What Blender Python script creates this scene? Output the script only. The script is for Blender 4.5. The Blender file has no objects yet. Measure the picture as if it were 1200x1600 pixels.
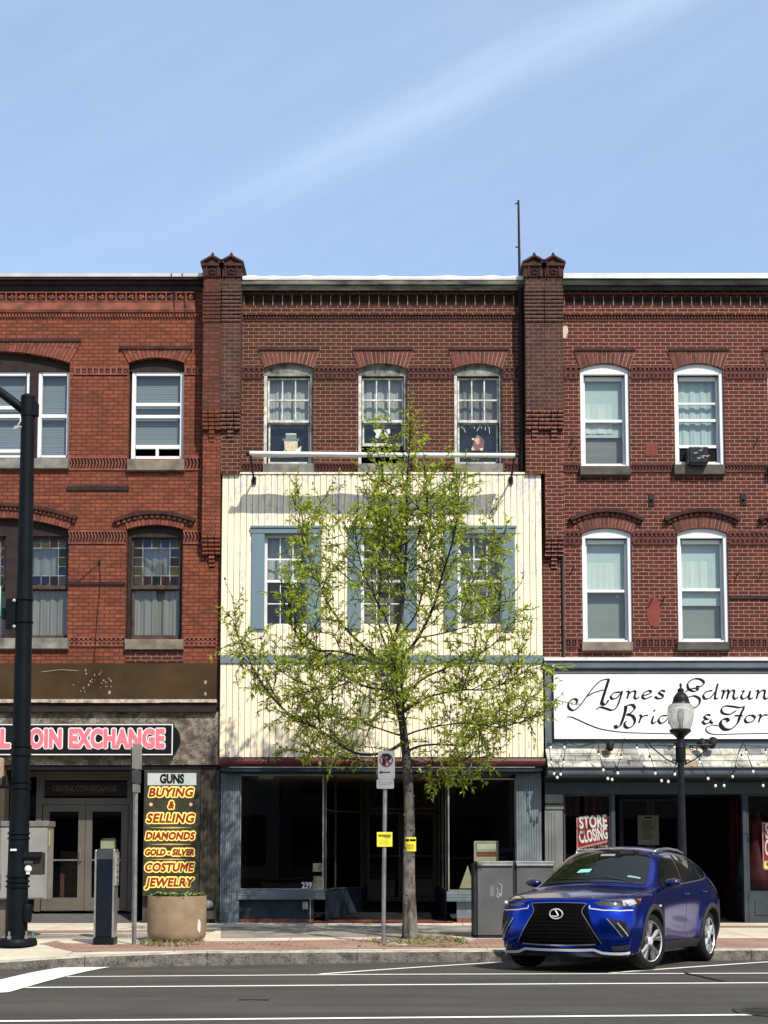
import bpy, bmesh, math, random
from mathutils import Vector, Matrix, Euler
from mathutils.bvhtree import BVHTree
R = math.radians
scene = bpy.context.scene
COL = scene.collection

# ---------------------------------------------------------------- camera
F, PPY, CAMZ = 2200.0, 1131.0, 1.6          # focal length in photo pixels, principal row, eye height
TH = math.atan((1324.0 - PPY) / F)           # slight upward pitch, horizon on row 1324
cd = bpy.data.cameras.new('camera'); cam = bpy.data.objects.new('camera', cd); COL.objects.link(cam)
cam.location = (0, 0, CAMZ); cam.rotation_euler = (R(90) + TH, 0, 0)
cd.sensor_fit = 'AUTO'; cd.sensor_width = 36.0; cd.lens = F / 1600.0 * 36.0
cd.shift_x = 0.0; cd.shift_y = (PPY - 800.0) / 1600.0
cd.clip_start = 0.1; cd.clip_end = 3000.0
scene.camera = cam

# ---------------------------------------------------------------- light
SUN = Vector((-0.52, 1.0, -1.22)).normalized()   # direction the light travels: from behind right, 44 degrees up
SUN_EL = math.asin(-SUN.z); SUN_AZ = math.atan2(-SUN.x, -SUN.y)   # azimuth from +Y towards +X
world = bpy.data.worlds.new('World'); scene.world = world; world.use_nodes = True
wn = world.node_tree; wn.nodes.clear()
def wnode(t, **k):
    n = wn.nodes.new(t)
    for a, b in k.items(): setattr(n, a, b)
    return n
sky = wnode('ShaderNodeTexSky', sky_type='NISHITA', sun_disc=False, sun_elevation=SUN_EL, sun_rotation=SUN_AZ,
            altitude=150.0, air_density=1.0, dust_density=1.0, ozone_density=1.6)
bg = wnode('ShaderNodeBackground'); out = wnode('ShaderNodeOutputWorld')
SKY_STRENGTH = 0.15
bg.inputs['Strength'].default_value = SKY_STRENGTH
# thin cirrus and an old contrail, laid out by direction in the sky
tc = wnode('ShaderNodeTexCoord'); sp = wnode('ShaderNodeSeparateXYZ'); wn.links.new(tc.outputs['Generated'], sp.inputs[0])
def wm(op, a, b=None, c=None):
    n = wnode('ShaderNodeMath', operation=op)
    for i, v in enumerate((a, b, c)):
        if v is None: continue
        if isinstance(v, (int, float)): n.inputs[i].default_value = v
        else: wn.links.new(v, n.inputs[i])
    return n.outputs[0]
el = wm('DIVIDE', sp.outputs['Z'], sp.outputs['Y']); az = wm('DIVIDE', sp.outputs['X'], sp.outputs['Y'])
cmb = wnode('ShaderNodeCombineXYZ')
u_ = wm('ADD', wm("MULTIPLY", az, 0.887), wm("MULTIPLY", el, 0.462))       # along the streaks
v_ = wm('SUBTRACT', wm("MULTIPLY", el, 0.887), wm("MULTIPLY", az, 0.462))  # across them
wn.links.new(u_, cmb.inputs[0]); wn.links.new(wm('MULTIPLY', v_, 5.0), cmb.inputs[1])
nz = wnode('ShaderNodeTexNoise'); nz.inputs['Scale'].default_value = 5.0; nz.inputs['Detail'].default_value = 9.0; nz.inputs['Roughness'].default_value = 0.66
wn.links.new(cmb.outputs[0], nz.inputs['Vector'])
nz2 = wnode('ShaderNodeTexNoise'); nz2.inputs['Scale'].default_value = 2.2; nz2.inputs['Detail'].default_value = 3.0
wn.links.new(cmb.outputs[0], nz2.inputs['Vector'])
wisp = wm('MULTIPLY', wm('SUBTRACT', nz.outputs[0], 0.46), 1.3)
dist = wm('ABSOLUTE', wm('SUBTRACT', wm('ADD', v_, wm('MULTIPLY', nz2.outputs[0], 0.03)), 0.486))
trail = wm('MULTIPLY', wm('MAXIMUM', wm('SUBTRACT', 1.0, wm('MULTIPLY', dist, 34.0)), 0.0), wm('ADD', wm('MULTIPLY', nz.outputs[0], 0.9), 0.05))
fade = wm('MINIMUM', wm('MAXIMUM', wm('MULTIPLY', wm('SUBTRACT', el, 0.43), 9.0), 0.0), 1.0); trail = wm('MULTIPLY', trail, fade)
broad = wm('MULTIPLY', wm('MAXIMUM', wm('SUBTRACT', 1.0, wm('MULTIPLY', dist, 6.0)), 0.0), nz2.outputs[0])
cl = wm('ADD', wm('MULTIPLY', wm('MAXIMUM', wisp, 0.0), 0.10), wm('ADD', wm('MULTIPLY', trail, 0.22), wm('MULTIPLY', broad, 0.07)))
cl = wm('ADD', cl, wm('MAXIMUM', wm('ADD', 0.01, wm('MULTIPLY', el, 0.28)), 0.0))      # a thin even veil, thicker low down
cl = wm('MINIMUM', wm('MAXIMUM', cl, 0.0), 0.85)
front = wm('GREATER_THAN', sp.outputs['Y'], 0.05); cl = wm('MULTIPLY', cl, front)
mixc = wnode('ShaderNodeMix', data_type='RGBA'); wn.links.new(cl, mixc.inputs[0])
wn.links.new(sky.outputs[0], mixc.inputs[6]); mixc.inputs[7].default_value = (5.4, 6.3, 7.4, 1)
wn.links.new(mixc.outputs[2], bg.inputs['Color']); wn.links.new(bg.outputs[0], out.inputs[0])
sl = bpy.data.lights.new('sun', 'SUN'); sl.energy = 4.6; sl.angle = R(0.53); sl.color = (1.0, 0.93, 0.81)
so = bpy.data.objects.new('sun', sl); COL.objects.link(so); so.rotation_euler = SUN.to_track_quat('-Z', 'Y').to_euler(); so.location = (15, -15, 30)
vs = scene.view_settings; vs.view_transform = 'Standard'; vs.look = 'None'; vs.gamma = 1.0; vs.use_curve_mapping = False; vs.exposure = 0.5
scene.render.resolution_x = 768; scene.render.resolution_y = 1024

# ---------------------------------------------------------------- photo rows and columns to places
CT, ST = math.cos(TH), math.sin(TH)
D0 = 27.5                                    # distance of the brick fronts
def P(px, py, D):
    xc = (px - 600.0) / F; yc = (PPY - py) / F
    t = D / (CT - yc * ST)
    return Vector((xc * t, D, CAMZ + t * (yc * CT + ST)))
def px_of(p):
    d = Vector(p) - Vector((0, 0, CAMZ))
    zc = d.y * CT + d.z * ST; yc = -d.y * ST + d.z * CT
    return 600.0 + F * d.x / zc, PPY - F * yc / zc
KSL = 0.065                                  # the kerb runs a little askew to the fronts
def kerb_y(x): return 20.25 + KSL * x
def road_z(x, y):
    q = kerb_y(x) - y
    q = max(q, -1.0)
    z = -0.03 + 0.035 * q - 0.0018 * q * q if q < 9.7 else 0.14
    if x < 0: z -= 0.013 * min(-x, 8.0) * math.exp(-max(q, 0) / 2.5)
    return z
WALK_Z = 0.145
def walk_z(x, y):                            # the pavement dips to the corner on the left and to the kerb
    q = max(y - kerb_y(x), 0.0)
    z = WALK_Z - 0.012 * math.exp(-q / 1.5)
    if x < -2.6: z -= 0.03 * min(-x - 2.6, 3.0) * math.exp(-q / 0.8)
    return z
def G(px, py, zf=road_z):                    # the ground point seen at a photo pixel
    z = 0.0
    for _ in range(25):
        xc = (px - 600.0) / F; yc = (PPY - py) / F
        t = (z - CAMZ) / (yc * CT + ST)
        x, y = xc * t, t * (CT - yc * ST)
        z = zf(x, y)
    return Vector((x, y, z))

# ---------------------------------------------------------------- objects
def thing(name, label, cat, loc=(0, 0, 0), group=None, rot=None):
    o = bpy.data.objects.new(name, None); COL.objects.link(o); o.location = loc
    o.empty_display_size = 0.3
    if rot is not None: o.rotation_euler = rot
    tag(o, label, cat, group); return o
def tag(o, label, cat, group=None):
    o['label'] = label; o['category'] = cat
    if group: o['group'] = group
    return o
def world_loc(o):
    v = Vector((0, 0, 0))
    while o is not None:
        v += o.location; o = o.parent
    return v
class MB:
    """Collects faces; build() links them as one mesh object."""
    def __init__(s): s.v = []; s.f = []; s.mi = []; s.m = 0; s.sm = []; s.smooth = False; s.uv = {}
    def add(s, vs, fs):
        b = len(s.v); s.v += [tuple(p) for p in vs]
        for f in fs: s.f.append([b + i for i in f]); s.mi.append(s.m); s.sm.append(s.smooth)
        return s
    def quad(s, a, b, c, d): return s.add([a, b, c, d], [(0, 1, 2, 3)])
    def poly(s, pts): return s.add(pts, [tuple(range(len(pts)))])
    def box(s, x0, x1, y0, y1, z0, z1):
        if x0 > x1: x0, x1 = x1, x0
        if y0 > y1: y0, y1 = y1, y0
        if z0 > z1: z0, z1 = z1, z0
        return s.add([(x0, y0, z0), (x1, y0, z0), (x1, y1, z0), (x0, y1, z0), (x0, y0, z1), (x1, y0, z1), (x1, y1, z1), (x0, y1, z1)],
                     [(0, 3, 2, 1), (4, 5, 6, 7), (0, 1, 5, 4), (1, 2, 6, 5), (2, 3, 7, 6), (3, 0, 4, 7)])
    def prism(s, pts, y0, y1):
        """outline in (x, z), counter-clockwise seen from the street, from depth y0 (near) to y1"""
        n = len(pts)
        vs = [(x, y0, z) for x, z in pts] + [(x, y1, z) for x, z in pts]
        fs = [tuple(range(n)), tuple(reversed(range(n, 2 * n)))]
        fs += [(i, n + i, n + (i + 1) % n, (i + 1) % n) for i in range(n)]
        return s.add(vs, fs)
    def slab(s, pts, z0, z1):
        """outline in (x, y), counter-clockwise from above"""
        n = len(pts)
        vs = [(x, y, z0) for x, y in pts] + [(x, y, z1) for x, y in pts]
        fs = [tuple(reversed(range(n))), tuple(range(n, 2 * n))]
        fs += [(i, (i + 1) % n, n + (i + 1) % n, n + i) for i in range(n)]
        return s.add(vs, fs)
    def profile(s, x0, x1, prof):
        """a moulding: profile points (y, z) swept from x0 to x1"""
        n = len(prof)
        vs = [(x0, y, z) for y, z in prof] + [(x1, y, z) for y, z in prof]
        fs = [(i, i + 1, n + i + 1, n + i) for i in range(n - 1)] + [(n - 1, 0, n, 2 * n - 1)]
        fs += [tuple(range(n)), tuple(reversed(range(n, 2 * n)))]
        return s.add(vs, fs)
    def tube(s, path, rad, n=8, cap=True):
        path = [Vector(p) for p in path]; m = len(path)
        if not isinstance(rad, (list, tuple)): rad = [rad] * m
        vs = []; prev = None
        for i, p in enumerate(path):
            t = (path[min(i + 1, m - 1)] - path[max(i - 1, 0)])
            t = t.normalized() if t.length > 1e-9 else Vector((0, 0, 1))
            if prev is None: a = Vector((0, 0, 1)).cross(t) if abs(t.z) < 0.95 else Vector((1, 0, 0)).cross(t)
            else: a = prev - t * prev.dot(t)
            a.normalize(); prev = a; b = t.cross(a)
            for k in range(n):
                w = 2 * math.pi * k / n; vs.append(p + (a * math.cos(w) + b * math.sin(w)) * rad[i])
        fs = [(i * n + k, i * n + (k + 1) % n, (i + 1) * n + (k + 1) % n, (i + 1) * n + k) for i in range(m - 1) for k in range(n)]
        if cap: fs += [tuple(reversed(range(n))), tuple(range((m - 1) * n, m * n))]
        return s.add(vs, fs)
    def lathe(s, prof, c=(0, 0, 0), n=24, axis='z', cap=True):
        """prof: (radius, height along axis)"""
        vs = []
        for r_, h in prof:
            for k in range(n):
                w = 2 * math.pi * k / n; a, b = r_ * math.cos(w), r_ * math.sin(w)
                vs.append({'z': (c[0] + a, c[1] + b, c[2] + h), 'y': (c[0] + b, c[1] + h, c[2] + a), 'x': (c[0] + h, c[1] + a, c[2] + b)}[axis])
        m = len(prof)
        fs = [(i * n + k, i * n + (k + 1) % n, (i + 1) * n + (k + 1) % n, (i + 1) * n + k) for i in range(m - 1) for k in range(n)]
        if cap: fs += [tuple(reversed(range(n))), tuple(range((m - 1) * n, m * n))]
        return s.add(vs, fs)
    def ball(s, c, r_, n=10, sz=1.0):
        return s.lathe([(max(r_ * math.sin(math.pi * i / n), 1e-4), -r_ * sz * math.cos(math.pi * i / n)) for i in range(n + 1)], c, max(8, n))
    def build(s, name, mats, parent=None, bevel=0.0, label=None, local=False, seg=2, cat=None, group=None, smooth=None, angle=None, origin=None):
        me = bpy.data.meshes.new(name)
        if parent is not None and not local: off = world_loc(parent)
        elif origin is not None: off = Vector(origin)
        else: off = Vector((0, 0, 0))
        me.from_pydata([(x - off.x, y - off.y, z - off.z) for x, y, z in s.v], [], s.f)
        if not isinstance(mats, (list, tuple)): mats = [mats]
        for m in mats: me.materials.append(m)
        for p, i, q in zip(me.polygons, s.mi, s.sm):
            p.material_index = i; p.use_smooth = q if smooth is None else smooth
        me.update()
        o = bpy.data.objects.new(name, me); COL.objects.link(o)
        if parent is not None: o.parent = parent
        elif origin is not None: o.location = origin
        if bevel > 0:
            b = o.modifiers.new('bevel', 'BEVEL'); b.width = bevel; b.segments = seg; b.limit_method = 'ANGLE'; b.angle_limit = R(40)
        if angle is not None: me.set_sharp_from_angle(angle=R(angle))
        if cat: tag(o, label, cat, group)
        elif label: o['label'] = label
        return o
def struct(o): o['kind'] = 'structure'; return o

# ---------------------------------------------------------------- materials
MATS = {}; ALB = 0.76
class NT:
    def __init__(s, m): s.t = m.node_tree; s.b = s.t.nodes['Principled BSDF']
    def n(s, ty, **k):
        o = s.t.nodes.new(ty)
        for a, b in k.items(): setattr(o, a, b)
        return o
    def l(s, a, b): s.t.links.new(a, b)
    def math(s, op, a, b=None, c=None, clamp=False):
        n = s.n('ShaderNodeMath', operation=op); n.use_clamp = clamp
        for i, v in enumerate((a, b, c)):
            if v is None: continue
            if isinstance(v, (int, float)): n.inputs[i].default_value = v
            else: s.l(v, n.inputs[i])
        return n.outputs[0]
    def mix(s, fac, a, b, blend='MIX'):
        n = s.n('ShaderNodeMix', data_type='RGBA', blend_type=blend)
        for i, v in ((0, fac), (6, a), (7, b)):
            if isinstance(v, (int, float)): n.inputs[i].default_value = v
            elif isinstance(v, tuple): n.inputs[i].default_value = (v + (1,))[:4]
            else: s.l(v, n.inputs[i])
        return n.outputs[2]
    def noise(s, vec, scale, detail=4, rough=0.55, dist=0.0):
        n = s.n('ShaderNodeTexNoise'); n.inputs['Scale'].default_value = scale; n.inputs['Detail'].default_value = detail
        n.inputs['Roughness'].default_value = rough; n.inputs['Distortion'].default_value = dist
        if vec is not None: s.l(vec, n.inputs['Vector'])
        return n.outputs[0]
    def ramp(s, v, lo, hi):
        n = s.n('ShaderNodeMapRange'); n.clamp = True
        s.l(v, n.inputs[0]); n.inputs[1].default_value = lo; n.inputs[2].default_value = hi
        return n.outputs[0]
    def obj(s): return s.n('ShaderNodeTexCoord').outputs['Object']
    def wall(s):
        """in-wall coordinates: along (x and reveals y), up"""
        q = s.n('ShaderNodeSeparateXYZ'); s.l(s.obj(), q.inputs[0])
        c = s.n('ShaderNodeCombineXYZ'); s.l(s.math('ADD', q.outputs[0], q.outputs[1]), c.inputs[0]); s.l(q.outputs[2], c.inputs[1])
        return c.outputs[0]
    def scale(s, vec, x, y, z):
        n = s.n('ShaderNodeMapping'); n.inputs['Scale'].default_value = (x, y, z); s.l(vec, n.inputs[0]); return n.outputs[0]
    def bump(s, h, strength=0.3, dist=0.01):
        n = s.n('ShaderNodeBump'); n.inputs['Strength'].default_value = strength; n.inputs['Distance'].default_value = dist
        s.l(h, n.inputs['Height']); s.l(n.outputs[0], s.b.inputs['Normal'])
def new(name):
    m = bpy.data.materials.new(name); m.use_nodes = True; MATS[name] = m; return m, NT(m)
def plain(name, col, rough=0.6, metal=0.0, var=0.12, nscale=6.0, bump=0.15, spec=0.4, fine=60.0, stretch=None):
    """paint, metal or stone with mottling and a little relief"""
    spec *= min(1.0, 0.30 + max(col) * 4.0); col = tuple(c * ALB for c in col)
    m, t = new(name); v = t.obj()
    if stretch: v = t.scale(v, *stretch)
    a = t.noise(v, nscale, 5); b = t.noise(v, fine, 3)
    d = tuple(c * (1 - var * 1.6) for c in col); e = tuple(min(c * (1 + var * 1.2), 1) for c in col)
    c = t.mix(t.ramp(a, 0.3, 0.7), d, e)
    t.l(c, t.b.inputs['Base Color']); t.b.inputs['Metallic'].default_value = metal
    t.l(t.math('ADD', t.math('MULTIPLY', a, 0.25), rough - 0.12, clamp=True), t.b.inputs['Roughness']); t.b.inputs['Specular IOR Level'].default_value = spec
    if bump: t.bump(t.math('ADD', t.math('MULTIPLY', b, 0.6), a), bump, 0.006)
    return m
def glow(name, col, strength):
    m, t = new(name); t.b.inputs['Base Color'].default_value = col + (1,); t.b.inputs['Emission Color'].default_value = col + (1,); t.b.inputs['Emission Strength'].default_value = strength
    return m
def glass(name, tint=(0.85, 0.9, 0.9), refl=1.0, rough=0.0, wav=0.0, ior=1.5):
    m, t = new(name); nt = m.node_tree; nt.nodes.remove(t.b)
    tr = t.n('ShaderNodeBsdfTransparent'); tr.inputs[0].default_value = tint + (1,)
    gl = t.n('ShaderNodeBsdfGlossy'); gl.inputs['Roughness'].default_value = rough; gl.inputs[0].default_value = (refl, refl, refl, 1)
    fr = t.n('ShaderNodeFresnel'); ge = t.n('ShaderNodeNewGeometry'); t.l(t.math('ADD', ior, t.math('MULTIPLY', ge.outputs['Backfacing'], 1 / ior - ior)), fr.inputs[0])
    if wav:
        bm = t.n('ShaderNodeBump'); bm.inputs['Strength'].default_value = wav; bm.inputs['Distance'].default_value = 0.02
        nv = t.noise(t.obj(), 2.2, 1); t.l(nv, bm.inputs['Height']); t.l(bm.outputs[0], gl.inputs['Normal'])
    mx = t.n('ShaderNodeMixShader'); t.l(fr.outputs[0], mx.inputs[0]); t.l(tr.outputs[0], mx.inputs[1]); t.l(gl.outputs[0], mx.inputs[2])
    t.l(mx.outputs[0], nt.nodes['Material Output'].inputs[0]); return m
def brick(name, c1, c2, mortar, msize=0.0075, soot=0.35, soot_col=(0.02, 0.017, 0.015), bw=0.207, rh=0.0766, streak=0.25, off=0.5, light=0.0):
    c1, c2, mortar = (tuple(k * ALB for k in q) for q in (c1, c2, mortar)); m, t = new(name); v = t.wall()
    b = t.n('ShaderNodeTexBrick'); b.offset = off; b.inputs['Scale'].default_value = 1.0
    b.inputs['Color1'].default_value = c1 + (1,); b.inputs['Color2'].default_value = c2 + (1,); b.inputs['Mortar'].default_value = mortar + (1,)
    b.inputs['Mortar Size'].default_value = msize; b.inputs['Mortar Smooth'].default_value = 0.15; b.inputs['Bias'].default_value = -0.1
    b.inputs['Brick Width'].default_value = bw; b.inputs['Row Height'].default_value = rh
    wob = t.n('ShaderNodeVectorMath', operation='ADD'); nzv = t.n('ShaderNodeTexNoise'); nzv.inputs['Scale'].default_value = 3.0; t.l(v, nzv.inputs['Vector'])
    sc = t.n('ShaderNodeVectorMath', operation='SCALE'); sc.inputs['Scale'].default_value = 0.012; t.l(nzv.outputs['Color'], sc.inputs[0])
    t.l(v, wob.inputs[0]); t.l(sc.outputs[0], wob.inputs[1]); t.l(wob.outputs[0], b.inputs['Vector'])
    # single bricks burnt darker or fired paler
    cell = t.n('ShaderNodeTexWhiteNoise', noise_dimensions='2D'); q = t.n('ShaderNodeSeparateXYZ'); t.l(wob.outputs[0], q.inputs[0])
    row = t.math('FLOOR', t.math('DIVIDE', q.outputs[1], rh)); sh = t.math('MULTIPLY', t.math('MODULO', row, 2.0), off)
    cx = t.math('FLOOR', t.math('ADD', t.math('DIVIDE', q.outputs[0], bw), sh)); cc = t.n('ShaderNodeCombineXYZ'); t.l(cx, cc.inputs[0]); t.l(row, cc.inputs[1]); t.l(cc.outputs[0], cell.inputs['Vector'])
    val = t.math('ADD', t.math('MULTIPLY', cell.outputs['Value'], 0.5), 0.75)
    isb = t.math('SUBTRACT', 1.0, b.outputs['Fac']); val = t.math('ADD', t.math('MULTIPLY', val, isb), b.outputs['Fac'])
    c = t.mix(1.0, b.outputs['Color'], t.n('ShaderNodeCombineColor').outputs[0], 'MULTIPLY')
    cbn = t.t.nodes[-1] if False else [n for n in t.t.nodes if n.bl_idname == 'ShaderNodeCombineColor'][-1]
    for i in range(3): t.l(val, cbn.inputs[i])
    n1 = t.noise(v, 0.9, 6, 0.62); n2 = t.noise(t.scale(v, 5.0, 0.45, 1), 1.0, 5, 0.6); n3 = t.noise(v, 14.0, 4)
    s_ = t.math('MULTIPLY', t.ramp(n1, 0.50, 0.75), soot); s2 = t.math('MULTIPLY', t.ramp(n2, 0.55, 0.8), streak)
    c = t.mix(t.math('MAXIMUM', s_, s2), c, soot_col)
    if light: c = t.mix(t.math('MULTIPLY', t.ramp(t.noise(v, 1.3, 6, 0.7), 0.6, 0.8), light), c, (0.5, 0.42, 0.36))
    c = t.mix(t.math('MULTIPLY', t.ramp(n3, 0.35, 0.7), 0.22), c, (0.03, 0.02, 0.016))
    t.l(c, t.b.inputs['Base Color']); t.b.inputs['Roughness'].default_value = 0.88; t.b.inputs['Specular IOR Level'].default_value = 0.25
    t.bump(t.math('ADD', t.math('MULTIPLY', isb, 1.0), t.math('MULTIPLY', n3, 0.35)), 0.55, 0.012)
    return m
def letters(txt, size, mat, parent, name='lettering', loc=(0, 0, 0), depth=0.004, bold=0.0, sx=1.0, shear=0.0, align='CENTER', rot=(R(90), 0, 0), spacing=1.0, res=4, local=False, width=None, edge=0.0):
    """words as solid letters standing in the x-z plane, facing the street; width fits the words to that many metres"""
    cu = bpy.data.curves.new(name, 'FONT'); cu.body = txt; cu.size = size; cu.align_x = align; cu.align_y = 'CENTER'; cu.extrude = depth; cu.offset = bold
    cu.shear = shear; cu.space_character = spacing; cu.resolution_u = res
    tmp = bpy.data.objects.new(name, cu); COL.objects.link(tmp)
    me = bpy.data.meshes.new_from_object(tmp.evaluated_get(bpy.context.evaluated_depsgraph_get()))
    bpy.data.objects.remove(tmp); bpy.data.curves.remove(cu)
    if width and me.vertices:
        xs = [v.co.x for v in me.vertices]; sx = width / max(max(xs) - min(xs), 1e-6); mid = (max(xs) + min(xs)) / 2
        for v in me.vertices: v.co.x -= mid
    if edge:                                         # fatten into a surround: copies set round a circle, each a hair apart in depth
        vs0 = [v.co.copy() for v in me.vertices]; fs0 = [list(p.vertices) for p in me.polygons]; V = []; Fc = []; n_ = len(vs0)
        for k in range(12):
            dx, dy = edge * math.cos(k * math.pi / 6) / sx, edge * math.sin(k * math.pi / 6)
            V += [(v.x + dx, v.y + dy, v.z - .00012 * k) for v in vs0]; Fc += [[i + n_ * k for i in f] for f in fs0]
        me = bpy.data.meshes.new(name); me.from_pydata(V, [], Fc)
    base = world_loc(parent) if (parent is not None and not local) else Vector((0, 0, 0))
    M = Matrix.Translation(Vector(loc) - base) @ Euler(rot).to_matrix().to_4x4() @ Matrix.Diagonal((sx, 1, 1, 1))
    me.transform(M); me.materials.clear(); me.materials.append(mat); me.name = name
    o = bpy.data.objects.new(name, me); COL.objects.link(o)
    if parent is not None: o.parent = parent
    return o
# ================================================================ the three brick fronts
def xz(px, py, off=0.0):
    p = P(px, py, D0 - off); return p.x, p.z
def fb(mb, a, b, c, d, off, back=0.0):
    """a box on a front: photo columns a..c, rows b..d, standing off metres proud, reaching back to depth back"""
    x0, _ = xz(a, (b + d) / 2, off); x1, _ = xz(c, (b + d) / 2, off); z1 = xz(600, b, off)[1]; z0 = xz(600, d, off)[1]
    mb.box(x0, x1, D0 - off, D0 - back, z0, z1); return mb
def op(a, b, c, d, crown=None):
    """an opening: columns a..c, spring row b (crown row above it), sill row d"""
    m = (b + d) / 2
    zs = xz(600, b)[1]
    return dict(x0=xz(a, m)[0], x1=xz(c, m)[0], z0=xz(600, d)[1], zs=zs, z1=xz(600, crown)[1] if crown else zs)
def arc(o, n=16):
    c = o['x1'] - o['x0']; s = o['z1'] - o['zs']
    if s < 1e-4: return [(o['x0'], o['zs']), (o['x1'], o['zs'])]
    r = (c * c / 4 + s * s) / (2 * s); zc = o['z1'] - r; xm = (o['x0'] + o['x1']) / 2; w = math.asin(min(c / 2 / r, 1))
    return [(xm + r * math.sin(-w + 2 * w * i / n), zc + r * math.cos(-w + 2 * w * i / n)) for i in range(n + 1)]
def wall(mb, x0, x1, z0, z1, ops, y, deep):
    xs = sorted({x0, x1} | {min(max(v, x0), x1) for o in ops for v in (o['x0'], o['x1'])}); zs = sorted({z0, z1} | {v for o in ops for v in (o['z0'], o['z1'])})
    for i in range(len(xs) - 1):
        for j in range(len(zs) - 1):
            xm, zm = (xs[i] + xs[i + 1]) / 2, (zs[j] + zs[j + 1]) / 2
            if any(o['x0'] < xm < o['x1'] and o['z0'] < zm < o['z1'] for o in ops): continue
            mb.quad((xs[i], y, zs[j]), (xs[i + 1], y, zs[j]), (xs[i + 1], y, zs[j + 1]), (xs[i], y, zs[j + 1]))
    for o in ops:
        a = arc(o); Y = y + deep
        if o['z1'] > o['zs'] + 1e-4:
            for (xa, za), (xb, zb) in zip(a, a[1:]): mb.quad((xa, y, za), (xb, y, zb), (xb, y, o['z1']), (xa, y, o['z1']))
        for (xa, za), (xb, zb) in zip(a, a[1:]): mb.quad((xa, y, za), (xa, Y, za), (xb, Y, zb), (xb, y, zb))
        mb.quad((o['x0'], y, o['z0']), (o['x0'], Y, o['z0']), (o['x0'], Y, o['zs']), (o['x0'], y, o['zs']))
        mb.quad((o['x1'], Y, o['z0']), (o['x1'], y, o['z0']), (o['x1'], y, o['zs']), (o['x1'], Y, o['zs']))
        mb.quad((o['x0'], y, o['z0']), (o['x1'], y, o['z0']), (o['x1'], Y, o['z0']), (o['x0'], Y, o['z0']))
def arch_shape(o, top, flare, parent, mats, curved=False, proud=0.022, bw=0.076):
    """radiating bricks over an opening; top = height above the crown, flare = metres the upper ends lean out"""
    mb = MB(); c = o['x1'] - o['x0']; s = o['z1'] - o['zs']; r = (c * c / 4 + s * s) / (2 * s); zc = o['z1'] - r; xm = (o['x0'] + o['x1']) / 2
    w = math.asin(min(c / 2 / r, 1)); n = int(c * 1.04 / bw); ztop = o['z1'] + top; rnd = random.Random(int(c * 1e4))
    def pt(f, t):                                  # f -1..1 across, t 0..1 from the opening upwards
        xi, zi = xm + r * math.sin(w * f), zc + r * math.cos(w * f)
        if curved: xo, zo = xm + (r + top) * math.sin(w * f * (1 + flare)), zc + (r + top) * math.cos(w * f * (1 + flare))
        else: xo, zo = xm + (c / 2 + flare) * f, ztop
        return xi + (xo - xi) * t, zi + (zo - zi) * t
    mb.m = 1
    for i in range(n):
        f0, f1 = -1 + 2 * i / n, -1 + 2 * (i + 1) / n
        mb.prism([pt(f0, 0), pt(f1, 0), pt(f1, 1), pt(f0, 1)], D0 - proud + 0.008, D0 + 0.004)
    mb.m = 0
    for i in range(n):
        g = 0.085; f0, f1 = -1 + 2 * (i + g) / n, -1 + 2 * (i + 1 - g) / n
        cut = [(0.0, 0.985)] if i % 2 else [(0.0, 0.62), (0.66, 0.985)]
        for t0, t1 in cut:
            mb.m = rnd.choice((0, 0, 2))
            mb.prism([pt(f0, t0), pt(f1, t0), pt(f1, t1), pt(f0, t1)], D0 - proud - rnd.random() * 0.004, D0)
    return mb.build('arch', mats, parent)
def hood_curve(o, top, thick, over, parent, mats, proud=0.10, dent=True):
    mb = MB(); c = o['x1'] - o['x0']; s = o['z1'] - o['zs']; r = (c * c / 4 + s * s) / (2 * s); zc = o['z1'] - r; xm = (o['x0'] + o['x1']) / 2
    w = math.asin(min(c / 2 / r, 1)) * over; n = 22
    def q(r_, f): return (xm + r_ * math.sin(w * f), zc + r_ * math.cos(w * f))
    for i in range(n):
        f0, f1 = -1 + 2 * i / n, -1 + 2 * (i + 1) / n
        mb.prism([q(r + top, f0), q(r + top, f1), q(r + top + thick, f1), q(r + top + thick, f0)], D0 - proud, D0)
    if dent:
        mb.m = 1; n = int(c / 0.075)
        for i in range(n):
            f0, f1 = -1 + 2 * (i + 0.2) / n, -1 + 2 * (i + 0.8) / n
            mb.prism([q(r + top - 0.06, f0), q(r + top - 0.06, f1), q(r + top, f1), q(r + top, f0)], D0 - proud * 0.62, D0)
    return mb.build('hood_mould', mats, parent)
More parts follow.
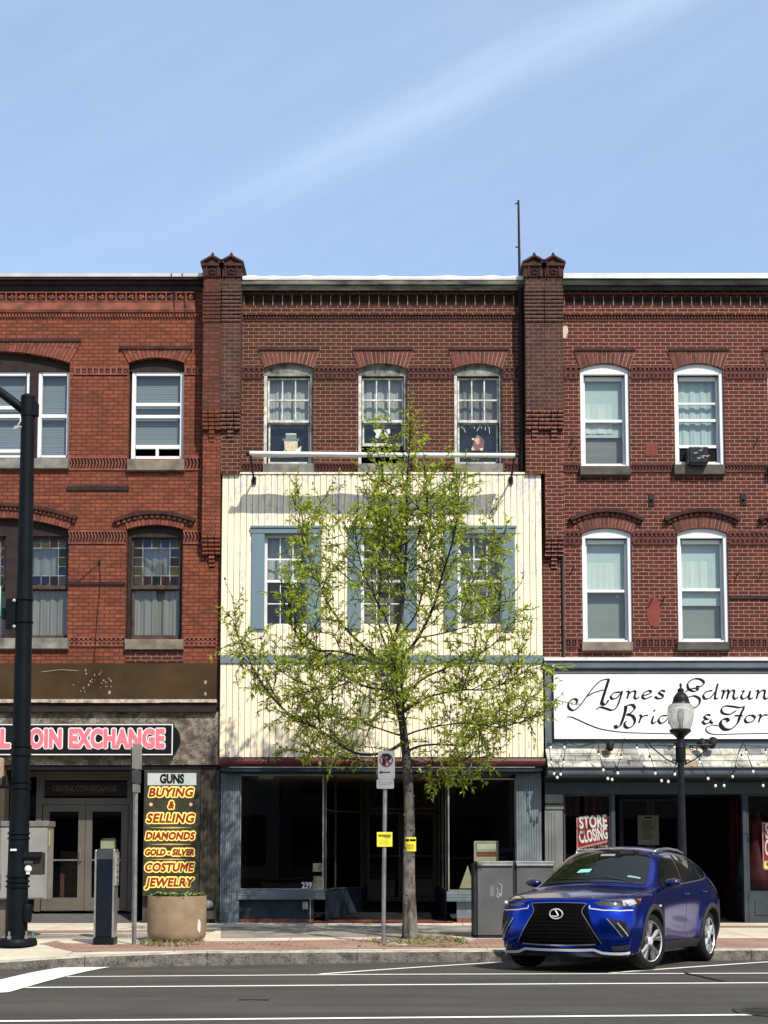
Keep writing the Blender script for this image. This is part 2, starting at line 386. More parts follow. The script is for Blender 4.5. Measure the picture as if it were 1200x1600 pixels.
def band(parent, mats, a, c, b, d, kind, group=None):
    """an ornamental brick course between columns a..c, rows b..d"""
    mb = MB(); x0, z1 = xz(a, b); x1, z0 = xz(c, d); h = z1 - z0; y = D0
    if kind in ('dentil', 'pits', 'zigzag'):
        mb.box(x0, x1, y - 0.026, y, z1 - 0.032, z1); mb.box(x0, x1, y - 0.026, y, z0, z0 + 0.032)
        mb.m = 1; mb.box(x0, x1, y - 0.004, y, z0 + 0.032, z1 - 0.032); mb.m = 0
    lo, hi = z0 + 0.032, z1 - 0.032
    if kind == 'pits':
        n = max(int((x1 - x0) / 0.112), 1); st = (x1 - x0) / n
        for i in range(n): mb.box(x0 + i * st, x0 + (i + 0.38) * st, y - 0.024, y - 0.004, lo, hi)
        for i in range(n): mb.box(x0 + (i + 0.6) * st, x0 + (i + 0.8) * st, y - 0.016, y - 0.004, lo + 0.02, hi - 0.02)
    elif kind == 'dentil':
        n = max(int((x1 - x0) / 0.085), 1); st = (x1 - x0) / n
        for i in range(n):
            for za, zb in ((lo, lo + (hi - lo) * 0.30), (hi - (hi - lo) * 0.30, hi)): mb.box(x0 + i * st, x0 + (i + 0.5) * st, y - 0.024, y - 0.004, za, zb)
        mb.box(x0, x1, y - 0.012, y - 0.004, lo + (hi - lo) * 0.34, hi - (hi - lo) * 0.34)
    elif kind == 'zigzag':
        n = max(int((x1 - x0) / 0.062), 1); st = (x1 - x0) / n; mid = (lo + hi) / 2
        for i in range(n):
            xa = x0 + i * st
            mb.prism([(xa, lo), (xa + st * 0.35, lo), (xa + st * 0.85, mid), (xa + st * 0.5, mid)], y - 0.022, y - 0.004)
            mb.prism([(xa + st * 0.5, mid + 0.003), (xa + st * 0.85, mid + 0.003), (xa + st * 0.35, hi), (xa, hi)], y - 0.022, y - 0.004)
    return mb.build('brick_band', mats, parent)

# ---- materials
M_brick_red = brick('red_brick', (0.245, 0.068, 0.033), (0.190, 0.050, 0.026), (0.055, 0.016, 0.009), msize=0.0080, soot=0.40, streak=0.30, light=0.0)
M_brick_brown = brick('brown_brick', (0.084, 0.0235, 0.0115), (0.052, 0.0155, 0.009), (0.43, 0.25, 0.185), msize=0.0050, soot=0.30, streak=0.25)
M_brick_maroon = brick('maroon_brick', (0.102, 0.0225, 0.0135), (0.070, 0.0165, 0.011), (0.56, 0.315, 0.25), msize=0.0047, soot=0.12, streak=0.15)
M_brick_sooty = brick('sooty_brick', (0.082, 0.032, 0.022), (0.045, 0.020, 0.015), (0.24, 0.16, 0.125), msize=0.0050, soot=0.60, streak=0.50)
M_brick_sooty_red = brick('sooty_red_brick', (0.155, 0.046, 0.030), (0.095, 0.032, 0.022), (0.05, 0.022, 0.015), msize=0.008, soot=0.75, streak=0.7)
M_vous_red = plain('red_arch_brick', (0.215, 0.060, 0.035), 0.85, var=0.25, nscale=9, bump=0.3)
M_vous_red2 = plain('red_arch_brick_dark', (0.15, 0.043, 0.027), 0.85, var=0.25, nscale=9, bump=0.3)
M_vous_mar = plain('maroon_arch_brick', (0.155, 0.043, 0.028), 0.85, var=0.22, nscale=9, bump=0.3)
M_vous_mar2 = plain('maroon_arch_brick_dark', (0.105, 0.031, 0.021), 0.85, var=0.22, nscale=9, bump=0.3)
M_mortar_pale = plain('pale_mortar', (0.40, 0.29, 0.24), 0.95, var=0.2, nscale=12)
M_mortar_red = plain('red_mortar', (0.085, 0.03, 0.022), 0.95, var=0.2, nscale=12)
M_orn_red = plain('red_terracotta', (0.23, 0.068, 0.040), 0.8, var=0.35, nscale=5, bump=0.3)
M_orn_dark = plain('dark_terracotta', (0.062, 0.026, 0.021), 0.85, var=0.35, nscale=5, bump=0.3)
M_pit = plain('recessed_brick', (0.035, 0.015, 0.012), 0.9, var=0.3)
M_band_brown = plain('brown_band_brick', (0.095, 0.036, 0.028), 0.88, var=0.3, nscale=7, bump=0.3)
M_band_mar = plain('maroon_band_brick', (0.120, 0.040, 0.031), 0.88, var=0.3, nscale=7, bump=0.3)
M_flash = plain('white_roof_flashing', (0.82, 0.82, 0.80), 0.45, var=0.10, nscale=2.5, bump=0.5)
M_cornice_brown = plain('dark_brown_cornice', (0.028, 0.019, 0.017), 0.6, var=0.25)
M_cornice_green = plain('mossy_cornice_board', (0.16, 0.16, 0.125), 0.8, var=0.5, nscale=2.2, bump=0.3, stretch=(1, 1, 4))
M_cornice_slate = plain('slate_green_cornice_board', (0.045, 0.05, 0.045), 0.75, var=0.4, nscale=2.2, stretch=(1, 1, 4))
M_stone = plain('sill_stone', (0.20, 0.19, 0.165), 0.85, var=0.35, nscale=4, bump=0.4)
M_stone_br = plain('brown_sill_stone', (0.20, 0.165, 0.125), 0.85, var=0.3, nscale=4, bump=0.4)
M_stone_dk = plain('dark_sill_stone', (0.085, 0.078, 0.068), 0.85, var=0.3, nscale=4, bump=0.4)
M_white = plain('white_vinyl', (0.78, 0.80, 0.80), 0.4, var=0.04, nscale=3, bump=0.05)
M_white_old = plain('flaking_white_paint', (0.60, 0.59, 0.54), 0.7, var=0.32, nscale=9, bump=0.4)
M_wood_grey = plain('weathered_grey_wood', (0.22, 0.22, 0.195), 0.85, var=0.5, nscale=7, bump=0.5)
M_brown_wood = plain('dark_brown_wood', (0.030, 0.020, 0.017), 0.7, var=0.3, nscale=8)
M_brown_wood2 = plain('brown_mullion_wood', (0.075, 0.048, 0.040), 0.75, var=0.3, nscale=8)
M_iron = plain('black_iron', (0.02, 0.018, 0.017), 0.6, metal=0.3, var=0.25)
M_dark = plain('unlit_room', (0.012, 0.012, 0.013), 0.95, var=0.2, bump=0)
M_glass = glass('window_glass', (0.86, 0.9, 0.9), 1.0, wav=0.05)
M_glass_dark = glass('tinted_screen_glass', (0.45, 0.50, 0.52), 0.9, wav=0.05)
M_shop_glass = glass('shop_glass', (0.80, 0.86, 0.85), 0.9, wav=0.02, ior=1.4)
def curtain_mat(name, col, fold=34.0, dark=0.45, axis=0):
    m, t = new(name); q = t.n('ShaderNodeSeparateXYZ'); t.l(t.obj(), q.inputs[0])
    n = t.noise(t.scale(t.obj(), 9, 9, 0.7) if axis == 0 else t.scale(t.obj(), 0.5, 0.5, 12), 1.0, 4)
    c = t.mix(t.ramp(n, 0.35, 0.65), tuple(v * (1 - dark) for v in col), col)
    t.l(t.mix(1.0, c, (ALB, ALB, ALB), 'MULTIPLY'), t.b.inputs['Base Color']); t.b.inputs['Roughness'].default_value = 0.9
    return m
M_curtain = curtain_mat('grey_sheer_curtain', (0.22, 0.21, 0.19), dark=0.25)
M_curtain_pale = curtain_mat('pale_lace_curtain', (0.40, 0.42, 0.40), dark=0.2)
M_blind = curtain_mat('blue_grey_blind', (0.20, 0.235, 0.265), dark=0.10, axis=1)
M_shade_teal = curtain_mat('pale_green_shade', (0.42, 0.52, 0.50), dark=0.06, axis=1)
M_shade_grey = curtain_mat('grey_green_shade', (0.20, 0.235, 0.21), dark=0.12, axis=1)
M_shade_dim = curtain_mat('dim_grey_shade', (0.19, 0.19, 0.175), dark=0.2, axis=1)
M_navy_board = plain('blue_black_board', (0.028, 0.042, 0.062), 0.5, var=0.15, nscale=3, bump=0.05)

# ---- window builders; off is how far the window stands behind the brick face (negative proud)
def rect(mb, a, b, c, d, y0, y1):
    x0 = xz(a, (b + d) / 2)[0]; x1 = xz(c, (b + d) / 2)[0]; mb.box(x0, x1, y0, y1, xz(600, d)[1], xz(600, b)[1]); return mb
def frame4(mb, a, b, c, d, t, y0, y1, tt=None, tb=None):
    tt = t if tt is None else tt; tb = t if tb is None else tb
    rect(mb, a, b, a + t, d, y0, y1); rect(mb, c - t, b, c, d, y0, y1); rect(mb, a + t, b, c - t, b + tt, y0, y1); rect(mb, a + t, d - tb, c - t, d, y0, y1); return mb
def filler(mb, o, y0, y1, zb):
    """the curved head board that fills an arch down to zb"""
    a = arc(o); mb.prism([(o['x0'], zb), (o['x1'], zb)] + list(reversed(a)), y0, y1)
def folds(mb, a, b, c, d, y, amp=0.03, n=40, freq=9.0, seed=0, gap=None):
    """a hanging curtain with vertical folds"""
    rnd = random.Random(seed); x0, x1 = xz(a, (b + d) / 2)[0], xz(c, (b + d) / 2)[0]; z1, z0 = xz(600, b)[1], xz(600, d)[1]
    ph = [rnd.random() * 6.28 for _ in range(4)]; rows = 5
    vs = []
    for j in range(rows + 1):
        for i in range(n + 1):
            u = i / n; yy = y + amp * (math.sin(u * freq * 6.28 + ph[0] + 0.5 * math.sin(j * 0.6 + ph[2])) + 0.6 * math.sin(u * freq * 2.7 * 6.28 + ph[1]) * (0.4 + 0.6 * j / rows))
            vs.append((x0 + (x1 - x0) * u, yy, z1 + (z0 - z1) * j / rows))
    fs = []
    for j in range(rows):
        for i in range(n):
            if gap and gap[0] < i / n < gap[1]: continue
            k = j * (n + 1) + i; fs.append((k + n + 1, k + n + 2, k + 1, k))
    mb.add(vs, fs)
def slats(mb, a, b, c, d, y, pitch=0.05):
    x0, x1 = xz(a, (b + d) / 2)[0], xz(c, (b + d) / 2)[0]; z1, z0 = xz(600, b)[1], xz(600, d)[1]
    n = int((z1 - z0) / pitch)
    for i in range(n):
        z = z1 - (i + 0.5) * (z1 - z0) / n; mb.quad((x0, y - 0.003, z - pitch * 0.52), (x1, y - 0.003, z - pitch * 0.52), (x1, y + 0.003, z + pitch * 0.5), (x0, y + 0.003, z + pitch * 0.5))
def sheet(mb, a, b, c, d, y): 
    x0, x1 = xz(a, (b + d) / 2)[0], xz(c, (b + d) / 2)[0]; z1, z0 = xz(600, b)[1], xz(600, d)[1]
    mb.quad((x0, y, z0), (x1, y, z0), (x1, y, z1), (x0, y, z1))

def shell(root, x0, x1, ztop, mat, deep=11.0, zb=None):
    """party walls, back wall and roof of a row building, with a dark lining behind its windows"""
    mb = MB(); y0, y1 = D0 + 0.30, D0 + deep; zb = 0.1 if zb is None else zb
    mb.box(x0, x0 + 0.25, y0, y1, zb, ztop - 0.25); mb.box(x1 - 0.25, x1, y0, y1, zb, ztop - 0.25); mb.box(x0 + 0.25, x1 - 0.25, y1 - 0.25, y1, zb, ztop - 0.25)
    mb.build('party_wall', mat, root)
    r = MB(); r.box(x0 + 0.26, x1 - 0.26, y0, y1 - 0.26, ztop - 0.55, ztop - 0.40); r.build('roof', M_roof, root)
M_roof = plain('roofing_felt', (0.10, 0.10, 0.10), 0.9)
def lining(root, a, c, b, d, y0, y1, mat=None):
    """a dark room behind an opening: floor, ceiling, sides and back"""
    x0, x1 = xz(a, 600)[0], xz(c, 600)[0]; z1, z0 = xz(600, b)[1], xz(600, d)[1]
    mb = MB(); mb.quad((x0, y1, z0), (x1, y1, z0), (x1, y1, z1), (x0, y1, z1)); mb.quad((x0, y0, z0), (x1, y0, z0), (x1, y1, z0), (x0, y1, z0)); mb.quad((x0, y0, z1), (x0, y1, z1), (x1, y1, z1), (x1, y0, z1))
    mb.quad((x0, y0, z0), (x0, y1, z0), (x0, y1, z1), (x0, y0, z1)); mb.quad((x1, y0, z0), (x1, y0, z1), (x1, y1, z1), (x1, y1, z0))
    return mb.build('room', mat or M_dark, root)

GZ = WALK_Z
def root_at(name, label, px, cat='building'):
    return thing(name, label, cat, (P(px, 1440, D0).x, D0, GZ))

# ================================================================ left building
LB = root_at('brick_building', 'red brick row building with brown fascia, stained glass sashes and a coin shop below', 130)
MO_L = [M_vous_red, M_mortar_red, M_vous_red2]
oA = op(-128, 567, 108, 715, 549); oB = op(200, 567, 287, 717, 559)
oC = op(-116, 827, 106, 998, 809); oD = op(197, 827, 285, 1000, 820)
wl = MB(); XL0 = xz(-330, 700)[0]; XLR = xz(348, 600)[0]
oA2 = op(-330, 567, -212, 715, 559); oC2 = op(-330, 827, -206, 998, 820)
wall(wl, XL0, XLR, xz(0, 1200)[1], xz(0, 434)[1], [oA, oB, oC, oD], D0, 0.30)
wl.build('wall', M_brick_red, LB)
shell(LB, XL0, xz(346.5, 600)[0], xz(0, 436)[1], M_brick_red)
for y0_, y1_, b_, d_ in ((D0 + 0.32, D0 + 1.6, 540, 730), (D0 + 0.32, D0 + 1.6, 800, 1010)): lining(LB, -320, 335, b_, d_, y0_, y1_)
# cornice: white flashing, two dark gutter mouldings
zt = lambda py, off=0: xz(600, py, off)[1]
mb = MB(); a_, c_ = XL0, xz(321, 440)[0]
mb.profile(a_, c_, [(D0 - 0.22, zt(432, .22)), (D0 + 0.4, zt(430, .2)), (D0 + 0.4, zt(424.5, .2)), (D0 - 0.24, zt(426.5, .24))]); mb.build('flashing', M_flash, LB)
mb = MB(); mb.profile(a_, c_, [(D0, zt(456)), (D0 - 0.05, zt(454, .05)), (D0 - 0.07, zt(446, .07)), (D0 - 0.13, zt(444, .13)), (D0 - 0.14, zt(438, .14)), (D0 - 0.20, zt(436.5, .20)), (D0 - 0.21, zt(432, .21)), (D0, zt(432))]); mb.build('cornice', M_cornice_brown, LB)
# rosette tiles
mb = MB(); x_a, x_b = xz(-330, 465)[0], xz(306, 465)[0]; z1_, z0_ = zt(457), zt(472.5); st = 16.1 / 80.0
n = int((x_b - x_a) / st); rr = random.Random(3)
for i in range(n):
    xa = x_b - (i + 1) * st
    mb.m = 1; mb.box(xa, xa + st, D0 - 0.006, D0, z0_, z1_); mb.m = 0
    for q in ((xa, xa + 0.022, z0_, z1_), (xa + 0.022, xa + st, z1_ - 0.025, z1_), (xa + 0.022, xa + st, z0_, z0_ + 0.02)): mb.box(q[0], q[1], D0 - 0.045, D0, q[2], q[3])
    cx, cz = xa + st * 0.56, (z0_ + z1_) / 2
    for k in range(6):
        w = k * math.pi / 3 + rr.random(); mb.lathe([(0.030, 0), (0.022, -0.02), (0.004, -0.028)], (cx + 0.04 * math.cos(w), D0 - 0.006, cz + 0.035 * math.sin(w)), 6, 'y')
    mb.lathe([(0.022, 0), (0.016, -0.03), (0.004, -0.036)], (cx, D0 - 0.006, cz), 6, 'y')
mb.build('tile_frieze', [M_orn_red, M_pit], LB)
mb = MB(); mb.profile(XL0, x_b, [(D0, zt(491)), (D0 - 0.05, zt(489)), (D0 - 0.07, zt(485)), (D0 - 0.035, zt(483)), (D0 - 0.035, zt(473)), (D0, zt(473))])
n = int((xz(318, 493)[0] - XL0) / 0.062)
for i in range(n): mb.box(XL0 + i * 0.062, XL0 + i * 0.062 + 0.034, D0 - 0.036, D0, zt(496), zt(491.2))
mb.build('brick_cornice', M_orn_red, LB)
for s_ in ((-330, -140), (116, 199), (288.5, 317)): band(LB, [M_orn_red, M_pit], s_[0], s_[1], 574, 586, 'pits')
for s_ in ((-330, -140), (109, 198), (289.5, 317)): band(LB, [M_orn_red, M_pit], s_[0], s_[1], 714, 735, 'zigzag')
for s_ in ((-330, -122), (107, 196), (286.5, 318)): band(LB, [M_orn_red, M_pit], s_[0], s_[1], 829, 850, 'zigzag')
for s_ in ((-330, -122), (107.5, 194), (287.5, 337)): band(LB, [M_orn_red, M_pit], s_[0], s_[1], 995, 1010, 'dentil')
mb = MB(); fb(mb, 104, 759, 201, 766, 0.03); fb(mb, 106, 909, 195, 913.5, 0.03); fb(mb, 104, 804, 108, 815, 0.02); mb.build('iron_strap', M_cornice_brown, LB)
mb = MB(); fb(mb, 196, 1015, 286, 1035, 0.012); mb.build('brick_patch', M_brick_brown, LB)
# windows
YW = D0 + 0.16
def w_sill(win, a, b, c, d, mat, proud=0.09):
    mb = MB(); x0, x1 = xz(a, d, proud)[0], xz(c, d, proud)[0]; z1, z0 = xz(600, b, proud)[1], xz(600, d, proud)[1]
    mb.profile(x0, x1, [(D0 - proud, z0), (D0 + 0.29, z0), (D0 + 0.29, z1 + 0.05), (D0 - proud, z1)]); mb.build('sill', mat, win, bevel=0.012)
# A: wide three-part window under one arch (only its right end is in the picture)
mb = MB(); filler(mb, oA, D0 + 0.10, D0 + 0.18, zt(578)); rect(mb, 44, 578, 57, 714, D0 + 0.08, D0 + 0.20); rect(mb, -77, 578, -64, 714, D0 + 0.08, D0 + 0.20)
wA = mb.build('window', M_brown_wood, LB)
for a, c in ((57, 107.5), (-64, 44), (-127.5, -77)):
    mb = MB(); frame4(mb, a, 578, c, 714, 5.5, YW - 0.03, YW + 0.05); rect(mb, a + 5.5, 644, c - 5.5, 649.5, YW - 0.02, YW + 0.04)
    if c == 44: rect(mb, a + 5.5, 631, c - 5.5, 636, YW - 0.02, YW + 0.04); rect(mb, a + 5.5, 699, c - 5.5, 704, YW - 0.02, YW + 0.04)
    mb.build('sash', M_white, wA)
    mb = MB(); sheet(mb, a + 5, 582, c - 5, 709, YW + 0.02); mb.build('pane', M_glass, wA)
    mb = MB(); slats(mb, a + 4, 582, c - 4, 712, YW + 0.11); mb.build('blind', M_blind, wA)
w_sill(wA, -134, 716, 107, 732, M_stone)
arch_shape(oA, (zt(533) - oA['z1']), 0.24, wA, MO_L)
mb = MB(); fb(mb, -150, 528, 126, 533, 0.05); mb.build('hood_mould', M_orn_dark, wA)
# B: single window with a storm sash
mb = MB(); filler(mb, oB, D0 + 0.10, D0 + 0.18, zt(578)); wB = mb.build('window', M_brown_wood, LB)
mb = MB(); frame4(mb, 204, 577.5, 286, 716, 6.0, YW - 0.03, YW + 0.05)
for b_, d_ in ((626, 631), (645, 650), (692, 698)): rect(mb, 210, b_, 280, d_, YW - 0.02, YW + 0.04)
rect(mb, 241.5, 698, 246, 711, YW - 0.02, YW + 0.03); mb.build('sash', M_white, wB)
mb = MB(); sheet(mb, 209, 583, 281, 693, YW + 0.02); mb.build('pane', M_glass, wB)
mb = MB(); slats(mb, 208, 582, 282, 696, YW + 0.11); mb.build('blind', M_blind, wB)
w_sill(wB, 198.5, 718, 288, 735, M_stone_br); arch_shape(oB, (zt(545) - oB['z1']), 0.16, wB, MO_L)
mb = MB(); fb(mb, 186, 540.5, 300.5, 545, 0.05); mb.build('hood_mould', M_orn_dark, wB)
# C and D: brown sashes with coloured border panes
random.seed(11)
STAIN = [plain('stained_glass_' + n_, c_, 0.15, var=0.25, nscale=20, bump=0.1, spec=0.6) for n_, c_ in
         (('blue', (0.006, 0.009, 0.040)), ('olive', (0.045, 0.038, 0.008)), ('grey', (0.030, 0.032, 0.030)), ('maroon', (0.022, 0.009, 0.010)), ('black', (0.008, 0.008, 0.010)), ('green', (0.013, 0.022, 0.012)))]
def stained(win, a, b, c, d, y, nx, ny, seed):
    rnd = random.Random(seed); mb = MB(); pane = 10.8
    xs = [a + (c - a) * i / nx for i in range(nx + 1)]; ys = [b + (d - b) * i / ny for i in range(ny + 1)]
    g = 0.7
    lead = MB()
    for i in range(nx):
        for j in range(ny):
            if i in (0, nx - 1) or j in (0, ny - 1):
                mb.m = rnd.choice((0, 0, 1, 2, 2, 3, 4, 4, 5)); rect(mb, xs[i] + g, ys[j] + g, xs[i + 1] - g, ys[j + 1] - g, y - 0.004, y + 0.004)
    for j in (1, ny - 1): rect(lead, a, ys[j] - g, c, ys[j] + g, y - 0.012, y + 0.008)
    for i in (1, nx - 1): rect(lead, xs[i] - g, ys[1] + g, xs[i] + g, ys[ny - 1] - g, y - 0.011, y + 0.008)
    for j in range(2, ny - 1): rect(lead, a, ys[j] - g * .7, xs[1] - g, ys[j] + g * .7, y - 0.010, y + 0.007); rect(lead, xs[nx - 1] + g, ys[j] - g * .7, c, ys[j] + g * .7, y - 0.010, y + 0.007)
    for i in range(1, nx):
        rect(lead, xs[i] - g * .7, b, xs[i] + g * .7, ys[1] - g, y - 0.009, y + 0.007); rect(lead, xs[i] - g * .7, ys[ny - 1] + g, xs[i] + g * .7, d, y - 0.009, y + 0.007)
    mb.build('stained_pane', STAIN, win); lead.build('leading', M_wood_grey, win)
    mb = MB(); rect(mb, xs[1] + g, ys[1] + g, xs[nx - 1] - g, ys[ny - 1] - g, y - 0.002, y + 0.002); mb.build('pane', M_glass, win)
def old_sash(win, a, c, seed, nx):
    mb = MB(); frame4(mb, a, 836, c, 918, 3.2, YW, YW + 0.06, tt=3, tb=6); frame4(mb, a, 918, c, 998, 3.6, YW + 0.05, YW + 0.11, tt=2, tb=8); mb.build('sash', M_brown_wood2, win)
    stained(win, a + 3.4, 839, c - 3.4, 911.5, YW + 0.03, nx, 5, seed)
    mb = MB(); sheet(mb, a + 3, 920, c - 3, 991, YW + 0.08); mb.build('pane', M_glass, win)
    mb = MB(); folds(mb, a + 1, 838, c - 1, 992, YW + 0.17, 0.018, 60, 5.0, seed); mb.build('curtain', M_curtain, win)
mb = MB(); filler(mb, oC, D0 + 0.10, D0 + 0.18, zt(836)); rect(mb, 6, 836, 30, 997, D0 + 0.08, D0 + 0.22); rect(mb, -40, 836, -18, 997, D0 + 0.08, D0 + 0.22)
wC = mb.build('window', M_brown_wood, LB)
old_sash(wC, 30, 105, 5, 5); old_sash(wC, -18, 6, 6, 3); old_sash(wC, -115, -40, 7, 5)
w_sill(wC, -122, 997, 106.5, 1014, M_stone)
arch_shape(oC, 0.22, 0.0, wC, MO_L, curved=True); hood_curve(oC, 0.22, 0.07, 1.06, wC, [M_orn_dark, M_orn_red])
mb = MB(); filler(mb, oD, D0 + 0.10, D0 + 0.18, zt(838)); rect(mb, 198, 838, 203, 998, D0 + 0.10, D0 + 0.20); rect(mb, 281, 838, 284.5, 998, D0 + 0.10, D0 + 0.20); wD = mb.build('window', M_brown_wood, LB)
old_sash(wD, 203, 281, 9, 5); w_sill(wD, 195, 999, 286.5, 1015, M_stone_br)
arch_shape(oD, 0.20, 0.0, wD, MO_L, curved=True); hood_curve(oD, 0.20, 0.075, 1.28, wD, [M_orn_dark, M_orn_red])

# ---- buttress piers between the buildings
def pier(root, a, c, mat, mat_low, bottom, gable_m, seed=0, second=835):
    x0, x1 = xz(a, 600)[0], xz(c, 600)[0]; w = x1 - x0; S1, S2 = 0.40, 0.24
    mb = MB(); mb.box(x0, x1, D0 - S1, D0 + 0.25, zt(640, S1), zt(428, S1))
    zz = zt(452, S1)
    for i in range(9):                              # rolled brick courses under the cap
        mb.box(x0 - 0.012, x1 + 0.012, D0 - S1 - 0.022, D0 - S1, zz - 0.052, zz); zz -= 0.0766
    p = mb.build('pier', mat, root)
    mb = MB(); mb.box(x0, x1, D0 - S2, D0 + 0.02, zt(second, S2), zt(640.5, S2))
    mb.build('lower_pier', mat_low, root)
    # corbels: hanging courses that step back
    for (zs, so, si, nn) in ((zt(640, S1), S1, S2, 8), (zt(second, S2), S2, 0.0, 8))[:1 if second < 800 else 2]:
        mb = MB()
        for i in range(nn):
            z1c = zs - i * 0.0766; outp = so - (so - si) * (i / nn)
            for f0, f1 in ((0.0, 0.30), (0.34, 0.66), (0.70, 1.0)):
                if i >= nn - 3 and f0 != 0.34: continue
                mb.box(x0 + w * f0, x0 + w * f1, D0 - outp, D0 - si + 0.01, z1c - 0.058, z1c)
                mb.box(x0 + w * f0 + 0.01, x0 + w * f1 - 0.01, D0 - outp + 0.03, D0 - si + 0.01, z1c - 0.0766, z1c - 0.058)
        mb.build('corbel', mat_low, root)
    mb = MB(); zc = zt(430, S1); xm = (x0 + x1) / 2     # gabled cap with a square sunk tile
    mb.box(x0 - 0.02, x1 + 0.02, D0 - S1 - 0.03, D0 + 0.25, zt(433, S1), zt(417, S1))
    mb.box(x0 - 0.05, x1 + 0.05, D0 - S1 - 0.07, D0 + 0.28, zt(417, S1), zt(413, S1))
    zg, zp = zt(413, S1), zt(400.5, S1)
    mb.prism([(x0 - 0.02, zg), (x1 + 0.02, zg), (xm, zp - 0.035)], D0 - S1 - 0.03, D0 + 0.25)
    for sgn, xe in ((-1, x0 - 0.06), (1, x1 + 0.06)):
        pts = [(xe, zg - 0.01), (xe, zg + 0.035), (xm, zp + 0.01), (xm, zp - 0.035)]
        mb.prism(pts if sgn > 0 else pts[::-1], D0 - S1 - 0.08, D0 + 0.28)
    mb.m = 1; mb.box(xm - 0.10, xm + 0.10, D0 - S1 - 0.034, D0 - S1 - 0.03, zt(432, S1), zt(419, S1)); mb.m = 0
    zq = zt(425.5, S1)
    for k in range(5): 
        w_ = k * 1.256 + 0.4; mb.lathe([(0.03, 0), (0.02, -0.02), (0.004, -0.03)], (xm + 0.045 * math.cos(w_), D0 - S1 - 0.034, zq + 0.045 * math.sin(w_)), 6, 'y')
    for q in ((xm - 0.125, xm - 0.10), (xm + 0.10, xm + 0.125)): mb.box(q[0], q[1], D0 - S1 - 0.055, D0 - S1 - 0.03, zt(433, S1), zt(418, S1))
    mb.lathe([(0.028, 0), (0.034, 0.03), (0.012, 0.07)], (xm, D0 - S1 - 0.02, zp), 8)
    mb.build('pier_cap', [gable_m, M_pit], root)
pier(LB, 320.5, 348, M_brick_sooty_red, M_brick_red, 1035, M_orn_dark)
# ================================================================ centre building
CB = root_at('brick_building', 'dark brown brick row building with cream boarded front and three blue trimmed windows', 598)
MO_C = [M_vous_mar, M_mortar_pale, M_vous_mar2]
oW = [op(412, 575, 489, 725, 567), op(560, 576, 636, 725, 568), op(710, 576, 785, 725, 568)]
TX = [(413, 481), (564, 631), (715, 784)]
oT = [op(a - 1, 832, c + 1, 980) for a, c in TX]
XC0, XC1 = XLR, xz(847.5, 600)[0]
mb = MB(); wall(mb, XC0, XC1, xz(0, 1204)[1], xz(0, 438)[1], oW + oT, D0, 0.30); mb.build('wall', M_brick_brown, CB)
shell(CB, XC0 + 0.02, XC1 - 0.02, xz(0, 441)[1], M_brick_brown)
for q in ((550, 745), (815, 1000)): lining(CB, 385, 815, q[0], q[1], D0 + 0.32, D0 + 1.8)
M_plain_brick = M_brick_brown
x_a, x_b = xz(378, 450)[0], xz(819, 450)[0]
# bent white flashing over a mossy gutter board
mb = MB(); n = 26; rr = random.Random(8); prev = None
for i in range(n):
    xa, xb = x_a + (x_b - x_a) * i / n, x_a + (x_b - x_a) * (i + 1) / n
    h0 = prev if prev is not None else (rr.random() - .5) * 0.03; h1 = (rr.random() - .5) * 0.035; prev = h1
    pa = [(D0 - 0.27, zt(437, .27)), (D0 - 0.28, zt(433, .28) + h0 * .5), (D0 - 0.20, zt(429.5, .25) + h0), (D0 + 0.5, zt(429, .2) + h0)]
    pb = [(D0 - 0.27, zt(437, .27)), (D0 - 0.28, zt(433, .28) + h1 * .5), (D0 - 0.20, zt(429.5, .25) + h1), (D0 + 0.5, zt(429, .2) + h1)]
    for k in range(3): mb.quad((xa, pa[k][0], pa[k][1]), (xb, pb[k][0], pb[k][1]), (xb, pb[k + 1][0], pb[k + 1][1]), (xa, pa[k + 1][0], pa[k + 1][1]))
mb.build('flashing', M_flash, CB)
mb = MB(); mb.profile(x_a, x_b, [(D0, zt(455)), (D0 - 0.18, zt(453, .18)), (D0 - 0.20, zt(445, .2)), (D0 - 0.25, zt(444, .25)), (D0 - 0.26, zt(437, .26)), (D0, zt(437))]); mb.build('cornice', M_cornice_green, CB)
def pit_frieze(root, a, c, b, d, pitch, mats):
    mb = MB(); xa, xb = xz(a, b)[0], xz(c, b)[0]; st = pitch / 80.0; n = int((xb - xa) / st); z1, z0 = zt(b), zt(d)
    mb.m = 1; mb.box(xa, xb, D0 - 0.005, D0, z0, z1)
    for i in range(n + 1):
        x = xa + i * st; mb.m = 2; mb.box(x, x + 0.012, D0 - 0.030, D0, z0, z1); mb.m = 0
        if i < n:                                   # a lattice tile set in each pit
            for k in range(3): mb.box(x + 0.03 + k * 0.05, x + 0.05 + k * 0.05, D0 - 0.02, D0 - 0.005, z0 + 0.01, z1 - 0.01)
            mb.box(x + 0.02, x + st - 0.02, D0 - 0.016, D0 - 0.005, (z0 + z1) / 2 - 0.01, (z0 + z1) / 2 + 0.01)
    return mb.build('tile_frieze', mats, root)
